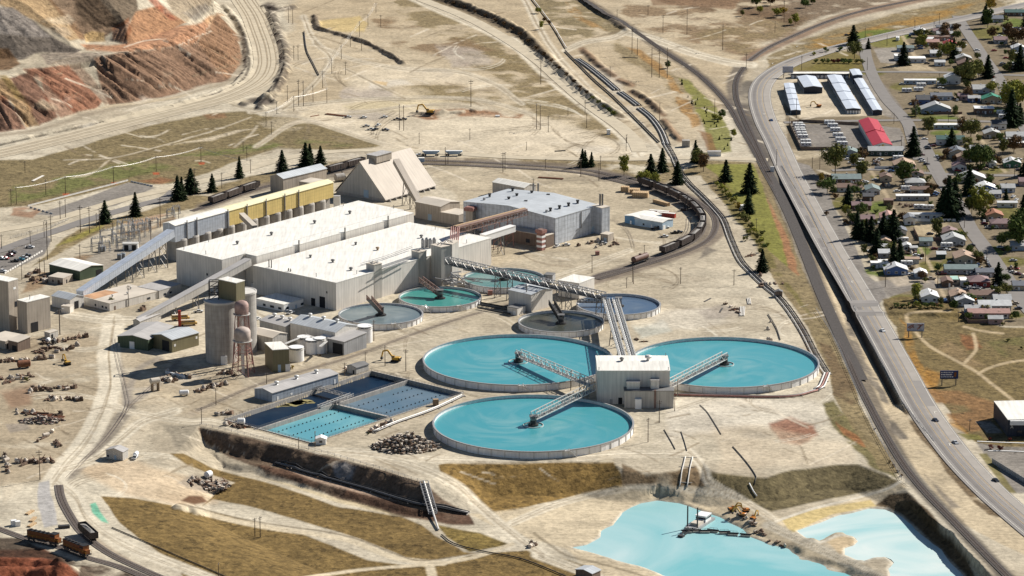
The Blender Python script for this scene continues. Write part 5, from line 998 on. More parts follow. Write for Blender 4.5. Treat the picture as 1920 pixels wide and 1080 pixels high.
for t_, c_, e in ((tA, cA, (1112,731)), (tB, cB, (1108,724)), (tC, cC, (1252,727))):
 b = wp(e, 6.5); p = Vector((c_.x, c_.y, 5.2)); truss(t_, p, b, 3.0, 3.6, "pale_steel", n=17, bw=.26)
 m_ = p + (b - p)*.88; mb = MB(); s_ = (b - p).cross(Vector((0, 0, 1))).normalized()*1.6
 for sg in (-1, 1): mb.bar((m_.x + s_.x*sg, m_.y + s_.y*sg, 0), (m_.x + s_.x*sg, m_.y + s_.y*sg, m_.z + 3), .4)
 mb.build("bridge_pier", "steel", t_)
for t_, c_, e, z_ in ((tD, cD, (692,562), 14), (tE, cE, (789,527), 10), (tG, cG, (1034,570), 9.5)):
 b = wp(e, z_); p = Vector((c_.x, c_.y, 4.0)); truss(t_, p, b, 3.2, 2.4, "red_brown" if t_ is not tG else "dark_steel", n=12, bw=.3)
for t_, c_, e, z_ in ((tH, cH, (1082,566), 4.6), (tF, cF, (870,505), 6.0)): truss(t_, Vector((c_.x, c_.y, 4.2)), wp(e, z_), 2.2, 1.4, "dark_steel", n=14, bw=.22)
# steps and notches on the tank rims
for t_, c_, r_, an in ((tA, cA, rA, -1.25), (tC, cC, rC, -1.2), (tB, cB, rB, -1.55), (tD, cD, rD, -1.25), (tE, cE, rE, -1.1), (tE, cE, rE, -1.95)):
 mb = MB(); t = Vector((math.cos(an), math.sin(an), 0)); s = Vector((-t.y, t.x, 0)); b = Vector((c_.x, c_.y, 0)) + t*(r_ + .6)
 mb.box((b.x, b.y, 3.5), (1.6, 2.4, .25), an); mb.bar(b + Vector((0, 0, 3.5)) + s*1.2, b + s*5 + t*.4, .9, .3); mb.bar(b + Vector((0, 0, 4.5)) + s*1.2, b + s*5 + t*.4 + Vector((0, 0, 1)), .15)
 for k in (-1, 1): mb.bar((b.x + s.x*k, b.y + s.y*k, 0), (b.x + s.x*k, b.y + s.y*k, 4.6), .18)
 mb.build("stair", "pale_steel", t_)
pb = thing("pipe_bridge", "long grey truss pipe bridge running from the mill tower past the small thickeners", "pipe bridge", tuple(wp((838,486), 0)))
p, q = wp((838,494), 14), wp((1132,561), 11.5); truss(pb, p, q, 4.2, 3.6, "grey_steel", n=34, bw=.3, top=True)
mb = MB()
for o_ in (-1.2, 0, 1.2):
 s = (q - p).cross(Vector((0, 0, 1))).normalized()*o_; mb.tube([p + s + Vector((0, 0, .7)), q + s + Vector((0, 0, .7))], .45, 8)
mb.build("pipe", "steel", pb)
for t_ in (.33, .41, .72, .78, .97):
 c = p + (q - p)*t_; mb = MB(); s = (q - p).cross(Vector((0, 0, 1))).normalized()
 for sg in (-1, 1): mb.bar((c.x + s.x*sg*3, c.y + s.y*sg*3, 0), (c.x + s.x*sg*2, c.y + s.y*sg*2, c.z), .45)
 for k in range(3): z0, z1 = c.z*k/3, c.z*(k + 1)/3; mb.bar((c.x - s.x*2.6, c.y - s.y*2.6, z0), (c.x + s.x*2.4, c.y + s.y*2.4, z1), .22); mb.bar((c.x + s.x*2.6, c.y + s.y*2.6, z0), (c.x - s.x*2.4, c.y - s.y*2.4, z1), .22)
 mb.build("trestle", "steel", pb)
p, q = wp((1145,563), 11.5), wp((1177,672), 14); cv = thing("pipe_bridge", "pale double pipe rack dropping from the bridge corner to the central pump building", "pipe bridge", (p.x, p.y, 0))
mb = MB(); d = (q - p); s = d.cross(Vector((0, 0, 1))).normalized()
for o_ in (-2.6, 2.6):
 truss(cv, p + s*o_, q + s*o_, 3.4, 1.3, "pale_steel", n=30, mb=mb, deck=False, bw=.22, top=True)
mb.build("rack_frame", "pale_steel", cv); mb = MB()
for o_ in (-3.4, -1.8, 1.8, 3.4): mb.tube([p + s*o_ + Vector((0, 0, .3)), q + s*o_ + Vector((0, 0, .3))], .38, 8)
mb.build("pipe", "white_paint", cv); mb = MB()
for o_ in (-2.6, 2.6): mb.bar(p + s*o_ - Vector((0, 0, .2)), q + s*o_ - Vector((0, 0, .2)), 3.4, .3)
mb.build("deck", "steel", cv)
for t_ in (.02, .42, .8):
 c = p + d*t_; mb = MB()
 for sg in (-1, 1): mb.bar((c.x + s.x*sg*4.5, c.y + s.y*sg*4.5, 0), (c.x + s.x*sg*3, c.y + s.y*sg*3, c.z), .5)
 for k in range(3): z0, z1 = c.z*k/3, c.z*(k + 1)/3; mb.bar((c.x - s.x*4, c.y - s.y*4, z0), (c.x + s.x*3.6, c.y + s.y*3.6, z1), .25); mb.bar((c.x + s.x*4, c.y + s.y*4, z0), (c.x - s.x*3.6, c.y - s.y*3.6, z1), .25)
 mb.build("trestle", "steel", cv)
p, q = wp((853,427), 22), wp((984,393), 19.5); rb_ = thing("pipe_bridge", "red brown pipe bridge from the mill roof to the crusher hall", "pipe bridge", (p.x, p.y, 0)); mb = MB(); d = q - p; s = d.cross(Vector((0, 0, 1))).normalized()
truss(rb_, p - Vector((0, 0, 3)), q - Vector((0, 0, 3)), 4, 2.8, "red_brown", n=24, deck=False, bw=.3)
for o_ in (-1.6, -.5, .6, 1.7): mb.tube([p + s*o_ + Vector((0, 0, .5)), q + s*o_ + Vector((0, 0, .5))], .5, 8)
mb.build("pipe", "red_brown", rb_); mb = MB(); mb.bar(p + Vector((0, 0, 1.1)), q + Vector((0, 0, 1.1)), 1.2, .3); mb.build("cover", "lumber", rb_)
e = wp((851,451), 20); mb = MB()
for o_ in (-2.2, -1, .2, 1.4, 2.4): mb.tube([p + s*0 + Vector((o_, 0, .5)), Vector((e.x + o_, e.y, 17))], .4, 8)
mb.build("down_pipe", "faded_red", rb_)
for t_ in (.42, .6, .78):
 c = p + d*t_; mb = MB()
 for sg in (-1, 1): mb.bar((c.x + s.x*sg*3, c.y + s.y*sg*3, 0), (c.x + s.x*sg*1.6, c.y + s.y*sg*1.6, c.z - 3), .45)
 for k in range(4): z0, z1 = (c.z - 3)*k/4, (c.z - 3)*(k + 1)/4; mb.bar((c.x - s.x*2.4, c.y - s.y*2.4, z0), (c.x + s.x*2.2, c.y + s.y*2.2, z1), .22)
 mb.build("trestle", "faded_red", rb_)
for i, (px, py, lab) in enumerate(((855,540,"tangle of grey feed pipes under the pipe bridge beside the teal thickener"), (806,465,"cluster of dark vessels on the mill roof by the towers"), (1000,640,"low pipe rack in the gap by the brown thickener"), (915,578,"low dark pipe rack between the teal thickener and the pale building"))):
 b = G(px, py, 0 if i != 1 else 16.4); o = thing("pipe_rack", lab, "pipe rack", tuple(b)); mb = MB()
 if i == 0:
  for k in range(34):
   a_ = Vector((b.x + random.uniform(-9, 12), b.y + random.uniform(-8, 8), random.uniform(0, 8))); mb.tube([a_, a_ + Vector((random.uniform(-8, 8), random.uniform(-3, 3), random.uniform(-2, 3)))], random.uniform(.15, .5), 6)
  for k in range(6): mb.box((b.x + random.uniform(-6, 9), b.y + random.uniform(-6, 4), random.uniform(1, 5)), (random.uniform(2, 4), random.uniform(2, 4), random.uniform(1, 3)))
 elif i == 1:
  for k in range(4): mb.lathe((b.x + k*2.2 - 4, b.y + (k % 2)*2, b.z), [(1.1, 0), (1.1, 5), (.6, 5.8), (0, 6)], 12)
 elif i == 3:
  for o_ in (0, 2.2, 5.0): mb.bar(wp((895,566 + o_*2.2), 1), wp((957,577 + o_*2.2), 1), .5, .7)
 else:
  for k in range(5): mb.bar((b.x - 12, b.y + k, .5), (b.x + 14, b.y + k*1.3 - 4, .5), .4)
 mb.build("pipe", "grey_steel" if i != 3 else "dark_steel", o)
# ================================================================ four-cell settling basin
ctr = G(645, 765, 0); sb = thing("settling_basin", "sunken concrete basin with two dark and two blue cells and walkways between", "basin", (ctr.x, ctr.y, 0))
bL, bT, bR, bB = [G(*p) for p in ((421,787),(697,696),(869,737.5),(584,831))]; m0, m1 = G(477,806), G(767,712)
def wall_(p, q, name="wall", z0=-3.8, z1=.3, w_=.7, m="concrete"): mb = MB(); mb.bar((p.x, p.y, (z0 + z1)/2), (q.x, q.y, (z0 + z1)/2), w_, z1 - z0); return mb.build(name, m, sb)
for p, q in ((bL, bT), (bT, bR), (bR, bB), (bB, bL)): wall_(p, q)
wall_(m0, m1, "divider", w_=1.2, z1=.1); d1 = G(585,728), G(648,744.5); d2 = G(626,757), G(728,781)
wall_(d2[0], d2[1], "divider", w_=1.4, z1=.1)
water("basin_dark", (.006,.018,.04), (.010,.026,.05), None, .05, .3, .04); water("basin_blue", (.09,.15,.20), (.14,.19,.23), None, .03, .3, .08); water("basin_aqua", (.10,.29,.34), (.16,.36,.39), None, .03, .3, .08)
zw = -2.1
def cell(pts, m): mb = MB(); mb.add([(p.x, p.y, zw) for p in pts], [tuple(range(len(pts)))]); mb.build("water", m, sb)
cell((bL, m0, m1, bT), "basin_dark"); k_ = (d2[0] - m0).length/(m1 - m0).length; dm = d2[0]
cell((m0, bB, d2[1], d2[0]), "basin_aqua"); cell((d2[0], d2[1], bR, m1), "basin_blue")
truss(sb, Vector((*d1[0][:2], .5)), Vector((*d1[1][:2], .5)), 2.4, 1.1, "grey_steel", n=10, bw=.16)
for p, q in ((m0, m1), (d2[0], d2[1]), (bL, bT), (bL, bB), (bT, bR), (bR, bB)):
 mb = MB(); d = q - p; n_ = int(d.length/2.2)
 for k in range(n_ + 1): c = p + d*(k/n_); mb.bar((c.x, c.y, 0), (c.x, c.y, 1.35), .09)
 mb.bar((p.x, p.y, 1.3), (q.x, q.y, 1.3), .1); mb.bar((p.x, p.y, .8), (q.x, q.y, .8), .08); mb.build("handrail", "steel", sb)
mb = MB(); c = G(628,757)
for k in range(5): mb.bar((c.x + k*1.6 - 4, c.y - 3, 0), (c.x + k*1.6 - 4, c.y + 3, .9), .5)
truss(sb, Vector((*G(598,766)[:2], .4)), Vector((*G(660,743)[:2], .4)), 2.2, 1.2, "pale_steel", n=9, bw=.16)
mb.build("gate_gear", "steel", sb)
mat("algae", (.26,.22,.09), .9, var=.3, scale=.4)
for px, py, s_ in ((545,757,6),(558,754,5),(572,752,4),(582,755,2.6),(532,760,4),(521,762,2)):
 c = G(px, py, zw); mb = MB(); pts = [(c.x + s_*1.2*math.cos(t)*random.uniform(.6, 1.2), c.y + s_*math.sin(t)*random.uniform(.5, 1.2), zw + .03) for t in np.linspace(0, 6.28, 12)[:-1]]; mb.add(pts, [tuple(range(len(pts)))]); mb.build("algae_mat", "algae", sb)
fl0 = None
def mkfloat():
 o = thing("float_buoy", None, "buoy", (0, 0, 0)); mb = MB(); mb.lathe((0, 0, 0), [(.3, -.1), (.34, .25), (.2, .5), (0, .6)], 10); mb.build("body", "black", o); return o
rowsF = [((492,598.0,-0),(635,0,0))]
buoys = []
for (x0, y0, x1, y1, n_) in ((523,809.5,635,773,16),(543,818.5,655.5,782,16),(584.5,821,681,789.5,14),(673,761,709,749.5,5),(738,740,772,729.5,5),(700,767.5,791,738,13),(725,774,825,742,14)):
 for k in range(n_): buoys.append((x0 + (x1 - x0)*k/(n_ - 1), y0 + (y1 - y0)*k/(n_ - 1)))
f0 = mkfloat()
for i, q in enumerate(buoys):
 o = f0 if i == 0 else copy_tree(f0); o.location = wp(q, zw); tag(o, "small black float buoy in one of the rows on the two blue basins", "buoy", "float buoys on the blue basins")
# ================================================================ tailings ponds
water("pond_water", (.17,.42,.44), (.44,.57,.56), None, .010, .25, .1); water("pond_water_pale", (.34,.54,.54), (.60,.67,.63), None, .014, .25, .12)
for pd, m, wz in ((PONDA, "pond_water", WZ), (PONDB, "pond_water_pale", WZB)):
 w3 = W2(pd, wz); cx_ = sum(p[0] for p in w3)/len(w3); cy_ = sum(p[1] for p in w3)/len(w3); mb = MB(); pts = [(p[0] + (p[0] - cx_)*.03, p[1] + (p[1] - cy_)*.03, wz) for p in smooth_path(w3, 3., True)]
 mb.add(pts, [tuple(range(len(pts)))]); tag(mb.build("pond_water", m), kind="structure")
# ================================================================ kit: vehicles, rolling stock, trees, poles
def profile(mb, pts, y0, y1, mi=0, inset=0.0):
 """side outline (x, z) pushed across from y0 to y1"""
 n = len(pts); vs = [(p[0], y0, p[1]) for p in pts] + [(p[0], y1, p[1]) for p in pts]
 return mb.add(vs, [(i, n + i, n + (i + 1) % n, (i + 1) % n) for i in range(n)] + [tuple(range(n)), tuple(range(2*n - 1, n - 1, -1))], mi)
def wheels(root, xs, y, r, w_=.25):
 for x in xs:
  for s in (-1, 1):
   mb = MB(); mb.tube([(x, s*y - w_/2, r), (x, s*y + w_/2, r)], r, 12); mb.build("wheel", "rubber", root, world=False)
PAINT = {"white": (.72,.72,.70), "black": (.012,.012,.014), "silver": (.40,.41,.42), "red": (.32,.03,.025), "blue": (.04,.10,.24), "dark": (.03,.035,.05), "teal": (.05,.22,.28), "tan": (.42,.35,.26), "maroon": (.12,.02,.025), "orange": (.55,.2,.03)}
for k_, c_ in PAINT.items(): mat("car_" + k_, c_, .3, var=.04, spec=.5)
PROTO = {}
def proto_car(kind):
 root = thing(kind, None, "car"); mb = MB()
 if kind == "parked_car":
  profile(mb, [(-2.25,.35),(2.2,.35),(2.3,.7),(2.1,.88),(1.1,.98),(-1.6,1.0),(-2.25,.95),(-2.35,.6)], -.88, .88); b = mb.build("body", "car_white", root, world=False)
  mb = MB(); profile(mb, [(-1.75,.98),(1.1,.96),(.35,1.42),(-1.1,1.45)], -.74, .74); mb.build("window", "glass", root, world=False); mb = MB(); mb.box((-.4, 0, 1.45), (1.5, 1.42, .07)); mb.build("roof", "car_white", root, world=False)
  wheels(root, (-1.4, 1.4), .8, .34)
  for s in (-1, 1): mb = MB(); mb.box((2.26, s*.6, .68), (.12, .4, .16)); mb.build("headlight", "pale_steel", root, world=False)
 elif kind == "pickup_truck":
  profile(mb, [(-2.8,.45),(2.7,.45),(2.8,.8),(2.65,1.08),(1.35,1.15),(1.3,1.12),(-.75,1.12),(-.75,.75),(-2.65,.75),(-2.65,1.12),(-2.8,1.12)], -.95, .95); mb.build("body", "car_white", root, world=False)
  mb = MB(); mb.box((-1.7, .9, .95), (1.9, .1, .4)); mb.box((-1.7, -.9, .95), (1.9, .1, .4)); mb.build("bed_side", "car_white", root, world=False) if False else None
  mb = MB(); profile(mb, [(-.7,1.12),(1.3,1.12),(.75,1.7),(-.6,1.72)], -.8, .8); mb.build("window", "glass", root, world=False); mb = MB(); mb.box((.05, 0, 1.73), (1.35, 1.55, .08)); mb.build("roof", "car_white", root, world=False)
  mb = MB(); mb.box((-1.7, 0, .78), (1.85, 1.6, .06)); mb.build("cargo_bed", "black", root, world=False)
  wheels(root, (-1.75, 1.75), .86, .4)
  for s in (-1, 1): mb = MB(); mb.box((2.75, s*.65, .85), (.12, .4, .2)); mb.build("headlight", "pale_steel", root, world=False)
 elif kind == "travel_trailer":
  profile(mb, [(-3.6,.5),(3.3,.5),(3.8,1.2),(3.6,2.6),(3.2,2.95),(-3.3,2.95),(-3.65,2.6)], -1.2, 1.2); mb.build("body", "white_paint", root, world=False)
  mb = MB(); mb.box((0, 0, 2.99), (1.0, .8, .25)); mb.box((-2, 0, 2.97), (.6, .6, .15)); mb.build("roof_unit", "pale_steel", root, world=False)
  for x, w_ in ((-2.2, 1.2), (.4, 1.0), (2.3, 1.2)):
   mb = MB(); mb.box((x, 0, 1.85), (w_, 2.46, .6)); mb.build("window", "glass", root, world=False)
  mb = MB(); mb.box((0, 0, 1.25), (7.0, 2.44, .22)); mb.build("stripe", "car_blue", root, world=False); wheels(root, (-.6, .3), 1.05, .36); mb = MB(); mb.bar((3.6, 0, .55), (4.8, 0, .5), .2); mb.build("drawbar", "steel", root, world=False)
 elif kind == "hopper_car":
  L = 14.; profile(mb, [(-L/2,1.6),(-L/2+1.6,1.0),(L/2-1.6,1.0),(L/2,1.6),(L/2,3.9),(L/2-.2,3.9),(L/2-.2,1.9),(-L/2+.2,1.9),(-L/2+.2,3.9),(-L/2,3.9)], -1.4, 1.4)
  for s in (-1, 1): mb.box((0, s*1.45, 2.75), (L, .12, 2.3))
  for k in range(11): mb.box((-L/2 + .4 + k*(L - .8)/10, 1.55, 2.7), (.2, .16, 2.3)); mb.box((-L/2 + .4 + k*(L - .8)/10, -1.55, 2.7), (.2, .16, 2.3))
  mb.build("body", "hopper_brown", root, world=False); mb = MB()
  mb.add([(-L/2 + .3, -1.3, 3.2), (L/2 - .3, -1.3, 3.2), (L/2 - .3, 1.3, 3.2), (-L/2 + .3, 1.3, 3.2), (-2, 0, 3.9), (2.5, .2, 3.85)], [(0, 1, 5, 4), (1, 2, 5), (2, 3, 4, 5), (3, 0, 4)]); mb.build("ore_load", "ore_load", root, world=False)
  for x in (-L/2 + 2, L/2 - 2):
   mb = MB(); mb.box((x, 0, .75), (2.6, 2.0, .35));
   for dx in (-.9, .9):
    for s in (-.75, .75): mb.tube([(x + dx, s - .1, .72), (x + dx, s + .1, .72)], .45, 10)
   mb.build("bogie", "dark_steel", root, world=False)
 elif kind == "tank_car":
  L = 13.; mb.tube([(-L/2 + .6, 0, 2.5), (-L/2 + 1, 0, 2.5), (L/2 - 1, 0, 2.5), (L/2 - .6, 0, 2.5)], [1.0, 1.45, 1.45, 1.0], 18); mb.build("tank", "tank_brown", root, world=False)
  mb = MB(); mb.lathe((0, 0, 3.8), [(.7, 0), (.7, .6), (0, .7)], 12); mb.build("dome", "tank_brown", root, world=False); mb = MB(); mb.box((0, 0, 1.05), (L, 2.3, .25)); mb.build("underframe", "dark_steel", root, world=False)
  for x in (-L/2 + 2, L/2 - 2):
   mb = MB(); mb.box((x, 0, .75), (2.6, 2.0, .35))
   for dx in (-.9, .9):
    for s in (-.75, .75): mb.tube([(x + dx, s - .1, .72), (x + dx, s + .1, .72)], .45, 10)
   mb.build("bogie", "dark_steel", root, world=False)
 elif kind == "locomotive":
  L = 17.; mb.box((0, 0, 1.3), (L, 2.9, .35)); mb.build("underframe", "dark_steel", root, world=False); mb = MB(); mb.box((-1.6, 0, 2.75), (11.5, 1.9, 2.6)); mb.build("long_hood", "orange_paint", root, world=False); mb = MB(); mb.box((-1.6, 0, 4.1), (11.6, 2.0, .15)); mb.build("hood_top", "black", root, world=False)
  mb = MB(); mb.box((5.6, 0, 3.0), (2.6, 2.85, 3.1)); mb.build("cab", "orange_paint", root, world=False); mb = MB(); mb.box((5.6, 0, 4.62), (2.9, 3.0, .18)); mb.build("cab_roof", "black", root, world=False); mb = MB(); mb.box((5.6, 0, 3.8), (2.3, 2.92, .7)); mb.build("window", "glass", root, world=False)
  mb = MB(); mb.box((7.5, 0, 2.25), (1.4, 1.9, 1.6)); mb.build("nose", "orange_paint", root, world=False); mb = MB()
  for k in range(5): mb.lathe((-5.8 + k*2.1, 0, 4.15), [(.55, 0), (.55, .45), (0, .5)], 12)
  mb.build("roof_fan", "dark_steel", root, world=False); mb = MB(); mb.box((0, 0, .95), (4.5, 2.4, .6)); mb.build("fuel_tank", "dark_steel", root, world=False)
  mb = MB()
  for s in (-1.4, 1.4):
   mb.bar((-L/2, s, 2.5), (L/2, s, 2.5), .08)
   for k in range(9): mb.bar((-L/2 + k*L/8, s, 1.4), (-L/2 + k*L/8, s, 2.5), .07)
  mb.build("handrail", "yellow_paint", root, world=False)
  for x in (-5.4, 5.4):
   mb = MB(); mb.box((x, 0, .75), (3.4, 2.2, .4))
   for dx in (-1.2, 1.2):
    for s in (-.75, .75): mb.tube([(x + dx, s - .1, .6), (x + dx, s + .1, .6)], .55, 12)
   mb.build("bogie", "dark_steel", root, world=False)
 elif kind == "excavator":
  for s in (-1.3, 1.3): mb = MB(); profile(mb, [(-2.1,.2),(-1.8,0),(1.8,0),(2.1,.2),(2.1,.7),(1.8,.95),(-1.8,.95),(-2.1,.7)], s - .35, s + .35); mb.build("track", "black", root, world=False)
  mb = MB(); profile(mb, [(-2.4,1.1),(1.6,1.1),(1.6,1.9),(.4,1.9),(.4,2.3),(-2.2,2.4),(-2.6,2.1)], -1.35, 1.35); mb.build("body", "yellow_paint", root, world=False); mb = MB(); mb.box((1.0, .8, 2.3), (1.4, 1.0, 1.6)); mb.build("cab", "yellow_paint", root, world=False); mb = MB(); mb.box((1.0, .8, 2.6), (1.5, 1.06, .7)); mb.build("window", "glass", root, world=False)
  mb = MB(); mb.bar((1.4, -.2, 1.8), (4.2, -.2, 5.2), .6, .8); mb.bar((4.2, -.2, 5.2), (6.6, -.2, 4.6), .55, .7); mb.build("boom", "yellow_paint", root, world=False); mb = MB(); mb.bar((6.6, -.2, 4.7), (7.4, -.2, 1.6), .45, .6); mb.build("stick", "yellow_paint", root, world=False)
  mb = MB(); profile(mb, [(7.0,1.7),(7.8,1.6),(7.9,.7),(7.2,.3),(6.6,.8)], -.9, .5); mb.build("bucket", "dark_steel", root, world=False); mb = MB(); mb.box((-2.2, 0, 1.7), (.8, 2.7, 1.0)); mb.build("counterweight", "dark_steel", root, world=False)
 elif kind == "school_bus":
  profile(mb, [(-4.8,.6),(4.2,.6),(5.2,.7),(5.2,1.6),(4.2,1.8),(4.0,2.9),(3.8,3.1),(-4.6,3.1),(-4.8,2.9)], -1.2, 1.2); mb.build("body", "bus_yellow", root, world=False); mb = MB(); mb.box((-.5, 0, 2.3), (8.2, 2.45, .6)); mb.build("window", "glass", root, world=False); mb = MB(); mb.box((-.4, 0, 3.12), (8.2, 2.2, .1)); mb.build("roof", "dirty_roof", root, world=False); wheels(root, (-3, 3.4), 1.1, .48)
 elif kind == "box_truck":
  mb.box((-1, 0, 2.2), (11, 2.5, 2.7)); mb.build("trailer_box", "white_paint", root, world=False); mb = MB(); profile(mb, [(4.9,.6),(8,.6),(8,1.6),(6.9,1.8),(6.6,2.9),(4.9,2.9)], -1.2, 1.2); mb.build("cab", "car_white", root, world=False); mb = MB(); mb.box((6.6, 0, 2.3), (.7, 2.3, .7)); mb.build("window", "glass", root, world=False); wheels(root, (-5, -3.8, 5.6, 7.2), 1.1, .5)
 elif kind == "ore_trailer":
  profile(mb, [(-5.5,3.4),(5.5,3.4),(5.8,3.0),(3.6,1.4),(-3.6,1.4),(-5.8,3.0)], -1.3, 1.3); mb.build("hopper", "pale_blue_paint", root, world=False); mb = MB(); mb.box((0, 0, 1.1), (12, 1.0, .3)); mb.build("chassis", "dark_steel", root, world=False); mb = MB(); mb.box((0, 0, 3.45), (10.4, 2.2, .12)); mb.build("cover", "white_paint", root, world=False); wheels(root, (-4.8, -3.6, 3.4, 4.6), 1.1, .52)
 PROTO[kind] = root; root["fresh"] = 1; return root
mat("hopper_brown", (.075,.058,.05), .7, var=.25, scale=.3, objrand=.35); mat("ore_load", (.25,.235,.215), .95, var=.15, scale=.8); mat("tank_brown", (.15,.085,.065), .6, var=.25, scale=.3); mat("bus_yellow", (.55,.36,.12), .6, var=.1)
def put_v(kind, px, py, heading, look, cat, group=None, paint=None, s=1.0, z=None, loc=None, name=None):
 """stand one vehicle on the ground; heading in degrees on the ground plane (0 = to the right of the photo)"""
 if kind not in PROTO: proto_car(kind)
 p = PROTO[kind]
 if "fresh" in p: o = p; del p["fresh"]
 else: o = copy_tree(p)
 q = Vector(loc) if loc is not None else T(px, py)
 if z is not None: q.z = z
 o.location = (q.x, q.y, q.z + (.3 if kind in ("hopper_car", "tank_car", "locomotive") else .05)); o.rotation_euler = (0, 0, R(heading)); o.scale = (s, s, s)
 if paint:
  for ch in o.children:
   if ch.name.split('.')[0] in ("body", "roof", "cab", "long_hood", "nose", "hopper") and ch.data.materials:
    ch.material_slots[0].link = 'OBJECT'; ch.material_slots[0].material = M["car_" + paint] if "car_" + paint in M else M[paint]
 later(o, look, cat, group); return o
def leafmat(name, c1, c2, rand=.25):
 m = bpy.data.materials.new(name); m.use_nodes = True; M[name] = m; n = m.node_tree.nodes; l = m.node_tree.links; bs = n["Principled BSDF"]; bs.inputs["Roughness"].default_value = .9; bs.inputs["Specular IOR Level"].default_value = .04
 tc = n.new("ShaderNodeNewGeometry"); a = n.new("ShaderNodeTexNoise"); a.inputs["Scale"].default_value = .55; a.inputs["Detail"].default_value = 3; l.new(tc.outputs["Position"], a.inputs["Vector"])
 r = n.new("ShaderNodeMapRange"); r.inputs[1].default_value = .35; r.inputs[2].default_value = .65; l.new(a.outputs[0], r.inputs[0])
 ad = n.new("ShaderNodeMath"); ad.operation = 'ADD'; l.new(r.outputs[0], ad.inputs[0]); q = n.new("ShaderNodeMath"); q.operation = 'MULTIPLY_ADD'; l.new(tc.outputs["Random Per Island"], q.inputs[0]); q.inputs[1].default_value = .8; q.inputs[2].default_value = -.4; l.new(q.outputs[0], ad.inputs[1]); ad.use_clamp = True
 mx = n.new("ShaderNodeMix"); mx.data_type = 'RGBA'; l.new(ad.outputs[0], mx.inputs[0]); mx.inputs[6].default_value = (*c1, 1); mx.inputs[7].default_value = (*c2, 1)
 oi = n.new("ShaderNodeObjectInfo"); m3 = n.new("ShaderNodeMapRange"); m3.inputs[3].default_value = 1 - rand; m3.inputs[4].default_value = 1 + rand; l.new(oi.outputs["Random"], m3.inputs[0])
 s = n.new("ShaderNodeVectorMath"); s.operation = 'SCALE'; l.new(mx.outputs[2], s.inputs[0]); l.new(m3.outputs[0], s.inputs["Scale"]); l.new(s.outputs[0], bs.inputs["Base Color"])
leafmat("spruce_needles", (.012,.022,.011), (.034,.048,.02)); leafmat("olive_leaves", (.075,.085,.025), (.20,.19,.06)); leafmat("green_leaves", (.045,.075,.022), (.13,.16,.045)); leafmat("yellow_leaves", (.26,.17,.03), (.42,.30,.06)); leafmat("lime_leaves", (.15,.165,.035), (.32,.30,.06)); leafmat("brown_leaves", (.09,.055,.03), (.17,.105,.05)); leafmat("red_leaves", (.09,.025,.02), (.17,.05,.035)); leafmat("grey_leaves", (.12,.125,.06), (.22,.21,.11))
def raw(name, V, Fc, m, parent):
 me = bpy.data.meshes.new(name); V = np.asarray(V, np.float32).reshape(-1, 3); n = len(V)//4
 me.vertices.add(len(V)); me.vertices.foreach_set("co", V.ravel()); me.loops.add(n*4); me.loops.foreach_set("vertex_index", np.arange(n*4, dtype=np.int32)); me.polygons.add(n); me.polygons.foreach_set("loop_start", np.arange(n, dtype=np.int32)*4); me.update(calc_edges=True)
 me.materials.append(M[m]); o = bpy.data.objects.new(name, me); COL.objects.link(o); o.parent = parent; return o
TREES = {}
def conifer(seed, wd=.2, bare=.06):
 rs = np.random.RandomState(seed); Q = []
 for lv in range(30):
  t = bare + (1 - bare)*(lv/30.)**1.02; r = wd*((1 - t)**.8)*rs.uniform(.82, 1.12) + .014; nb = int(10 + 15*(1 - t))
  for k in range(nb):
   an = rs.uniform(0, 6.283); rr = r*rs.uniform(.6, 1.12); d = np.array([math.cos(an), math.sin(an), 0]); s = np.array([-d[1], d[0], 0])
   for j in range(3):
    f0, f1 = (j + .05)/3, (j + 1.15)/3; z0 = t - .05*f0*f0*(1.3 - t) + rs.uniform(-.008, .008); z1 = t - .05*f1*f1*(1.3 - t) - rs.uniform(0, .012); w0 = .044*(1.25 - f0)*rs.uniform(.7, 1.3); w1 = .036*(1.2 - f1)*rs.uniform(.6, 1.3)
    a, b = d*rr*f0 + [0, 0, z0], d*rr*f1 + [0, 0, z1]; tl = np.array([0, 0, rs.uniform(-.014, .014)])
    Q += [a - s*w0 - tl, b - s*w1 - tl, b + s*w1 + tl, a + s*w0 + tl]
 return Q
def broad(seed, rx=.36, z0=.22, z1=1.0, n=32, per=66, leaf=.036):
 rs = np.random.RandomState(seed); Q = []; cz = (z0 + z1)/2; hz = (z1 - z0)/2
 for k in range(n):
  v = rs.normal(size=3); v /= np.linalg.norm(v); rad = rs.uniform(.35, .92); c = np.array([v[0]*rx*rad, v[1]*rx*rad, cz + v[2]*hz*rad]); br = rs.uniform(.09, .17)*(rx/.36)
  for j in range(per):
   u = rs.normal(size=3); u /= np.linalg.norm(u); p = c + u*br*rs.uniform(.55, 1.1)*[1, 1, .8]; e1 = rs.normal(size=3); e1 /= np.linalg.norm(e1); e2 = np.cross(u, e1); e2 /= (np.linalg.norm(e2) + 1e-6); e1 = np.cross(e2, u) + u*rs.uniform(-.5, .5); sz = leaf*rs.uniform(.6, 1.3)
   Q += [p - e1*sz, p - e2*sz*.7, p + e1*sz, p + e2*sz*.7]
 return Q
def limbs(seed, top=.75, r=.022, spread=.22, n=6, con=False):
 rs = np.random.RandomState(seed); mb = MB(); mb.tube([(0, 0, -.02), (.005, 0, top*.5), (0, .005, top)], [r, r*.7, r*.25], 7)
 if not con:
  for k in range(n): an = k*6.283/n + rs.uniform(-.4, .4); z = rs.uniform(.25, .5); mb.tube([(0, 0, z), (spread*.5*math.cos(an), spread*.5*math.sin(an), z + .14), (spread*math.cos(an), spread*math.sin(an), z + .3)], [r*.5, r*.35, r*.15], 5)
 return mb
mat("bark", (.09,.07,.05), .9, var=.2, scale=1.5)
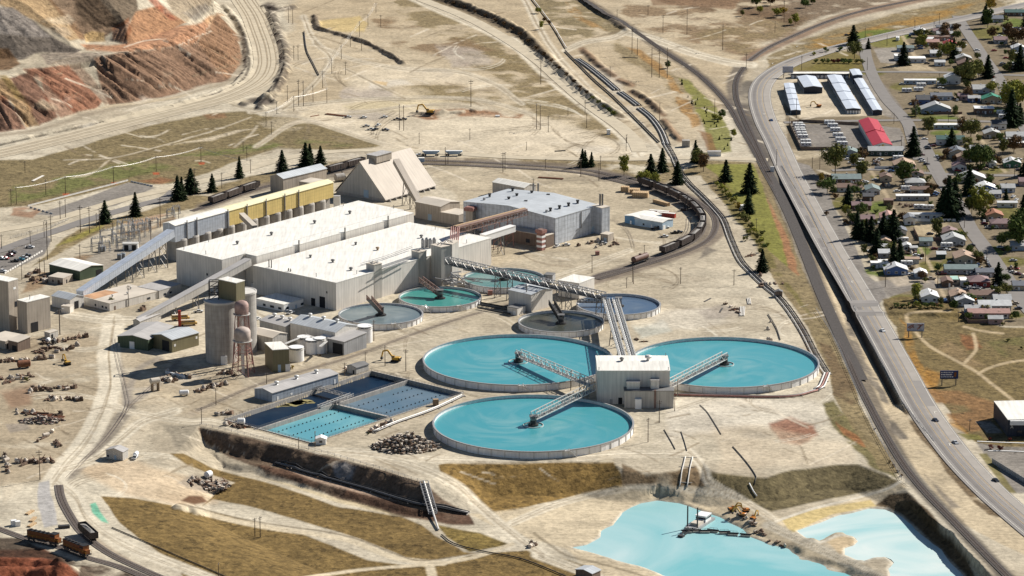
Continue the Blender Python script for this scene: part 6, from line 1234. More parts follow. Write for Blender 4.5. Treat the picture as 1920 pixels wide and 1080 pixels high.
def tree_proto(key):
 root = thing("spruce_tree" if key[0] == 'c' else "leafy_tree" if key[0] == 'b' else "shrub", None, "tree"); kind, seed, m = key
 if kind == 'c': raw("crown", conifer(seed, (.33, .37, .29)[seed % 3]), None, m, root); limbs(seed, .95, .016, con=True).build("trunk", "bark", root, world=False)
 elif kind == 'b': raw("crown", broad(seed, (.42, .47, .36)[seed % 3]), None, m, root); limbs(seed).build("trunk", "bark", root, world=False)
 else: raw("crown", broad(seed, .62, .02, 1.0, 14, 44, .07), None, m, root)
 TREES[key] = root; root["fresh"] = 1; return root
def tree(kind, px, py, hpx, m, look, group, seed=None, sx=1.0, cat="tree"):
 seed = random.randint(0, 2) if seed is None else seed; key = (kind, seed, m); p = TREES.get(key) or tree_proto(key)
 if "fresh" in p: o = p; del p["fresh"]
 else: o = copy_tree(p)
 q = T(px, py); h = hpx*mpp(px, py)/.97*(1.18 if kind == 'b' else 1.04); o.location = (q.x, q.y, q.z - .1); sx *= random.uniform(.82, 1.2); o.scale = (h*sx, h*sx*random.uniform(.88, 1.12), h); o.rotation_euler = (0, 0, random.uniform(0, 6.28)); later(o, look, cat, group); return o
# ================================================================ the town
for nm, c in dict(white=(.70,.69,.66), cream=(.56,.50,.38), beige=(.46,.39,.29), grey=(.36,.36,.36), blue=(.10,.16,.32), pale_blue=(.34,.40,.47), teal=(.05,.20,.20), salmon=(.42,.23,.17), pink=(.44,.29,.26), brown=(.16,.10,.07), dark_green=(.05,.08,.06), green=(.06,.17,.10), red=(.22,.035,.03), tan=(.38,.29,.18)).items():
 mat("house_" + nm, c, .75, var=.08, scale=.4, seam=.6, ribd=.08)
for nm, c in dict(grey=(.40,.40,.39), light_grey=(.56,.56,.55), white=(.78,.77,.74), slate=(.16,.17,.19), dark=(.085,.085,.09), brown=(.20,.13,.10), tan=(.40,.28,.20), pink=(.42,.25,.21), mauve=(.24,.16,.155), red=(.30,.035,.035), green=(.03,.19,.12), dark_green=(.06,.12,.11), slate_green=(.20,.25,.24), orange=(.33,.15,.09), mint=(.35,.52,.44)).items():
 mat("shingle_" + nm, c, .8, var=.12, scale=.5, seam=1.2, ribd=.06)
NAMEC = lambda s: s.replace('_', ' ')
def house(x0, x1, y, dep, tp, roof, wall, h=3.0, name="house", cat="house", rise=None, extra=""):
 a, b = T(x0, y), T(x1, y); wd = b.x - a.x; z = (a.z + b.z)/2; root = thing(name, None, cat, (a.x, a.y, z))
 typ = {'x': 'gu', 'y': 'gv', 'f': 'flat', 'h': 'hip', 'b': 'gu'}[tp]; span = dep if tp in 'xhb' else wd; rise = rise or (span*.19 if tp in 'xyh' else .5)
 rise = min(rise, 4.0); a0 = Vector((a.x, a.y, 0)); u, v = Vector((wd, random.uniform(-.3, .3), 0)), Vector((0, dep, 0)); shell(root, 0, 0, 0, z + h, "house_" + wall, "shingle_" + roof, typ, rise, z0=z - .4, fr=(a0, u, v), eave=.5)
 rf = [c for c in root.children if c.name.startswith("roof")][0]
 if name in ("house",) and wd > 7:
  cx_, cy_ = a0.x + wd*random.uniform(.3, .7), a0.y + dep*.55; mb = MB(); mb.box((cx_, cy_, z + h + rise*.8 + .3), (.8, .8, 1.8)); ch = mb.build("chimney", "brown_siding" if random.random() < .5 else "pale_concrete", None); ch.parent = rf; ch.data.transform(Matrix.Translation(-root.location))
 nwin = max(1, int(wd/4.2)); dpos = random.randrange(nwin + 1)
 for k in range(nwin):
  s_ = wd*(k + .5)/nwin
  if k == dpos and name != "storage_unit": opening(root, a0, u, v, 'u', s_ + .9 if nwin > 1 else wd*.7, 1.0, z, 2.1, "white_paint" if wall not in ("white", "cream") else "brown_siding", "door")
  w_ = opening(root, a0, u, v, 'u', s_ - (.6 if k == dpos else 0), 1.5, z + 1.0, 1.1, "glass", "window", .06)
  if wd > 9:
   d = u.normalized(); c = a0 + d*(s_ - (.6 if k == dpos else 0)); mb = MB(); cc = Vector((c.x, c.y - .04, z + 1.55)) - root.location
   for dx, dz, sx_, sz_ in ((0, .62, 1.8, .14), (0, -.62, 1.8, .14), (.82, 0, .14, 1.3), (-.82, 0, .14, 1.3)): mb.box((cc.x + dx, cc.y, cc.z + dz), (sx_, .14, sz_))
   fm = mb.build("frame", "white_paint", None); fm.parent = w_
 if wd > 12 and tp in 'xy': opening(root, a0, u, v, 'u', wd - 2.2, 2.8, z, 2.2, "house_white" if wall != "white" else "house_grey", "garage_door", .05)
 lk = (f"{NAMEC(roof)} roofed {NAMEC(wall)} {dict(house='house', mobile_home='mobile home', shed='shed').get(name, NAMEC(name))}")
 later(root, extra or lk, cat, {"house": "houses of the town", "mobile_home": "mobile homes of the town", "shed": "sheds and garages of the town"}.get(name)); return root
HS = [(1715,1736,65,9,'y','light_grey','teal'),(1757,1787,60,10,'x','slate','grey'),(1750,1780,65,7,'x','mauve','beige'),(1757,1787,70,7,'x','grey','white'),(1740,1787,76,6,'b','brown','salmon'),(1731,1761,86,8,'x','pink','salmon'),(1770,1793,89,8,'y','red','white'),(1765,1802,103,9,'x','grey','beige'),(1745,1766,107,9,'x','light_grey','grey'),(1794,1822,117,10,'y','grey','beige'),(1797,1827,128,11,'y','brown','brown'),
 (1854,1881,42,10,'x','slate','grey'),(1882,1925,64,9,'x','grey','pale_blue'),(1865,1889,82,10,'x','mauve','grey'),(1898,1925,98,10,'y','light_grey','pale_blue'),(1772,1801,158,9,'y','light_grey','white',5),(1720,1743,196,12,'x','dark','blue',3.5),(1746,1785,188,9,'x','slate','pale_blue'),(1728,1783,213,11,'y','grey','pale_blue'),(1825,1865,175,12,'x','grey','pale_blue'),(1842,1880,194,10,'y','green','beige'),(1797,1816,188,8,'x','mauve','pink'),(1861,1887,243,10,'x','dark','white',4),(1846,1876,259,10,'y','grey','beige'),(1757,1808,272,9,'x','dark_green','white',4),(1780,1812,297,12,'y','slate','cream',4),(1820,1853,288,9,'x','grey','cream'),(1888,1930,264,11,'x','grey','grey'),
 (1581,1608,294,11,'y','slate_green','pale_blue'),(1677,1716,318,12,'y','tan','dark_green'),(1561,1614,344,11,'x','slate_green','brown'),(1571,1616,360,9,'x','brown','white'),(1598,1633,394,8,'x','mauve','brown'),(1651,1672,341,10,'y','brown','beige'),(1699,1735,351,10,'h','grey','grey'),(1708,1742,364,7,'x','brown','white'),(1704,1732,335,10,'y','brown','grey'),(1795,1841,303,10,'y','tan','pink'),(1787,1812,320,9,'y','mauve','white'),(1854,1868,314,8,'y','light_grey','white'),(1883,1914,314,10,'y','light_grey','green'),(1799,1848,343,12,'y','light_grey','cream'),(1830,1868,362,11,'y','white','blue'),(1833,1877,372,8,'x','grey','blue'),(1878,1903,361,9,'x','grey','pale_blue'),(1912,1935,349,9,'x','mauve','pink'),
 (1597,1640,420,9,'x','mauve','pink'),(1652,1682,417,12,'y','pink','white'),(1681,1700,442,9,'y','slate','white'),(1650,1670,461,9,'y','tan','beige'),(1648,1668,484,8,'x','light_grey','grey'),(1659,1702,516,10,'y','light_grey','blue'),(1716,1738,522,8,'y','white','pale_blue'),(1767,1797,446,11,'y','mauve','beige'),(1769,1810,460,12,'y','grey','grey'),(1791,1828,494,14,'y','tan','beige'),(1772,1833,514,9,'x','slate_green','grey'),(1850,1881,413,11,'y','orange','tan'),(1859,1900,428,10,'h','mauve','pink'),(1897,1930,470,10,'x','grey','pale_blue'),
 (1728,1759,566,13,'y','light_grey','white'),(1818,1856,539,12,'h','mauve','red',3.4),(1831,1863,520,8,'x','slate','grey'),(1783,1813,565,12,'y','tan','beige'),(1793,1826,574,10,'y','light_grey','grey'),(1820,1870,563,9,'x','brown','cream'),(1864,1896,572,10,'x','grey','grey'),(1836,1896,583,10,'x','light_grey','grey'),(1810,1858,589,7,'x','grey','pale_blue'),(1816,1893,597,8,'x','pink','pink'),(1885,1930,30,9,'x','dark_green','brown'),(1900,1930,130,9,'x','grey','beige'),(1895,1930,440,9,'y','brown','tan'),(1900,1930,545,9,'x','slate','beige'),(1643,1668,473,7,'x','grey','grey')]
for q in HS: house(*q)
for q in ((1753,1772,124,6,'x','light_grey','white'),(1816,1838,192,7,'x','grey','blue'),(1624,1650,365,11,'y','slate_green','white'),(1619,1638,377,7,'x','dark','brown'),(1696,1716,422,10,'y','slate','white',4),(1725,1748,461,7,'x','slate_green','grey'),(1694,1708,470,6,'y','light_grey','white'),(1707,1720,474,5,'b','grey','grey'),(1648,1666,502,7,'f','white','white'),(1633,1649,503,5,'f','white','grey'),(1757,1773,486,6,'x','light_grey','dark_green'),(1767,1786,538,9,'y','brown','brown'),(1784,1798,533,8,'f','mint','cream',2.6),(1801,1822,536,8,'f','white','white'),(1854,1880,608,6,'x','grey','pink'),(1658,1675,385,6,'f','brown','brown'),(1735,1750,80,5,'x','white','white')): house(*q, name="shed", cat="shed")
for q in ((1696,1755,158,5,'b','white','pale_blue'),(1901,1930,108,5,'b','white','white'),(1876,1930,276,5,'b','white','brown'),(1681,1742,376,5,'b','white','grey'),(1871,1907,389,5,'b','light_grey','white'),(1704,1772,411,5,'b','light_grey','white'),(1698,1723,495,5,'b','tan','grey'),(1750,1807,242,5,'b','white','pale_blue')): house(*q, name="mobile_home", cat="mobile home")
house(1828,1863,214,9,'b','white','brown',4,name="barn",cat="barn",extra="brown barn with a curved white roof beside the alley")
house(1629,1694,292,10,'x','grey','dark_green',3.4,name="house",cat="house",extra="long low dark green hall with grey roof in front of the red roofed hall")
house(1678,1697,114,9,'f','white','white',3.6,name="garage",cat="garage",extra="white flat roofed garage block behind a tall spruce"); house(1697,1736,118,9,'f','white','white',3.2,name="garage",cat="garage",extra="white garage with a grey door beside the gravel lot"); house(1683,1713,97,7,'x','slate_green','pale_blue',name="house",cat="house",extra="pale blue house with a grey green roof behind the white garages")
# storage units
mat("storage_wall", (.035,.04,.055), .6, var=.1, ribs=1.5, ribd=.2); mat("storage_roof", (.60,.64,.70), .45, metal=.1, var=.06, scale=.2, ribs=1.5, ribd=.06); mat("hall_red", (.42,.035,.05), .5, var=.06, ribs=1.2, ribd=.06); mat("hall_wall", (.62,.60,.58), .6, var=.06, ribs=1.2, ribd=.06)
def long_unit(name, lab, cs, h, wall, roof, rise=.8, steps=1, doors=None, typ='gv'):
 (ax, ay), (bx, by), (cx_, cy_) = cs; a, b, c = G(ax, ay, h), G(bx, by, h), G(cx_, cy_, h); root = thing(name, lab, "storage building" if wall == "storage_wall" else "hall", (a.x, a.y, 0)); a0 = Vector((a.x, a.y, 0)); u = Vector((b.x - a.x, b.y - a.y, 0)); v = Vector((c.x - a.x, c.y - a.y, 0))
 for k in range(steps): shell(root, 0, 0, 0, h + k*.35, wall, roof, typ, rise, z0=-.2, fr=(a0 + v*(k/steps), u, v*(1/steps - .002)), eave=.25)
 if doors:
  n_ = doors
  for k in range(n_): opening(root, a0, u, v, 'u', u.length*(k + .5)/n_, u.length/n_*.72, 0, 2.3, "white_paint", "door")
 n2_ = int(v.length/4.2)
 for k in range(n2_): opening(root, a0, u, v, 'v', v.length*(k + .5)/n2_, 2.8, 0, 2.2, "blue_grey_siding", "door")
 return root
long_unit("storage_units", "wide dark walled storage block with a pale roof at the left of the compound", ((1508,164), (1542,164), (1495,143.5)), 4.2, "storage_wall", "storage_roof", 1.0)
long_unit("storage_units", "stepped storage row in the middle with white doors on its end", ((1587,204.5), (1614,204.5), (1551,144)), 3.4, "storage_wall", "storage_roof", .6, 4, 5)
long_unit("storage_units", "stepped storage row at the right of the compound below the tall office", ((1637,207), (1654,207), (1601,149)), 3.4, "storage_wall", "storage_roof", .5, 3)
long_unit("storage_units", "narrow stepped storage row along the highway", ((1483.5,207), (1501.5,207), (1470,160)), 3.2, "storage_wall", "storage_roof", .4, 5)
long_unit("storage_units", "long storage row of many white doors closing the compound at the back", ((1483,138.5), (1592,139), (1483,135.5)), 3.4, "storage_wall", "white_roof", .3, 1, 14)
long_unit("storage_office", "tall dark storage office with a pale roof at the back corner", ((1599.5,141.5), (1617,141), (1593,130.5)), 6.5, "storage_wall", "storage_roof", .4)
long_unit("steel_hall", "long hall with a bright red roof beside the trailer lot", ((1637,273), (1673,272), (1610,227)), 4.6, "hall_wall", "hall_red", 2.0, 2)
# bottom right commercial block and its wall sign
root, a, u, v = bld("brick_store", "dark brick store with a flat white roof at the right edge", "shop", (1890,788), (1866,753), (1975,786), 8.5, "storage_wall", "white_roof", eave=.2)
mb = MB(); p = a + u*.02; mb.box((a.x + 9, a.y - .6, 7.4), (16, 1.2, 2.2)); mb.build("parapet", "white_paint", root)
fc = bpy.data.curves.new("sign_lettering", 'FONT'); fc.body = "A"; fc.size = 2.4; fc.extrude = .06; fo = bpy.data.objects.new("sign_lettering", fc); COL.objects.link(fo); fo.location = (1.2, -.35, 4.4); fo.rotation_euler = (math.pi/2, 0, 0)
bpy.context.view_layer.update(); fm = bpy.data.meshes.new_from_object(fo.evaluated_get(bpy.context.evaluated_depsgraph_get())); lo = bpy.data.objects.new("lettering", fm); COL.objects.link(lo); lo.parent = root; lo.location = fo.location; lo.rotation_euler = fo.rotation_euler; fm.materials.append(M["pale_steel"]); bpy.data.objects.remove(fo)
mb = MB()
for k in range(3): mb.box((a.x + 6 + k*4, a.y - .1, 1.8), (2.4, .3, 3.0))
mb.build("shop_window", "glass", root)
# kerb strips in front of the store
for pl in ([(1832,828),(1880,830),(1935,832)], [(1853,846),(1886,846),(1935,848)]):
 ribbon("kerb", pl, .9, "white_paint", .25)
# billboards
def billboard(px, py, w_, h_, zc, base, accent, lab, yaw=0.):
 b = T(px, py); root = thing("billboard", lab, "billboard", tuple(b), R(yaw)); mb = MB(); mb.box((0, 0, zc), (w_, .5, h_)); mb.build("panel", base, root, world=False)
 for sx in (-.38, .38): mb = MB(); mb.box((sx*w_, .2, zc/2 - h_/4), (.5, .5, zc)); mb.build("post", "steel", root, world=False)
 mb = MB(); mb.box((0, -.6, zc - h_/2 - .1), (w_, .9, .12)); mb.build("catwalk", "steel", root, world=False)
 mb = MB()
 for ax, sc in accent:
  for k in range(len(ax) - 1): mb.bar((ax[k][0]*w_, -.3, zc + ax[k][1]*h_), (ax[k + 1][0]*w_, -.3, zc + ax[k + 1][1]*h_), .12, sc)
 mb.build("poster_shape", "orange_paint" if base == "billboard_blue" else "faded_red", root, world=False); return root
mat("billboard_grey", (.42,.42,.46), .6, var=.08); mat("billboard_blue", (.035,.05,.14), .6, var=.1)
billboard(1716,633,9.5,4.2,6.0,"billboard_grey",[([(-.45,-.1),(-.25,.2),(-.1,.3)],.7),([(-.35,-.2),(-.15,.1),(-.1,-.1)],.6),([(.1,-.3),(.25,.1),(.42,.35)],.6),([(.12,.3),(.3,.25),(.2,-.2)],.6)],"pale grey billboard with red swooping shapes beside the highway")
billboard(1779,723,9.5,4.2,6.0,"billboard_blue",[([(.3,-.3),(.34,.3)],1.2)],"dark blue billboard with white writing and an orange patch below the other sign")
bo = [o for o in bpy.data.objects if o.name.startswith("billboard") and o.type == 'EMPTY'][-1]; mb = MB()
for k in range(3):
 x = -4.2
 while x < 1.6: w_ = random.uniform(.3, .9); mb.box((x + w_/2, -.3, 7.2 - k*1.2), (w_, .1, .45 if k != 1 else .7)); x += w_ + .25
mb.build("lettering", "white_paint", bo, world=False)
billboard(1477,146,8.0,4.6,6.5,"billboard_grey",[([(-.1,0),(.0,0)],.1)],"plain grey billboard at the corner of the storage compound")
# trees of the town and round the plant
CON = [(197,418,42),(254,405,44),(333,376,46),(341,374,42),(358,362,46),(398,360,34),(449,334,40),(529,322,40),(573,314,46),(581,306,36),(601,308,34),(1092,313,34),(1097,312,30),(1109,313,28),(1220,329,40),(1242,322,44),(1270,345,42),(1304,305,42),(1315,306,24),(1361,340,40),(1405,362,56),(1403,400,46),(1429,509,42),(1600,84,36),(1694,122,42),(1712,292,54),(1590,388,42),(1778,410,78),(1790,404,66),(1768,405,54),(1817,365,54),(1607,447,52),(1633,452,46),(1656,447,48),(1675,452,58),(1644,478,50),(1675,500,48),(1687,490,42),(1624,446,36),(1871,534,42),(1812,148,40),(1852,146,42),(1848,44,36),(1846,38,26),(1784,274,34),(1896,236,66),(1912,232,38),(1912,132,46),(1918,410,44),(1788,110,38),(1782,98,24),(1886,380,26),(1628,92,20),(1923,60,36),(1925,330,48),(1660,440,30),(1616,448,34),(1745,365,20)]
for x, y, h in CON: tree('c', x, y, h, "spruce_needles", "dark spruce tree", "spruce trees of the plant and town")
BRD = [(1602,110,30,'olive'),(1566,327,52,'olive'),(1601,312,22,'olive'),(1616,335,30,'olive'),(1692,345,38,'green'),(1551,362,26,'green'),(1540,342,16,'yellow'),(1536,355,14,'brown'),(1585,404,18,'lime'),(1592,410,16,'grey'),(1622,398,14,'grey'),(1667,398,14,'grey'),(1756,445,32,'olive'),(1837,405,46,'lime'),(1822,402,30,'olive'),(1818,312,32,'green'),(1838,318,44,'green'),(1850,312,30,'green'),(1908,208,52,'lime'),(1888,200,30,'olive'),(1730,90,22,'lime'),(1776,110,28,'lime'),(1760,112,16,'olive'),(1800,155,30,'olive'),(1820,160,42,'olive'),(1835,148,30,'olive'),(1852,52,30,'green'),(1856,22,28,'yellow'),(1890,75,28,'brown'),(1908,84,30,'brown'),(1860,72,18,'brown'),(1900,120,22,'olive'),(1717,562,28,'lime'),(1908,465,46,'green'),(1915,440,40,'green'),(1878,462,22,'green'),(1818,478,16,'green'),(1655,330,10,'yellow'),(1656,288,14,'yellow'),(1880,290,26,'olive'),(1901,285,26,'brown'),(1820,262,36,'olive'),(1805,256,30,'brown'),(1740,252,28,'olive'),(1745,240,18,'lime'),(1835,268,14,'olive'),(1860,175,20,'lime'),(1614,404,20,'green'),(1598,420,18,'green'),(1620,478,18,'olive'),(1668,436,14,'green'),(1816,600,14,'green'),(1905,600,16,'green'),(1870,560,20,'olive'),(1170,330,34,'lime'),(1206,345,24,'lime'),(1228,350,22,'lime'),(1319,322,30,'brown'),(1310,310,26,'olive'),(1468,28,14,'yellow'),(1418,14,20,'green'),(1424,26,14,'lime'),(1392,30,10,'olive'),(1456,32,16,'lime'),(1492,46,18,'lime'),(1482,48,12,'lime'),(1340,226,12,'lime'),(1354,222,14,'green'),(1350,228,10,'lime'),(1376,258,14,'lime'),(1252,128,12,'green'),(1510,14,14,'green'),(1524,8,12,'green'),(1445,10,14,'brown'),(1440,4,8,'green'),(208,576,16,'olive'),(1905,505,12,'green'),(1775,350,14,'brown'),(1658,500,12,'olive'),(1884,530,16,'green'),(1735,530,10,'olive'),(1850,600,10,'green'),(1010,25,10,'lime'),(1015,55,14,'lime')]
for x, y, h, c in BRD: tree('b', x, y, h, c + "_leaves", dict(olive="olive leaved tree", green="green leafy tree", lime="yellow green tree", yellow="golden autumn tree", brown="bronze autumn tree", grey="grey green rounded tree")[c], "leafy trees of the town")
# shrubs: hedges, ditch banks, slopes
SH = [(1543,118,9,'green'),(1552,118,9,'green'),(1562,119,9,'red'),(1571,118,9,'red'),(1582,118,9,'green'),(1593,119,9,'green'),(1606,119,9,'olive'),(1615,119,9,'olive'),(1530,118,8,'green'),(1548,98,10,'green'),(1575,96,9,'green'),(1526,104,8,'lime'),(1352,355,12,'lime'),(1360,364,12,'lime'),(1368,372,12,'lime'),(1376,382,14,'lime'),(1384,392,14,'yellow'),(1392,410,14,'olive'),(1400,418,16,'olive'),(1408,428,12,'olive'),(1414,438,12,'lime'),(1420,448,12,'olive'),(1426,458,13,'lime'),(1432,466,10,'green'),(1355,350,9,'brown'),(1345,348,8,'lime'),(1398,452,10,'olive'),(1404,440,10,'lime'),(1430,440,9,'olive'),(1440,462,8,'lime'),(1425,474,8,'olive'),(1680,576,9,'green'),(1692,577,8,'green'),(1703,576,9,'green'),(1713,577,8,'olive'),(1735,578,11,'green'),(1748,577,11,'green'),(1757,576,9,'brown'),(1764,578,8,'green'),(1725,580,9,'olive'),(1672,580,6,'brown'),(1720,575,12,'lime'),(1150,214,7,'lime'),(1142,208,7,'green'),(1132,202,7,'olive'),(1122,194,7,'olive'),(1112,186,7,'olive'),(1100,176,7,'brown'),(1088,166,7,'brown'),(1075,155,7,'brown'),(1062,142,7,'brown'),(1048,130,7,'brown'),(1034,117,7,'brown'),(1020,104,7,'brown'),(1005,92,7,'brown'),(990,80,7,'brown'),(975,67,7,'brown'),(960,57,7,'brown'),(945,47,7,'brown'),(928,40,6,'brown'),(910,32,6,'brown'),(890,24,6,'brown'),(870,16,6,'brown'),(850,8,6,'brown'),(1030,45,8,'brown'),(1020,40,8,'brown'),(1550,404,9,'brown'),(1565,372,11,'brown'),(1610,372,9,'olive'),(1618,425,10,'green'),(1641,420,10,'olive'),(1636,505,8,'green'),(1865,12,8,'brown'),(600,668,4,'brown'),(548,692,7,'yellow'),(690,815,5,'green'),(676,800,6,'olive'),(50,715,9,'olive'),(1770,478,7,'green'),(1860,430,8,'green'),(1745,385,9,'green'),(1900,180,9,'brown'),(1740,215,7,'olive'),(1855,395,9,'olive'),(1880,610,7,'olive'),(1915,655,6,'olive'),(1890,640,6,'olive'),(1857,842,9,'red'),(1874,844,10,'red'),(1856,825,6,'red'),(1893,826,7,'red'),(1640,806,4,'brown'),(1668,868,5,'brown'),(1675,876,6,'brown'),(1683,886,6,'brown'),(1690,893,5,'brown')]
for x, y, h, c in SH: tree('s', x, y, h, c + "_leaves", dict(olive="low olive shrub", green="low dark green shrub", lime="low yellow green shrub", yellow="low golden shrub", brown="low brown shrub", red="low dark red shrub", grey="low grey shrub")[c], "shrubs along slopes and hedges", cat="shrub")
for k in range(200):
 q_ = random.choice(HS); x = random.choice([random.uniform(q_[0] - 14, q_[0] - 4), random.uniform(q_[1] + 3, q_[1] + 12), random.uniform(q_[0], q_[1])]); y = q_[2] + random.choice([random.uniform(3, 6), random.uniform(-8, 2)])
 if x < 1910: tree('s' if random.random() < .6 else 'b', x, y, random.choice([random.uniform(5, 11), random.uniform(11, 19)]), random.choice(["green_leaves", "green_leaves", "olive_leaves", "olive_leaves", "brown_leaves"]), random.choice(["small garden bush", "garden tree"]), "garden bushes and trees")
# small planted saplings on the green strip
for k in range(26):
 t_ = random.random(); x = 1275 + 95*t_ + random.uniform(-14, 14)*(.4 + t_); y = 152 + 130*t_ + random.uniform(-4, 4); tree('c', x, y, random.uniform(4, 7), "spruce_needles", "tiny planted sapling", "saplings on the green strip by the railway", seed=0)
# vehicles
def row(kind, lst, cat, grp, looks):
 for x, y, hd, pt in lst: put_v(kind, x, y, hd, looks % pt if '%' in looks else looks, cat, grp, pt)
row("parked_car", [(1655,622,-75,'white'),(1754,790,-72,'dark'),(1791,832,-72,'silver'),(1867,903,-68,'black'),(1446,227,100,'blue'),(1588,67,20,'dark'),(1725,88,0,'blue'),(1726,92,0,'blue'),(1808,76,0,'dark'),(1806,81,0,'maroon'),(1808,86,0,'white'),(1832,95,0,'white'),(1864,96,20,'red'),(1886,110,0,'red'),(1837,120,0,'white'),(1862,152,60,'white'),(1861,146,40,'red'),(1692,159,0,'silver'),(1764,166,0,'white'),(1712,197,0,'blue'),(1734,262,0,'white'),(1739,277,0,'dark'),(1740,280,0,'black'),(1758,295,10,'white'),(1765,298,0,'white'),(1727,300,10,'silver'),(1729,304,10,'white'),(1737,309,10,'dark'),(1728,292,10,'maroon'),(1623,343,0,'white'),(1626,349,0,'white'),(1682,360,20,'white'),(1867,316,10,'silver'),(1910,320,20,'dark'),(1852,337,0,'maroon'),(1796,321,0,'red'),(1847,416,0,'black'),(1783,414,0,'red'),(1846,421,10,'maroon'),(1848,318,0,'maroon'),(1847,487,-75,'white'),(1851,493,-75,'silver'),(1854,500,-75,'black'),(1876,465,10,'white'),(1744,440,10,'dark'),(1752,468,10,'maroon'),(1766,470,0,'dark'),(1776,470,0,'white'),(1790,469,0,'black'),(1718,480,10,'white'),(1722,486,-30,'silver'),(1800,463,0,'black'),(1900,512,-30,'white'),(1905,505,-30,'red'),(1910,515,-40,'maroon'),(1870,546,0,'white'),(1812,546,10,'dark'),(1816,538,0,'white'),(1834,541,0,'white'),(1820,541,0,'white'),(1830,565,0,'orange'),(1900,490,0,'silver'),(1866,428,0,'white'),(1908,425,0,'white'),(1712,345,0,'white'),(1910,300,0,'white'),(1738,120,0,'dark'),(1880,120,0,'silver'),(1900,370,60,'white'),(1906,376,60,'white'),(1650,300,0,'white'),(1644,304,0,'silver'),(1640,310,0,'dark'),(1590,300,0,'white'),(1596,306,0,'white')], "car", "cars in the town and on the highway", "%s car")
row("travel_trailer", [(1496,237,0,None),(1500,241,0,None),(1499,246,0,None),(1501,250,0,None),(1503,255,0,None),(1505,260,0,None),(1510,269,0,None),(1511,275,0,None),(1555,233,0,None),(1561,239,0,None),(1566,247,0,None),(1571,257,0,None),(1576,265,0,None),(1579,273,0,None),(1683,76,80,None),(1727,163,0,None),(1722,171,0,None),(1700,173,0,None),(1770,158,0,None),(1766,160,0,None),(1692,454,0,None),(1775,464,0,None),(1895,267,0,None),(1882,222,0,None),(1610,305,0,None),(1606,311,0,None),(1700,357,0,None),(1740,393,0,None),(1724,392,0,None),(1700,498,0,None),(1878,214,10,None),(1684,300,0,None)], "caravan", "white trailers and campers", "white travel trailer")
row("pickup_truck", [(652,221,20,'white'),(681,222,20,'white'),(720,221,20,'white'),(744,225,10,'dark'),(756,225,10,'dark'),(686,238,20,'silver'),(709,236,60,'white'),(695,244,10,'white'),(704,244,60,'black'),(723,245,-30,'dark'),(56,465,-10,'white'),(50,481,5,'dark'),(38,489,10,'teal'),(28,491,5,'black'),(10,486,-30,'red'),(20,480,-30,'maroon'),(24,475,-25,'black'),(3,486,-30,'white'),(4,510,-20,'white'),(44,485,5,'white'),(1061,461,10,'white'),(1044,463,60,'white'),(1245,445,10,'white'),(1265,438,10,'black'),(1272,437,10,'dark'),(372,586,15,'white'),(545,588,60,'white'),(482,600,60,'white'),(1247,428,10,'white'),(1228,430,10,'dark'),(1130,458,0,'silver')], "pickup truck", "pickup trucks about the plant", "%s pickup truck")
for k in range(80):
 q_ = random.choice(HS); x = random.choice([random.uniform(q_[0] - 12, q_[0] - 4), random.uniform(q_[1] + 4, q_[1] + 14)]); y = q_[2] + random.uniform(-4, 5); pt = random.choice(["white", "silver", "dark", "blue", "maroon", "tan"])
 if 1600 < x < 1912: put_v(random.choice(["parked_car", "pickup_truck", "parked_car"]), x, y, random.choice([0, 8, 80, 180]), pt + " parked vehicle", "car", "vehicles in the town yards", pt)
put_v("box_truck", 1812,242,0,"white semi truck at the head of a long trailer","truck"); put_v("school_bus", 352,610,12,"tan yellow bus behind its twin by the silos","bus","old buses"); put_v("school_bus", 338,600,12,"tan yellow bus half hidden by the red stack","bus","old buses")
put_v("ore_trailer", 808,292,0,"left pale blue ore trailer on the road behind the A frame","trailer","ore trailers"); put_v("ore_trailer", 851,292,0,"right pale blue ore trailer on the road behind the A frame","trailer","ore trailers"); put_v("pickup_truck", 787,292,180,"white truck cab hitched to the ore trailers","truck",None,"white")
put_v("excavator", 806,214,165,"yellow excavator on a red earth heap on the upper dirt lot","excavator","yellow diggers",None,1.3); put_v("excavator", 742,678,160,"yellow excavator parked between two poles near the basins","excavator","yellow diggers",None,1.1); put_v("excavator", 1535,201,170,"small orange digger on the storage compound ground","excavator","yellow diggers","orange",.8)
put_v("excavator", 126,684,120,"yellow earth mover in the scrap yard","excavator","yellow diggers",None,.9); put_v("pickup_truck", 253,860,80,"white truck beside the lone hut at lower left","truck",None,"white")
for x, y, hd in ((1372,958,20),(1392,968,150),(1412,975,60),(1398,960,200)): put_v("excavator", x, y, hd, "rusty orange dredge winch machine", "machine", "machines beside the dredge pond", "orange", .7)
# rolling stock along the tracks
def along(P, s0, n_, L, kind, look, cat, grp, sc=1.25):
 acc = 0.0; tgt = s0; k = 0
 for i in range(1, len(P)):
  d = P[i] - P[i - 1]; l_ = float(np.linalg.norm(d)); acc += l_
  while acc >= tgt and k < n_:
   ang = math.degrees(math.atan2(d[1], d[0])); put_v(kind, 0, 0, ang, look, cat, grp, loc=(P[i][0], P[i][1], settle(P[i][0], P[i][1]) + .25), s=sc); k += 1; tgt += L
def arc_at(P, px, py):
 q = T(px, py); best = (1e9, 0); acc = 0.0
 for i in range(1, len(P)):
  acc += float(np.linalg.norm(P[i] - P[i - 1])); d = (P[i][0] - q.x)**2 + (P[i][1] - q.y)**2
  if d < best[0]: best = (d, acc)
 return best[1]
s0 = arc_at(P4, 392, 386); s1 = arc_at(P4, 500, 350); along(P4, s0 + 9, int((s1 - s0)/18.9), 18.9, "hopper_car", "dark open ore hopper car", "rail car", "ore hopper cars")
s0 = arc_at(P4, 610, 326); s1 = arc_at(P4, 690, 308); along(P4, s0 + 9, int((s1 - s0)/18.9), 18.9, "hopper_car", "dark open ore hopper car", "rail car", "ore hopper cars")
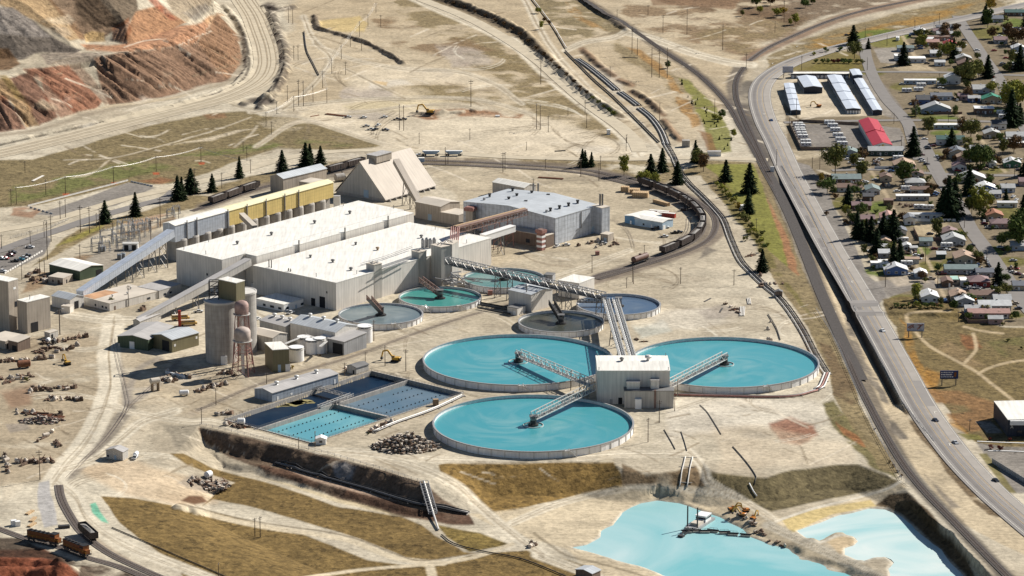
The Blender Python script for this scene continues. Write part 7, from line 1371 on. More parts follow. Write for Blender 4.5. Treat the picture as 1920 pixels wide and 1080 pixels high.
s0 = arc_at(P4, 1197, 346); s1 = arc_at(P4, 1210, 490); along(P4, s0 + 9, int((s1 - s0)/18.9), 18.9, "hopper_car", "dark open ore hopper car", "rail car", "ore hopper cars"); along(P4, s1 + 5, 1, 15, "tank_car", "brown tank car at the tail of the curved train", "rail car", None)
s0 = arc_at(P7, 82, 1020); along(P7, s0, 2, 21, "locomotive", "orange black diesel locomotive", "locomotive", "locomotives", 1.15); s0 = arc_at(P6, 168, 1010); along(P6, s0, 1, 15, "hopper_car", "lone dark gondola car standing on the siding at the bottom left", "rail car", "ore hopper cars")
# ================================================================ poles and wires
POLES = """541,13,43 549,17,45 551,86,113 559,85,113 674,40,69 690,27,50 714,28,51 705,5,24 640,85,111 622,110,138 648,116,140 605,133,165 560,150,198 569,152,199 539,160,190 587,160,192 613,165,193 551,180,209 519,190,213 499,210,237 509,228,252 749,196,244 757,198,245 883,150,200 786,249,270 881,241,262 657,63,88 678,72,95
47,302,324 86,337,365 123,330,363 213,311,343 293,293,322 377,275,304 21,355,385 31,350,383 113,377,411 123,374,408 151,386,436 168,388,437 187,390,434 181,400,427 301,371,426 83,416,445 89,415,487 96,404,453 57,432,459 3,440,467 75,485,526 84,487,524 41,497,525 150,458,484 212,418,449 283,413,454 356,317,352 365,316,365 416,324,353 470,299,325 335,389,411 456,265,286 463,275,302
835,276,310 943,286,323 947,285,318 987,270,282 1023,298,316 1089,298,331 1123,305,339 1126,292,318 1174,258,283 1000,335,355 1289,363,394 1294,370,394 1295,406,441 1302,419,442 1208,459,478 1110,480,512 1186,498,529 1188,508,532 1276,501,532 1376,505,535 1175,520,540 1418,410,430 840,285,308
1014,112,158 1006,195,242 1013,197,243 1028,217,248 1097,188,213 1100,212,240 1185,52,101 1195,72,104 1222,90,145 1236,93,146 1251,90,146 1144,125,145 1237,194,225 1288,18,65 1243,28,62 1355,46,94 1340,185,213 1399,100,132 1065,203,217 1215,10,28 1175,252,268 1157,18,34
1470,2,42 1503,105,132 1622,52,74 1626,108,132 1663,66,86 1715,38,60 1761,25,47 1751,40,60 1716,190,222 1676,212,232 1493,185,221 1778,215,230 1831,216,236 1761,138,160 1480,222,235 1456,280,312 1523,295,316 1537,293,318 1617,278,305 1610,270,290 1738,296,322 1793,325,345 1735,463,495 1808,408,428 1902,310,335 1660,503,538 1758,506,539 1777,540,569 1818,790,808 1797,588,604
646,680,705 685,660,688 722,647,686 761,655,696 701,600,639 500,705,720 405,727,760 378,763,795 112,580,627 241,535,575 75,844,900 410,1055,1080 591,808,838 1070,695,732 1236,750,793 1215,783,829 1265,745,771 626,547,580 560,822,842 478,970,1005 488,967,1007 1453,40,62 1860,150,170 1900,80,105 1690,255,275 1850,470,495"""
pp_ = None; PXY = []
def mkpole():
 o = thing("utility_pole", None, "utility pole"); mb = MB(); mb.tube([(0, 0, -.3), (0, 0, 12)], [.2, .13], 8); mb.build("pole", "timber_pole", o, world=False)
 mb = MB(); mb.box((0, 0, 11.1), (2.6, .16, .2)); mb.box((0, 0, 10.2), (1.9, .14, .16)); mb.build("crossarm", "timber_pole", o, world=False); mb = MB()
 for x in (-1.15, -.5, .5, 1.15): mb.lathe((x, 0, 11.2), [(.07, 0), (.1, .15), (.05, .3)], 6)
 mb.build("insulator", "pale_steel", o, world=False); return o
pp_ = mkpole(); first = True
for tok in POLES.split():
 x, t_, b = (float(q) for q in tok.split(',')); o = pp_ if first else copy_tree(pp_); first = False
 q = T(x, b); h = max(6, (b - t_)*mpp(x, b)/.965); o.location = q; s = h/12; o.scale = (min(1.3, .8 + s*.3), min(1.3, .8 + s*.3), s); o.rotation_euler = (0, 0, random.choice([.2, .9, 1.4])); later(o, "wooden utility pole" if h < 15 else "tall wooden utility pole", "utility pole", "utility poles"); PXY.append((x, b, q, h))
mat("wire", (.10,.095,.09), .6)
def wire(chain, lab, n=2, r=.035, pale=False):
 pts = []
 for (x, y) in chain: k = min(PXY, key=lambda q: abs(q[0] - x) + abs(q[1] - y)); pts.append(k[2] + Vector((0, 0, k[3]*.93)))
 mb = MB()
 for o_ in range(n):
  for a, b in zip(pts, pts[1:]):
   L = (b - a).length; path = []
   for k in range(9): t_ = k/8; p = a.lerp(b, t_); path.append(p + Vector(((o_ - (n - 1)/2)*.9, 0, -4*L*.028*t_*(1 - t_))))
   mb.tube(path, r, 4, cap=False)
 o = mb.build("power_line", "pale_steel" if pale else "wire", None); tag(o, lab, "power line")
WR = .045
wire([(31,383),(123,363),(213,343),(293,322),(377,304),(470,325)], "sagging pale power line along the grass above the parking lot", 3, WR, True)
wire([(499,237),(551,209),(613,193),(605,165),(622,138),(640,111),(657,88),(674,69),(705,24)], "pale power line climbing the bare hill above the plant", 3, WR, True)
wire([(509,252),(519,213),(569,199)], "short power line by the haul road bend", 2); wire([(646,705),(685,688),(722,686),(761,696)], "low power line between the basins and the thickeners", 1, .05); wire([(1185,101),(1236,146),(1340,213)], "power line beside the upper railway", 2, .04); wire([(1355,94),(1288,65),(1243,62)], "power line across the scrub at the top", 2, .04)
wire([(1716,222),(1738,322),(1808,428)], "power line over the town street", 2, .04); wire([(151,436),(168,437),(187,434)], "crossbeam wires over the three poles by the road", 1, .09)
# ================================================================ substation
mat("galvanised", (.40,.40,.40), .5, metal=.3, var=.1); FEN = []
def gantry(px, py, w_, h_, yaw):
 b = G(px, py, 0); o = thing("substation_frame", None, "substation frame", tuple(b), R(yaw)); mb = MB()
 for x in (-w_/2, w_/2):
  for dx, dy in ((-.4, -.4), (.4, -.4), (.4, .4), (-.4, .4)): mb.bar((x + dx*1.4, dy*1.4, 0), (x + dx*.5, dy*.5, h_), .16)
  for k in range(6): z0, z1 = h_*k/6, h_*(k + 1)/6; mb.bar((x - .45, -.45, z0), (x + .4, .4, z1), .1); mb.bar((x + .45, -.45, z0), (x - .4, .4, z1), .1)
 for z in (h_*.55, h_*.95): mb.bar((-w_/2, -.4, z), (w_/2, -.4, z), .16); mb.bar((-w_/2, .4, z), (w_/2, .4, z), .16); mb.bar((-w_/2, 0, z + .7), (w_/2, 0, z + .7), .14)
 mb.build("lattice", "galvanised", o, world=False)
 for k in range(4):
  mb = MB(); mb.lathe((-w_/2 + (k + .5)*w_/4, 0, h_*.95), [(.12, .2), (.3, .4), (.12, .7), (.3, 1.0), (.1, 1.5)], 8); mb.build("insulator", "pale_steel", o, world=False)
 later(o, "grey lattice substation frame", "substation frame", "lattice frames of the substation")
for px, py, w_, h_, yw in ((182,470,7,8,30),(196,474,7,7,30),(200,458,8,9,30),(215,462,6,8,120),(222,452,8,8,30),(230,466,7,7,30),(238,452,7,10,30),(246,444,8,9,120),(252,456,7,8,30),(262,446,7,9,30),(270,438,8,7,30),(278,432,7,7,120),(240,436,7,8,30),(288,428,6,6,30),(224,440,6,8,120),(258,434,7,7,30),(320,408,5,5,30),(330,402,5,5,30)): gantry(px, py, w_, h_, yw)
for px, py in ((188,472),(194,471),(224,486),(231,484),(243,463),(254,464)):
 b = G(px, py, 0); o = thing("transformer", None, "transformer", tuple(b)); mb = MB(); mb.box((0, 0, 1.6), (2.6, 1.9, 2.8)); mb.build("tank", "blue_grey_siding", o, world=False); mb = MB()
 for k in range(5): mb.box((-1 + k*.5, -1.2, 1.5), (.2, .5, 2.2))
 mb.build("radiator", "grey_steel", o, world=False); mb = MB()
 for k in (-.8, 0, .8): mb.lathe((k, 0, 3.0), [(.16, 0), (.28, .3), (.14, .6), (.24, .9), (.05, 1.3)], 8)
 mb.build("bushing", "pale_steel", o, world=False); later(o, "blue grey transformer with bushings", "transformer", "transformers of the substation")
b = G(245,468,0); o = thing("switch_house", "small white switch house with black doors inside the substation", "hut", tuple(b)); mb = MB(); mb.box((0, 0, 2), (9, 4, 4)); mb.build("wall", "white_paint", o, world=False); mb = MB(); mb.box((0, 0, 4.1), (9.6, 4.6, .3)); mb.build("roof", "pale_steel", o, world=False)
for x in (-2.4, 2.2): mb = MB(); mb.box((x, -2.02, 1.7), (2.6, .1, 3.2)); mb.build("door", "black", o, world=False)
# ================================================================ barriers and fences
mb0 = None; bar0 = None
def barrier(px, py, ang, grp, look):
 global bar0
 if bar0 is None:
  bar0 = MB(); profile(bar0, [(-.35,0),(.35,0),(.2,.3),(.12,.85),(-.12,.85),(-.2,.3)], -1.35, 1.35); o = bar0.build("concrete_barrier", "pale_concrete", None); bar0 = o
 else: o = bar0.copy(); COL.objects.link(o)
 q = T(px, py); o.location = (q.x, q.y, q.z + .05); o.rotation_euler = (0, 0, ang); later(o, look, "concrete barrier", grp)
def barrier_row(p, q, n_, grp, look):
 a, b = T(*p), T(*q); an = math.atan2(b.y - a.y, b.x - a.x) - math.pi/2
 for k in range(n_): t_ = (k + .5)/n_; barrier(p[0] + (q[0] - p[0])*t_, p[1] + (q[1] - p[1])*t_, an, grp, look)
barrier_row((52,387), (240,339), 34, "concrete barriers of the empty lot", "white concrete barrier"); barrier_row((245,341), (287,350), 7, "concrete barriers of the empty lot", "pale end barrier"); barrier_row((55,389), (100,402), 6, "concrete barriers of the empty lot", "low end barrier")
barrier_row((8,514), (80,471), 16, "concrete barriers of the car park", "white concrete barrier")
def fence(pts, lab, h=1.8, m="wood", solid=True, step=3., name="fence", cat="fence"):
 P = [T(*p) for p in pts]; root = thing(name, lab, cat, tuple(P[0])); mb = MB(); pb_ = MB()
 for a, b in zip(P, P[1:]):
  d = b - a; n_ = max(1, int(d.length/step))
  for k in range(n_):
   c, e = a + d*(k/n_), a + d*((k + 1)/n_)
   if solid: mb.bar(c + Vector((0, 0, h/2)), e + Vector((0, 0, h/2)), .12, h)
   else:
    for z_ in (h*.5, h*.97): mb.bar(c + Vector((0, 0, z_)), e + Vector((0, 0, z_)), .09)
   mb.bar(c + Vector((0, 0, -.1)), c + Vector((0, 0, h + .15)), .16)
 mb.build("panel" if solid else "rails", m, root); return root
fence([(1480,235),(1502,282),(1552,281),(1600,284),(1626,283)], "brown board fence round the trailer lot", 2.2, "brown_siding"); fence([(1483,232),(1500,229),(1546,231),(1612,235)], "brown board fence at the back of the trailer lot", 2.0, "brown_siding")
fence([(1750,214),(1804,214)], "reddish board fence below the grey gabled house", 1.8, "red_brown"); fence([(1713,432),(1722,450),(1768,452)], "orange brown board fence round a dirt yard", 2.2, "red_brown"); fence([(1640,317),(1678,317)], "white board fence in front of the brown roofed gable", 2.0, "white_paint"); fence([(1716,415),(1792,415)], "long white fence under the white mobile home", 1.6, "white_paint")
fence([(1803,587),(1816,606),(1852,606)], "brown board fence by the pink house", 1.9, "red_brown"); fence([(1860,868),(1920,905),(1960,930)], "grey wall round the yard at the right edge", 2.4, "grey_siding"); fence([(1738,195),(1740,210)], "dark side fence left of the blue walled house", 1.5, "brown_siding")
fence([(1530,582),(1555,620),(1575,660),(1610,745),(1640,810),(1690,900),(1707,912)], "wire fence along the left side of the railway", 1.8, "galvanised", False, 4); fence([(375,797),(470,818),(615,852),(700,876),(795,906)], "pipe rail fence along the top of the ditch bank", 1.3, "galvanised", False, 4); fence([(20,448),(90,430),(130,412)], "wire fence between the two roads at left", 1.5, "galvanised", False, 4)
fence([(1466,312),(1520,400),(1585,538),(1608,590),(1651,675),(1690,752),(1720,790),(1752,828)], "steel guard rail along the highway edge above the railway", .9, "galvanised", False, 4, "guard_rail", "guard rail")
fence([(1690,265),(1660,270)], "short grey fence by the gravel lot", 1.2, "grey_siding")
# ================================================================ pipelines
def pipeline(pts, n_, r, m, lab, dz=.5, gap=None, name="pipeline", cat="pipeline", group=None, z=None):
 root = thing(name, lab, cat, tuple(T(*pts[0])), group=group); P = smooth_path([tuple(T(*p))[:2] for p in pts], 4.); gap = gap or 2.6*r
 for i in range(n_):
  off = (i - (n_ - 1)/2)*gap; path = []
  for k, p in enumerate(P):
   d = P[min(k + 1, len(P) - 1)] - P[max(k - 1, 0)]; d = d/np.linalg.norm(d); x, y = p[0] + d[1]*off, p[1] - d[0]*off; path.append((x, y, settle(x, y) + r + dz))
  mm = m[i % len(m)] if isinstance(m, list) else m; mb = MB(); mb.tube(path, r, 8); mb.build("pipe", mm, root, smooth=True)
 if r < .6 and n_ == 1: return root
 mb = MB()
 for k in range(0, len(P), 3):
  d = P[min(k + 1, len(P) - 1)] - P[max(k - 1, 0)]; mb.box((P[k][0], P[k][1], settle(*P[k][:2]) + dz/2), (.3, gap*n_ + .6, dz + .1), math.atan2(d[1], d[0]))
 mb.build("sleeper", "concrete", root); return root
pipeline([(1247,268),(1262,293),(1275,322),(1292,345),(1318,370),(1342,395),(1358,416),(1370,448),(1388,488),(1410,513),(1436,538),(1458,556),(1480,582),(1506,622),(1530,668),(1551,702)], 4, .32, ["black", "steel", "black", "pale_steel"], "bundle of black and white pipelines snaking past the curved train", .3, 1.15)
pipeline([(1551,702),(1540,727),(1530,733)], 3, .45, ["pale_steel", "faded_red"], "short pale pipe bend at the right thickener", .4, 1.3); pipeline([(1532,733),(1490,744),(1440,746),(1350,744),(1262,742)], 2, .45, ["faded_red", "steel"], "brown pipes along the foot of the right thickener", .3, 1.3)
pipeline([(1083,112),(1105,127),(1130,147),(1157,170)], 4, .42, ["black", "pale_steel"], "bundle of black pipes on the white gravel strip, upper length", .4, 1.3); pipeline([(1163,174),(1180,186),(1197,199)], 4, .42, ["black", "pale_steel"], "bundle of black pipes on the white gravel strip, middle length", .4, 1.3); pipeline([(1200,204),(1222,222),(1240,246),(1251,272)], 4, .42, ["black", "pale_steel"], "bundle of black pipes on the white gravel strip, lower length", .4, 1.3)
pipeline([(997,-2),(1018,25),(1038,52),(1062,92)], 1, .5, "pale_concrete", "pale concrete launder descending from the top edge", .5); pipeline([(1060,97),(1085,122),(1115,152),(1147,180),(1180,212),(1208,240),(1236,268)], 1, .55, "dark_steel", "long dark flume beside the upper dirt road", .3); pipeline([(570,60),(575,95),(588,122),(598,142)], 1, .4, "dark_steel", "dark pipe down the cutting above the haul road", .3)
pipeline([(517,870),(600,892),(700,922),(780,946),(850,958),(878,964)], 3, .42, ["black", "steel"], "black pipes on the bench of the ditch", .4, 1.2); pipeline([(828,1004),(850,1020),(900,1034),(980,1050),(1080,1090)], 1, .28, "dark_steel", "dark pipe crossing the dry field at the bottom", .2)
pipeline([(1312,760),(1325,772),(1340,795),(1352,815)], 1, .18, "dark_steel", "thin dark hose on the pale ground below the right thickener", .1); pipeline([(1245,806),(1258,828),(1266,843)], 1, .18, "dark_steel", "left thin dark hose below the pump building", .1); pipeline([(1277,810),(1283,828),(1288,846)], 1, .18, "dark_steel", "right thin dark hose below the pump building", .1)
pipeline([(1374,838),(1400,868),(1418,895),(1414,910)], 1, .22, "dark_steel", "dark hose ending in an eroded gully on the right slope", .1); pipeline([(1405,908),(1412,922),(1419,932)], 1, .3, "white_paint", "short white pipe on the right slope", .2); pipeline([(1292,858),(1285,888),(1281,915)], 2, .3, "pale_concrete", "pair of pale pipes down the slope to the tailings pond", .2, 3.5)
pipeline([(700,812),(740,795),(810,770),(868,743)], 2, .4, ["pale_steel", "steel"], "grey pipes along the right edge of the basins", .3, 1.5); pipeline([(1440,590),(1455,615),(1463,638)], 1, .25, "dark_steel", "dark pipe lengths on the bare ground above the right thickener", .2); pipeline([(210,990),(400,1072),(440,1090)], 1, .22, "dark_steel", "low dark kerb line beside the lower haul road", .1)
for nm, pts in (("small pipe culvert hut where the pipelines pass", (1460,556)),):
 b = T(*pts); o = thing("valve_hut", nm, "hut", tuple(b)); mb = MB(); mb.box((0, 0, 1.6), (4, 3, 3.2)); mb.build("wall", "brown_siding", o, world=False); mb = MB(); profile(mb, [(-2.4,3.2),(2.4,3.2),(0,4.2)], -1.9, 1.9); mb.build("roof", "dark_roof", o, world=False)
b = T(798,950); o = thing("pipe_trestle", "pale lattice pipe trestle crossing the ditch", "pipe bridge", tuple(b)); p, q = T(795,908), T(812,968); p.z += .5; q.z += 1.0
truss(o, p, q, 4.0, 1.2, "grey_steel", n=12, bw=.22, top=True); mb = MB(); mb.tube([p + Vector((0, 0, .8)), q + Vector((0, 0, .8)), T(822,995) + Vector((0, 0, .6))], .5, 8); mb.build("pipe", "pale_steel", o); mb = MB(); m_ = (p + q)*.5
for sx in (-2, 2): mb.bar((m_.x + sx, m_.y, settle(m_.x, m_.y) - .5), (m_.x + sx, m_.y, m_.z), .5)
mb.build("pier", "steel", o)
# ================================================================ dredge on the tailings pond
dz = WZ; b = G(1312,984, dz); o = thing("dredge", "grey dredge barge with a white cabin and two tall spuds on the tailings pond", "dredge", tuple(b), R(62)); mb = MB(); mb.box((0, 0, .5), (20, 6.5, 1.4)); mb.build("hull", "grey_steel", o, world=False)
mb = MB(); mb.box((4, 0, 2.6), (6, 5, 2.8)); mb.build("cabin", "white_paint", o, world=False); mb = MB(); mb.box((4, 0, 4.1), (6.6, 5.6, .25)); mb.build("cabin_roof", "white_paint", o, world=False); mb = MB(); mb.box((4, 0, 2.9), (6.1, 5.1, .8)); mb.build("window", "glass", o, world=False); mb = MB(); mb.box((-3, 0, 1.8), (6, 4, 1.4)); mb.build("engine_house", "dirty_roof", o, world=False)
for y_ in (-2.5, 2.5): mb = MB(); mb.bar((-8, y_, -1), (-8, y_, 11), .5); mb.build("spud", "dark_steel", o, world=False)
truss(o, (0, 0, 0), (0, 0, 0), .1, .1, "steel", deck=False, n=3, mb=MB()) if False else None
mb = MB(); mb.bar((-10, 1.2, 1.5), (-20, .6, .3), .4); mb.bar((-10, -1.2, 1.5), (-20, -.6, .3), .4); mb.bar((-14, -1, 1.1), (-14, 1, 1.1), .3); mb.box((-20, 0, .2), (2.4, 2.6, 1.4)); mb.build("ladder_boom", "dark_steel", o, world=False)
fl = None
for i, (x, y) in enumerate(((1288,999),(1303,998),(1322,999),(1337,998),(1358,1001),(1374,1004),(1398,1006))):
 if fl is None:
  fl = thing("pontoon", None, "pontoon"); mb = MB(); mb.box((0, 0, .4), (4.6, 2, .9)); mb.build("float", "tan_siding", fl, world=False); mb = MB(); mb.tube([(-2.8, 0, 1.2), (2.8, 0, 1.2)], .35, 8); mb.build("pipe", "dark_steel", fl, world=False); mb = MB()
  for x_ in (-1.9, 0, 1.9): mb.bar((x_, .9, .8), (x_, .9, 1.9), .1)
  mb.bar((-1.9, .9, 1.9), (1.9, .9, 1.9), .1); mb.build("handrail", "steel", fl, world=False); p = fl
 else: p = copy_tree(fl)
 p.location = G(x, y, dz); p.rotation_euler = (0, 0, R(random.uniform(-20, 8))); later(p, "small pipe pontoon", "pontoon", "pontoons of the dredge pipe")
# ================================================================ scrap, stacks and small yard things
mat("scrap_brown", (.17,.115,.08), .85, var=.4, scale=.8, objrand=.5); mat("scrap_pale", (.50,.43,.35), .85, var=.3, scale=.8, objrand=.3)
SCR = []
def scrap_proto(i):
 rs = random.Random(i); o = thing("scrap_machine", None, "scrap"); mb = MB(); k = i % 6
 if k == 0: mb.tube([(-1.4, 0, .9), (1.4, 0, .9)], .9, 12); mb.box((0, 0, .2), (2.2, 1.4, .4))
 elif k == 1: mb.box((0, 0, .6), (2.4, 1.5, 1.0), .2); mb.box((.4, .2, 1.4), (1.0, 1.0, .8), .5); mb.bar((-1.5, 0, .6), (1.8, .4, 1.6), .2)
 elif k == 2: mb.bar((-3.5, 0, .3), (3.5, .3, .3), .5); mb.bar((-3, .7, .3), (3.2, .9, .4), .4); mb.bar((-2, .3, .8), (2.6, .6, .8), .4)
 elif k == 3: mb.lathe((0, 0, 0), [(.9, 0), (1.1, .9), (.7, 1.6), (.4, 2.0), (0, 2.1)], 12); mb.box((1.2, .3, .4), (1.0, .9, .8))
 elif k == 4:
  for q in range(6): mb.box((rs.uniform(-1.6, 1.6), rs.uniform(-1, 1), rs.uniform(.3, .9)), (rs.uniform(.5, 1.4), rs.uniform(.4, 1.0), rs.uniform(.3, .9)), rs.uniform(0, 3))
 else: mb.box((0, 0, .5), (3.2, 1.7, .8)); mb.box((-.9, 0, 1.3), (1.1, 1.5, 1.0)); mb.tube([(1, -.9, .5), (1, .9, .5)], .5, 10); mb.tube([(-1, -.9, .5), (-1, .9, .5)], .5, 10)
 mb.build("body", "scrap_brown" if i % 3 else "scrap_pale", o, world=False); mb = MB(); mb.bar((-.8, .2, .5), (.6, -.2, 2.2), .18); mb.box((.2, -.3, .3), (1.4, .5, .5), .7); mb.build("bracket", "dark_steel" if i % 2 else "rust", o, world=False); o["fresh"] = 1; return o
SLOOK = ["rusty drum scrap on a skid", "boxy scrap machine part", "bundle of rusty scrap beams", "scrap casting shaped like a bell", "small heap of scrap blocks", "scrap machine with four wheels"]
def scrap(px, py, s=1.0):
 i = random.randrange(12)
 while len(SCR) <= 11: SCR.append(scrap_proto(len(SCR)))
 p = SCR[i]
 if "fresh" in p: o = p; del p["fresh"]
 else: o = copy_tree(p)
 q = T(px, py); o.location = q; o.rotation_euler = (0, 0, random.uniform(0, 6.28)); o.scale = (s, s, s*random.uniform(.8, 1.2)); later(o, SLOOK[i % 6], "scrap", "scrap pieces of the yards")
def scrap_line(p, q, n_, jit=2.5, s=1.0):
 for k in range(n_): t_ = (k + random.random())/n_; scrap(p[0] + (q[0] - p[0])*t_ + random.uniform(-3, 3), p[1] + (q[1] - p[1])*t_ + random.uniform(-jit, jit), s*random.uniform(.7, 1.3))
for a_ in (((62,665),(100,652),9,4),((78,645),(160,632),14),((100,660),(150,650),12,3,.9),((2,680),(95,672),16,2),((5,715),(60,705),12,5),((52,733),(140,728),16,4),((84,748),(155,750),14,3,.9),((20,772),(120,785),10,5),((365,735),(425,720),16,2),((312,700),(360,708),10,2,.8),((305,715),(330,716),8,2,.9),((408,700),(440,702),8,3),((5,858),(18,885),8,6),((30,868),(95,866),12,3),((352,905),(420,912),20,6,1.1),((60,526),(118,530),12,4),((50,520),(75,505),6,3),((405,778),(432,776),6),((420,795),(460,805),8,3),((270,582),(262,578),3),((1405,470),(1440,545),2),((1420,538),(1468,532),6),((1396,590),(1358,570),4),((1115,466),(1160,456),5),((1085,460),(1150,450),6),((655,695),(648,690),3),((690,812),(740,792),14,4),((1440,640),(1445,600),3),((1210,640),(1150,635),4),((1640,300),(1650,310),5),((1652,345),(1668,352),4),((1690,365),(1730,360),8),((1685,385),(1745,390),10),((1680,470),(1730,480),8),((1890,500),(1915,520),6),((100,830),(115,838),4),((1405,985),(1440,1010),10,5,.6),((1440,1012),(1480,1030),6,3,.6),((1375,960),(1420,985),8,4,.7),((100,810),(70,830),4),((1010,1020),(990,1028),4,2)): scrap_line(*a_)
# big scrap heaps: one tangled mass each
def heap(px0, px1, py, h, n_, lab, m2=("scrap_brown", "scrap_pale", "dark_steel"), dep=.5):
 a, b = T(px0, py), T(px1, py); c = (a + b)*.5; w_ = (b - a).length/2; o = thing("scrap_heap", lab, "scrap heap", tuple(c))
 for i, m in enumerate(m2):
  mb = MB()
  for k in range(n_):
   r_ = math.sqrt(random.random()); t_ = random.uniform(0, 6.28); x, y = r_*math.cos(t_)*w_, r_*math.sin(t_)*w_*dep; z = h*(1 - r_)**.9*random.uniform(.4, 1.1)
   if random.random() < .6: mb.box((c.x + x, c.y + y, c.z + z), (random.uniform(.5, 2.2), random.uniform(.4, 1.4), random.uniform(.3, 1.2)), random.uniform(0, 3))
   else: mb.bar((c.x + x, c.y + y, c.z + z), (c.x + x + random.uniform(-2.4, 2.4), c.y + y + random.uniform(-1.5, 1.5), c.z + max(.1, z + random.uniform(-1, 1))), random.uniform(.15, .4))
  mb.build("scrap_pieces", m, o)["kind"] = "stuff"
heap(696, 824, 838, 7.5, 230, "wide brown and white scrap heap left of the front thickener", dep=.75); heap(36, 122, 790, 3.0, 70, "low heap of timbers and steel at the left edge yard", ("red_brown", "dark_steel", "scrap_pale")); heap(370, 425, 912, 2.6, 60, "scrap heap with a white drum on the dry field", dep=.8)
# horizontal tanks
def htank(px, py, L, r, ang, m, lab, zc=None, saddle=True):
 b = T(px, py); o = thing("horizontal_tank", lab, "tank", tuple(b), R(ang)); zc = zc or r + .5; mb = MB(); mb.tube([(-L/2, 0, zc), (-L/2 + .4, 0, zc), (L/2 - .4, 0, zc), (L/2, 0, zc)], [r*.6, r, r, r*.6], 18); mb.build("shell", m, o, world=False)
 for x in (-L*.3, L*.3): mb = MB(); mb.box((x, 0, (zc - r*.5)/2), (.5, r*1.6, zc - r*.5)); mb.build("saddle", "wood" if zc > 4 else "steel", o, world=False)
htank(345,742,5,1.3,10,"tank_white","small white tank trailer in front of the silos"); htank(291,733,5.5,1.6,30,"dirty_roof","cream tank raised on a timber stand by the track",5.5); htank(205 - 160,690,7,1.9,20,"rust","pair of brown steel drums lying in the yard at left"); htank(391,898,4,1.6,60,"white_paint","white drum standing on the dry field scrap heap",2.4); htank(255,857,4,1.1,80,"white_paint","small white tank beside the lone hut at lower left"); htank(637,340,7,2.4,30,"concrete","big concrete pipe section behind the A frame"); htank(452,797,4,1.6,0,"white_paint","white drum at the lower left corner of the basins"); htank(90,643,3,1.2,70,"white_paint","white drum in the scrap rows by the left tower"); htank(101,645,3,1.2,70,"dark_steel","dark drum in the scrap rows by the left tower")
# containers, stacks, huts
def crate(px, py, sz, ang, m, lab, name="crate", cat="crate", lid=None):
 b = T(px, py); o = thing(name, lab, cat, tuple(b), R(ang)); mb = MB(); mb.box((0, 0, sz[2]/2), sz); mb.build("body", m, o, world=False); mb = MB(); mb.box((0, 0, sz[2] + .06), (sz[0] + .15, sz[1] + .15, .12)); mb.build("lid", lid or m, o, world=False); mb = MB()
 for x in np.linspace(-sz[0]/2, sz[0]/2, max(2, int(sz[0]/1.2))): mb.box((x, -sz[1]/2 - .04, sz[2]/2), (.12, .08, sz[2])); mb.box((x, sz[1]/2 + .04, sz[2]/2), (.12, .08, sz[2]))
 mb.build("rib", m, o, world=False); return o
crate(1236,403,(13,2.6,2.8),-22,"red_paint","left red container behind the pale blue workshop","container","container","white_roof"); crate(1249,407,(12,2.6,2.8),-22,"red_paint","right red container behind the pale blue workshop","container","container","white_roof")
crate(1172,359,(5,4,3.2),-10,"lumber","small stack of pale timber crates at left","timber_stack","timber stack"); crate(1201,369,(10,6,3.2),-10,"lumber","large stack of pale timber crates","timber_stack","timber stack"); crate(1190,362,(6,5,2.8),-10,"lumber","rear stack of pale timber crates","timber_stack","timber stack")
crate(1240,383,(14,2.2,2.0),-52,"lumber","long pile of sawn timber inside the railway loop","timber_stack","timber stack"); crate(1120,478,(2.4,1.8,2.2),0,"faded_red","small red bin alone on the yard below the crusher hall","skip","skip"); crate(919,553,(2.6,2,2.6),0,"faded_red","small red bin between the teal thickeners","skip","skip"); crate(620,828,(4.4,3,0.1),0,"white_paint","pad","slab","slab") if False else None
o = house(592,611,834,4,'y','white','white',2.8,name="pump_hut",cat="hut",extra="small white gabled hut at the bottom corner of the basins"); crate(817,760,(2.6,2.2,3.2),10,"wood","brown box on the bank between the basins and front thickener","box","box"); crate(1141,252,(2.4,2.4,3.4),0,"white_paint","small white kiosk on the bare ground near the upper road","kiosk","kiosk"); crate(1339,292,(9,3.6,3.2),0,"white_paint","white gatehouse trailer by the gravel road","gatehouse","hut","grey_roof"); crate(1448,322,(2.4,2.4,3.4),0,"white_paint","small pale signal box beside the railway crossing","signal_box","hut","grey_roof"); crate(790,303,(4,2.6,2.6),0,"pale_blue_paint","pale box truck body behind the A frame","container","container","white_roof"); crate(933,219,(3,2,1),0,"white_paint","white low box on the red earth heap","box","box")
crate(337,612,(1.4,1.4,9),0,"red_paint","slim red stack standing by the yellow buses","stack","stack"); crate(1286,275,(5,4,4.5),0,"concrete","small concrete block house by the pipes at the gate","block_house","hut"); crate(1392,446,(6,3,3.4),30,"white_paint","white trailer hut behind the tall lawn spruce","hut","hut") if False else None
crate(1393,393,(4,3,3),30,"white_paint","white hut half hidden by the tall lawn spruce","hut","hut"); crate(26,985,(2.4,2,2.4),20,"white_paint","left white cabinet above the locomotives","cabinet","cabinet"); crate(33,986,(2.2,2,2.2),20,"white_paint","right white cabinet above the locomotives","cabinet","cabinet"); crate(120,990,(5,2,1.2),15,"dark_steel","dark flat skid by the lower siding","skid","skid")
for i, (x, y, an) in enumerate(((56,962,70),(62,975,80),(60,985,70))): crate(x, y, (6,1.6,.6), an, "lumber", ("upper","middle","lower")[i] + " bundle of pale sleepers on the yard at lower left", "timber_stack", "timber stack")
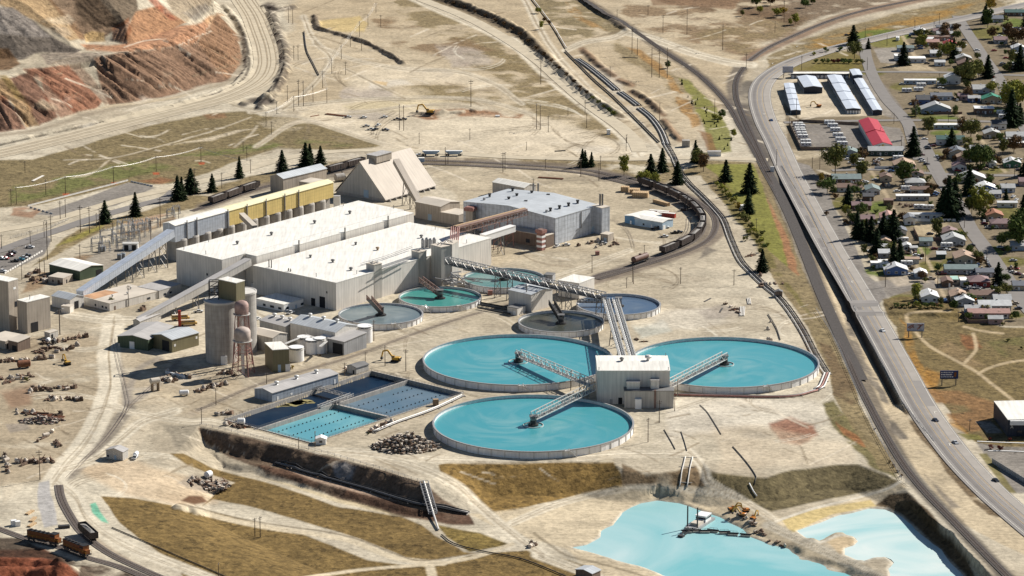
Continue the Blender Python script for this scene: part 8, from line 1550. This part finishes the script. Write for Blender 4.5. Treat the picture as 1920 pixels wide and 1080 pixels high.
# crane booms, long timbers, lumber racks
for px, py, ex, ey, lab in ((515,362,523,305,"thin dark crane boom beside the grey roofed long building"),(644,335,638,310,"short dark crane mast left of the A frame"),(1281,395,1289,372,"slanted pale prop on the pole by the curved train")):
 b = T(px, py); o = thing("crane", lab, "crane", tuple(b)); h = (py - ey)*mpp(px, py)/.97; mb = MB(); dx = (ex - px)*mpp(px, py)
 for k_ in (-.4, .4): mb.bar((k_, 0, 0), (dx + k_*.3, 2, h), .22)
 for k in range(10): t_ = k/10; mb.bar((dx*t_ - .4, 2*t_, h*t_), (dx*(t_ + .1) + .4, 2*(t_ + .1), h*(t_ + .1)), .14)
 mb.build("boom", "dark_steel", o, world=False); mb = MB(); mb.box((0, 0, .9), (3.4, 2.6, 1.8)); mb.build("carriage", "dark_steel", o, world=False)
for i, (p, q, n_, w_, lab) in enumerate((((612,214),(655,219),5,.6,"stack of long rusty pipes on the upper dirt lot"),((582,219),(598,216),2,.4,"two rusty beams left of the pipe stack"),((1010,333),(1056,336),3,.7,"long brown beams on the yard behind the crusher hall"),((1040,284),(1060,283),2,.5,"low timbers by the gravel road"),((60,340),(80,330),3,.5,"three pale planks on the grass slope"),((1390,593),(1391,576),4,.6,"upright stack of pale pipes on bare ground"),((1404,571),(1402,560),3,.6,"upper short stack of pale pipes on bare ground"),((1349,586),(1354,578),2,.4,"pair of dark bent rails on bare ground"),((1320,566),(1332,560),2,.4,"short dark log on bare ground"),((45,772),(118,784),6,.6,"rusty beams in the left edge yard"),((1167,108),(1196,109),2,.4,"grey timbers by the upper railway"),((1228,160),(1275,200),1,.4,"half buried pipe near the green strip"),((1206,690),(1198,700),2,.3,"short rods by the pump building") )):
 if "half buried" in lab or "short rods" in lab: continue
 a, b = T(*p), T(*q); o = thing("pipe_stack" if i % 2 == 0 else "timber_pile", lab, "pipe stack", tuple(a)); d = (b - a).normalized(); s = Vector((-d.y, d.x, 0))
 for k in range(n_): mb = MB(); mb.tube([a + s*(k - n_/2)*w_*1.3 + Vector((0, 0, w_*.5 + (k % 2)*.1)), b + s*(k - n_/2)*w_*1.3 + Vector((0, 0, w_*.5 + (k % 2)*.1))], w_*.5, 7); mb.build("pipe", "rust" if i in (0, 1, 2, 9) else "pale_concrete" if i in (4, 5, 6) else "dark_steel", o)
# row of white blocks and drums beside the silos
for k in range(10):
 x, y = 312 + k*3.7, 700 + k*.9; b = T(x, y); o = thing("concrete_block", None, "concrete block", tuple(b), .3); mb = MB(); mb.box((0, 0, .6), (.9, 2.2, 1.2), taper=.85); mb.build("block", "white_paint", o, world=False); mb = MB(); mb.bar((0, -.4, 1.2), (0, .4, 1.35), .12); mb.build("lifting_eye", "steel", o, world=False); later(o, "white concrete block in the short row", "concrete block", "white blocks by the silos")
# street lamps by the offices
for x, t_, b_ in ((113,580,628),(533,582,600),(1540,283,300),(1650,240,262)):
 q = T(x, b_); h = (b_ - t_)*mpp(x, b_)/.97; o = thing("street_lamp", None, "street lamp", tuple(q)); mb = MB(); mb.tube([(0, 0, 0), (0, 0, h)], .13, 8); mb.build("post", "steel", o, world=False); mb = MB(); mb.bar((0, 0, h), (1.6, 0, h + .3), .12); mb.build("arm", "steel", o, world=False); mb = MB(); mb.box((1.8, 0, h + .3), (.9, .4, .2)); mb.build("lamp_head", "white_paint", o, world=False); later(o, "grey street lamp on a slim post", "street lamp", "street lamps")
# ================================================================ labels: what it looks like, where it stands, and its order there
ZONES = [(60,270,"by the haul road at left"),(320,150,"below the waste dump"),(250,290,"on the grass above the lots"),(70,360,"left of the empty lot"),(180,380,"by the empty lot"),(40,480,"in the left car park"),(120,440,"along the road at left"),(240,445,"at the substation"),(80,510,"by the dark green shop"),(340,370,"on the verge behind the bins"),(440,360,"behind the bins"),(450,290,"on the green slope"),(540,300,"behind the grey long building"),(550,60,"by the top haul bend"),(560,170,"by the lower haul bend"),(650,60,"on the tan cutting"),(620,150,"on the bare hill"),(700,230,"on the upper dirt lot"),(880,200,"right of the earth heap"),(650,320,"left of the A frame"),(830,300,"behind the A frame"),(960,310,"on the track behind the plant"),(930,30,"on the brown bank, top end"),(1030,110,"on the brown bank, middle"),(1120,190,"on the brown bank, lower end"),(1010,220,"beside the upper dirt road"),(1100,310,"near the rail junction"),(1200,90,"by the upper railway"),(1240,140,"by the orange gully"),(1330,50,"in the top scrub"),(1440,20,"in the shrubs at top"),(1330,220,"on the green strip"),(1230,320,"left of the gate"),(1310,305,"by the gate"),(1360,350,"at the top of the lawn"),(1400,390,"on the lawn middle"),(1420,450,"at the lawn foot"),(1280,390,"on the curve, upper part"),(1310,440,"on the curve, right part"),(1220,450,"inside the railway loop"),(1110,470,"below the crusher hall"),(1260,530,"on the ground right of the thickeners"),(1390,560,"beside the snaking pipelines"),(1050,470,"by the crusher annex"),(700,630,"by the grey thickener"),(650,680,"above the basins"),(740,680,"near the yellow excavator"),(580,830,"below the basins"),(430,790,"left of the basins"),(720,800,"on the basin bank"),(600,660,"at the concentrate works"),(480,600,"behind the silos"),(110,620,"by the left tower"),(130,640,"in the top scrap row"),(50,680,"in the second scrap row"),(40,710,"round the olive shrub yard"),(110,740,"in the long scrap row"),(70,780,"in the beam yard"),(320,710,"left of the silos"),(400,730,"below the silos"),(80,870,"at the lower left yard"),(390,905,"on the dry field scrap patch"),(480,990,"on the dry field"),(1230,790,"below the pump building"),(1320,1000,"on the tailings pond"),(1400,970,"by the dredge"),(1450,1015,"on the dike"),(1640,620,"on the highway bend"),(1755,790,"on the highway middle"),(1867,900,"on the highway bottom"),(1446,230,"on the highway top"),(1580,110,"on the hedge lot"),(1550,180,"at the storage units"),(1500,255,"in the left trailer row"),(1565,250,"in the right trailer row"),(1640,255,"by the red hall"),(1690,110,"by the white garages"),(1740,60,"behind the red roof"),(1780,85,"near the red roof"),(1820,90,"on the top street"),(1860,40,"at the top corner"),(1890,90,"by the top right street"),(1770,120,"below the grey gables"),(1820,150,"by the two storey gable"),(1720,165,"by the long white mobile"),(1740,200,"by the grey roof diagonal"),(1830,190,"left of the green roof"),(1870,190,"by the green roof"),(1860,225,"by the white barn roof"),(1900,230,"right of the barn"),(1790,250,"by the semi trailer"),(1860,260,"below the barn"),(1905,280,"at the right edge middle"),(1600,300,"below the trailer lot"),(1560,330,"by the big poplar"),(1660,295,"by the dark green hall"),(1700,320,"by the white fence"),(1740,290,"on the middle street"),(1590,360,"by the slate green roof"),(1640,370,"by the white garage shed"),(1665,345,"by the alley corner"),(1715,355,"above the long mobile"),(1710,385,"below the long mobile"),(1770,400,"by the giant spruces"),(1815,305,"by the pink tan gable"),(1860,315,"by the green gable"),(1830,345,"by the cream gable"),(1855,370,"by the blue gable"),(1895,380,"right of the lime tree"),(1840,400,"at the lime tree"),(1600,410,"on the highway frontage"),(1620,440,"by the frontage spruces"),(1665,420,"by the pink gable"),(1700,420,"by the white gable shed"),(1690,450,"by the white camper"),(1650,480,"in the spruce yard"),(1700,490,"by the tan trailers"),(1675,515,"by the blue house"),(1730,520,"by the pale blue shed"),(1740,460,"by the orange fence"),(1790,450,"by the corner gables"),(1780,470,"on the car yard"),(1810,495,"by the tan long roof"),(1855,495,"on the right street kerb"),(1865,415,"by the orange roof"),(1880,430,"by the mauve hip roof"),(1910,470,"by the right willow"),(1905,510,"at the right edge yard"),(1780,535,"by the mint roof"),(1835,535,"by the red house"),(1740,565,"by the white gable garage"),(1700,575,"on the vacant lot hedge"),(1800,565,"by the tan gable"),(1860,560,"by the cream long house"),(1865,590,"by the pink long house"),(1900,640,"on the vacant land"),(1800,610,"at the alley foot"),(1820,800,"by the brick store"),(1870,840,"at the store kerb"),(1680,880,"by the railway ditch"),(1560,20,"by the top railway")]
ORD = ["first","second","third","fourth","fifth","sixth","seventh","eighth","ninth","tenth","eleventh","twelfth","thirteenth","fourteenth","fifteenth","sixteenth","seventeenth","eighteenth","nineteenth","twentieth"]
from collections import defaultdict
bpy.context.view_layer.update()
buck = defaultdict(list); seen = defaultdict(int)
looks = defaultdict(list)
for o, look in DEFER:
 p = o.location; x, y = proj(p.x, p.y, p.z); looks[look].append((x, y, o))
for look, lst in looks.items():
 if len(lst) == 1 and len(look.split()) >= 6: lst[0][2]["label"] = look; continue
 zb = defaultdict(list)
 for x, y, o in lst:
  z = min(ZONES, key=lambda q: (q[0] - x)**2 + 3*(q[1] - y)**2)[2]; zb[z].append((x, y, o))
 for z, l2 in zb.items():
  if len(l2) == 1: l2[0][2]["label"] = f"{look} {z}"; continue
  sx_, sy_ = [a[0] for a in l2], [a[1] for a in l2]; hz = max(sx_) - min(sx_) > 1.2*(max(sy_) - min(sy_)); l2 = sorted(l2, key=lambda q: q[0] if hz else q[1])
  for i, (x, y, o) in enumerate(l2):
   od = ("leftmost" if hz else "topmost") if i == 0 else ("rightmost" if hz else "bottommost") if i == len(l2) - 1 else f"{ORD[i] if i < 20 else str(i + 1) + 'th'} from the {'left' if hz else 'top'}"
   o["label"] = f"{look} {z}, {od}" + ("" if 'from' in od else f" of {len(l2)}")
for pt in list(PROTO.values()) + list(TREES.values()) + SCR:
 if "fresh" in pt:
  for ch in list(pt.children): bpy.data.objects.remove(ch)
  bpy.data.objects.remove(pt)
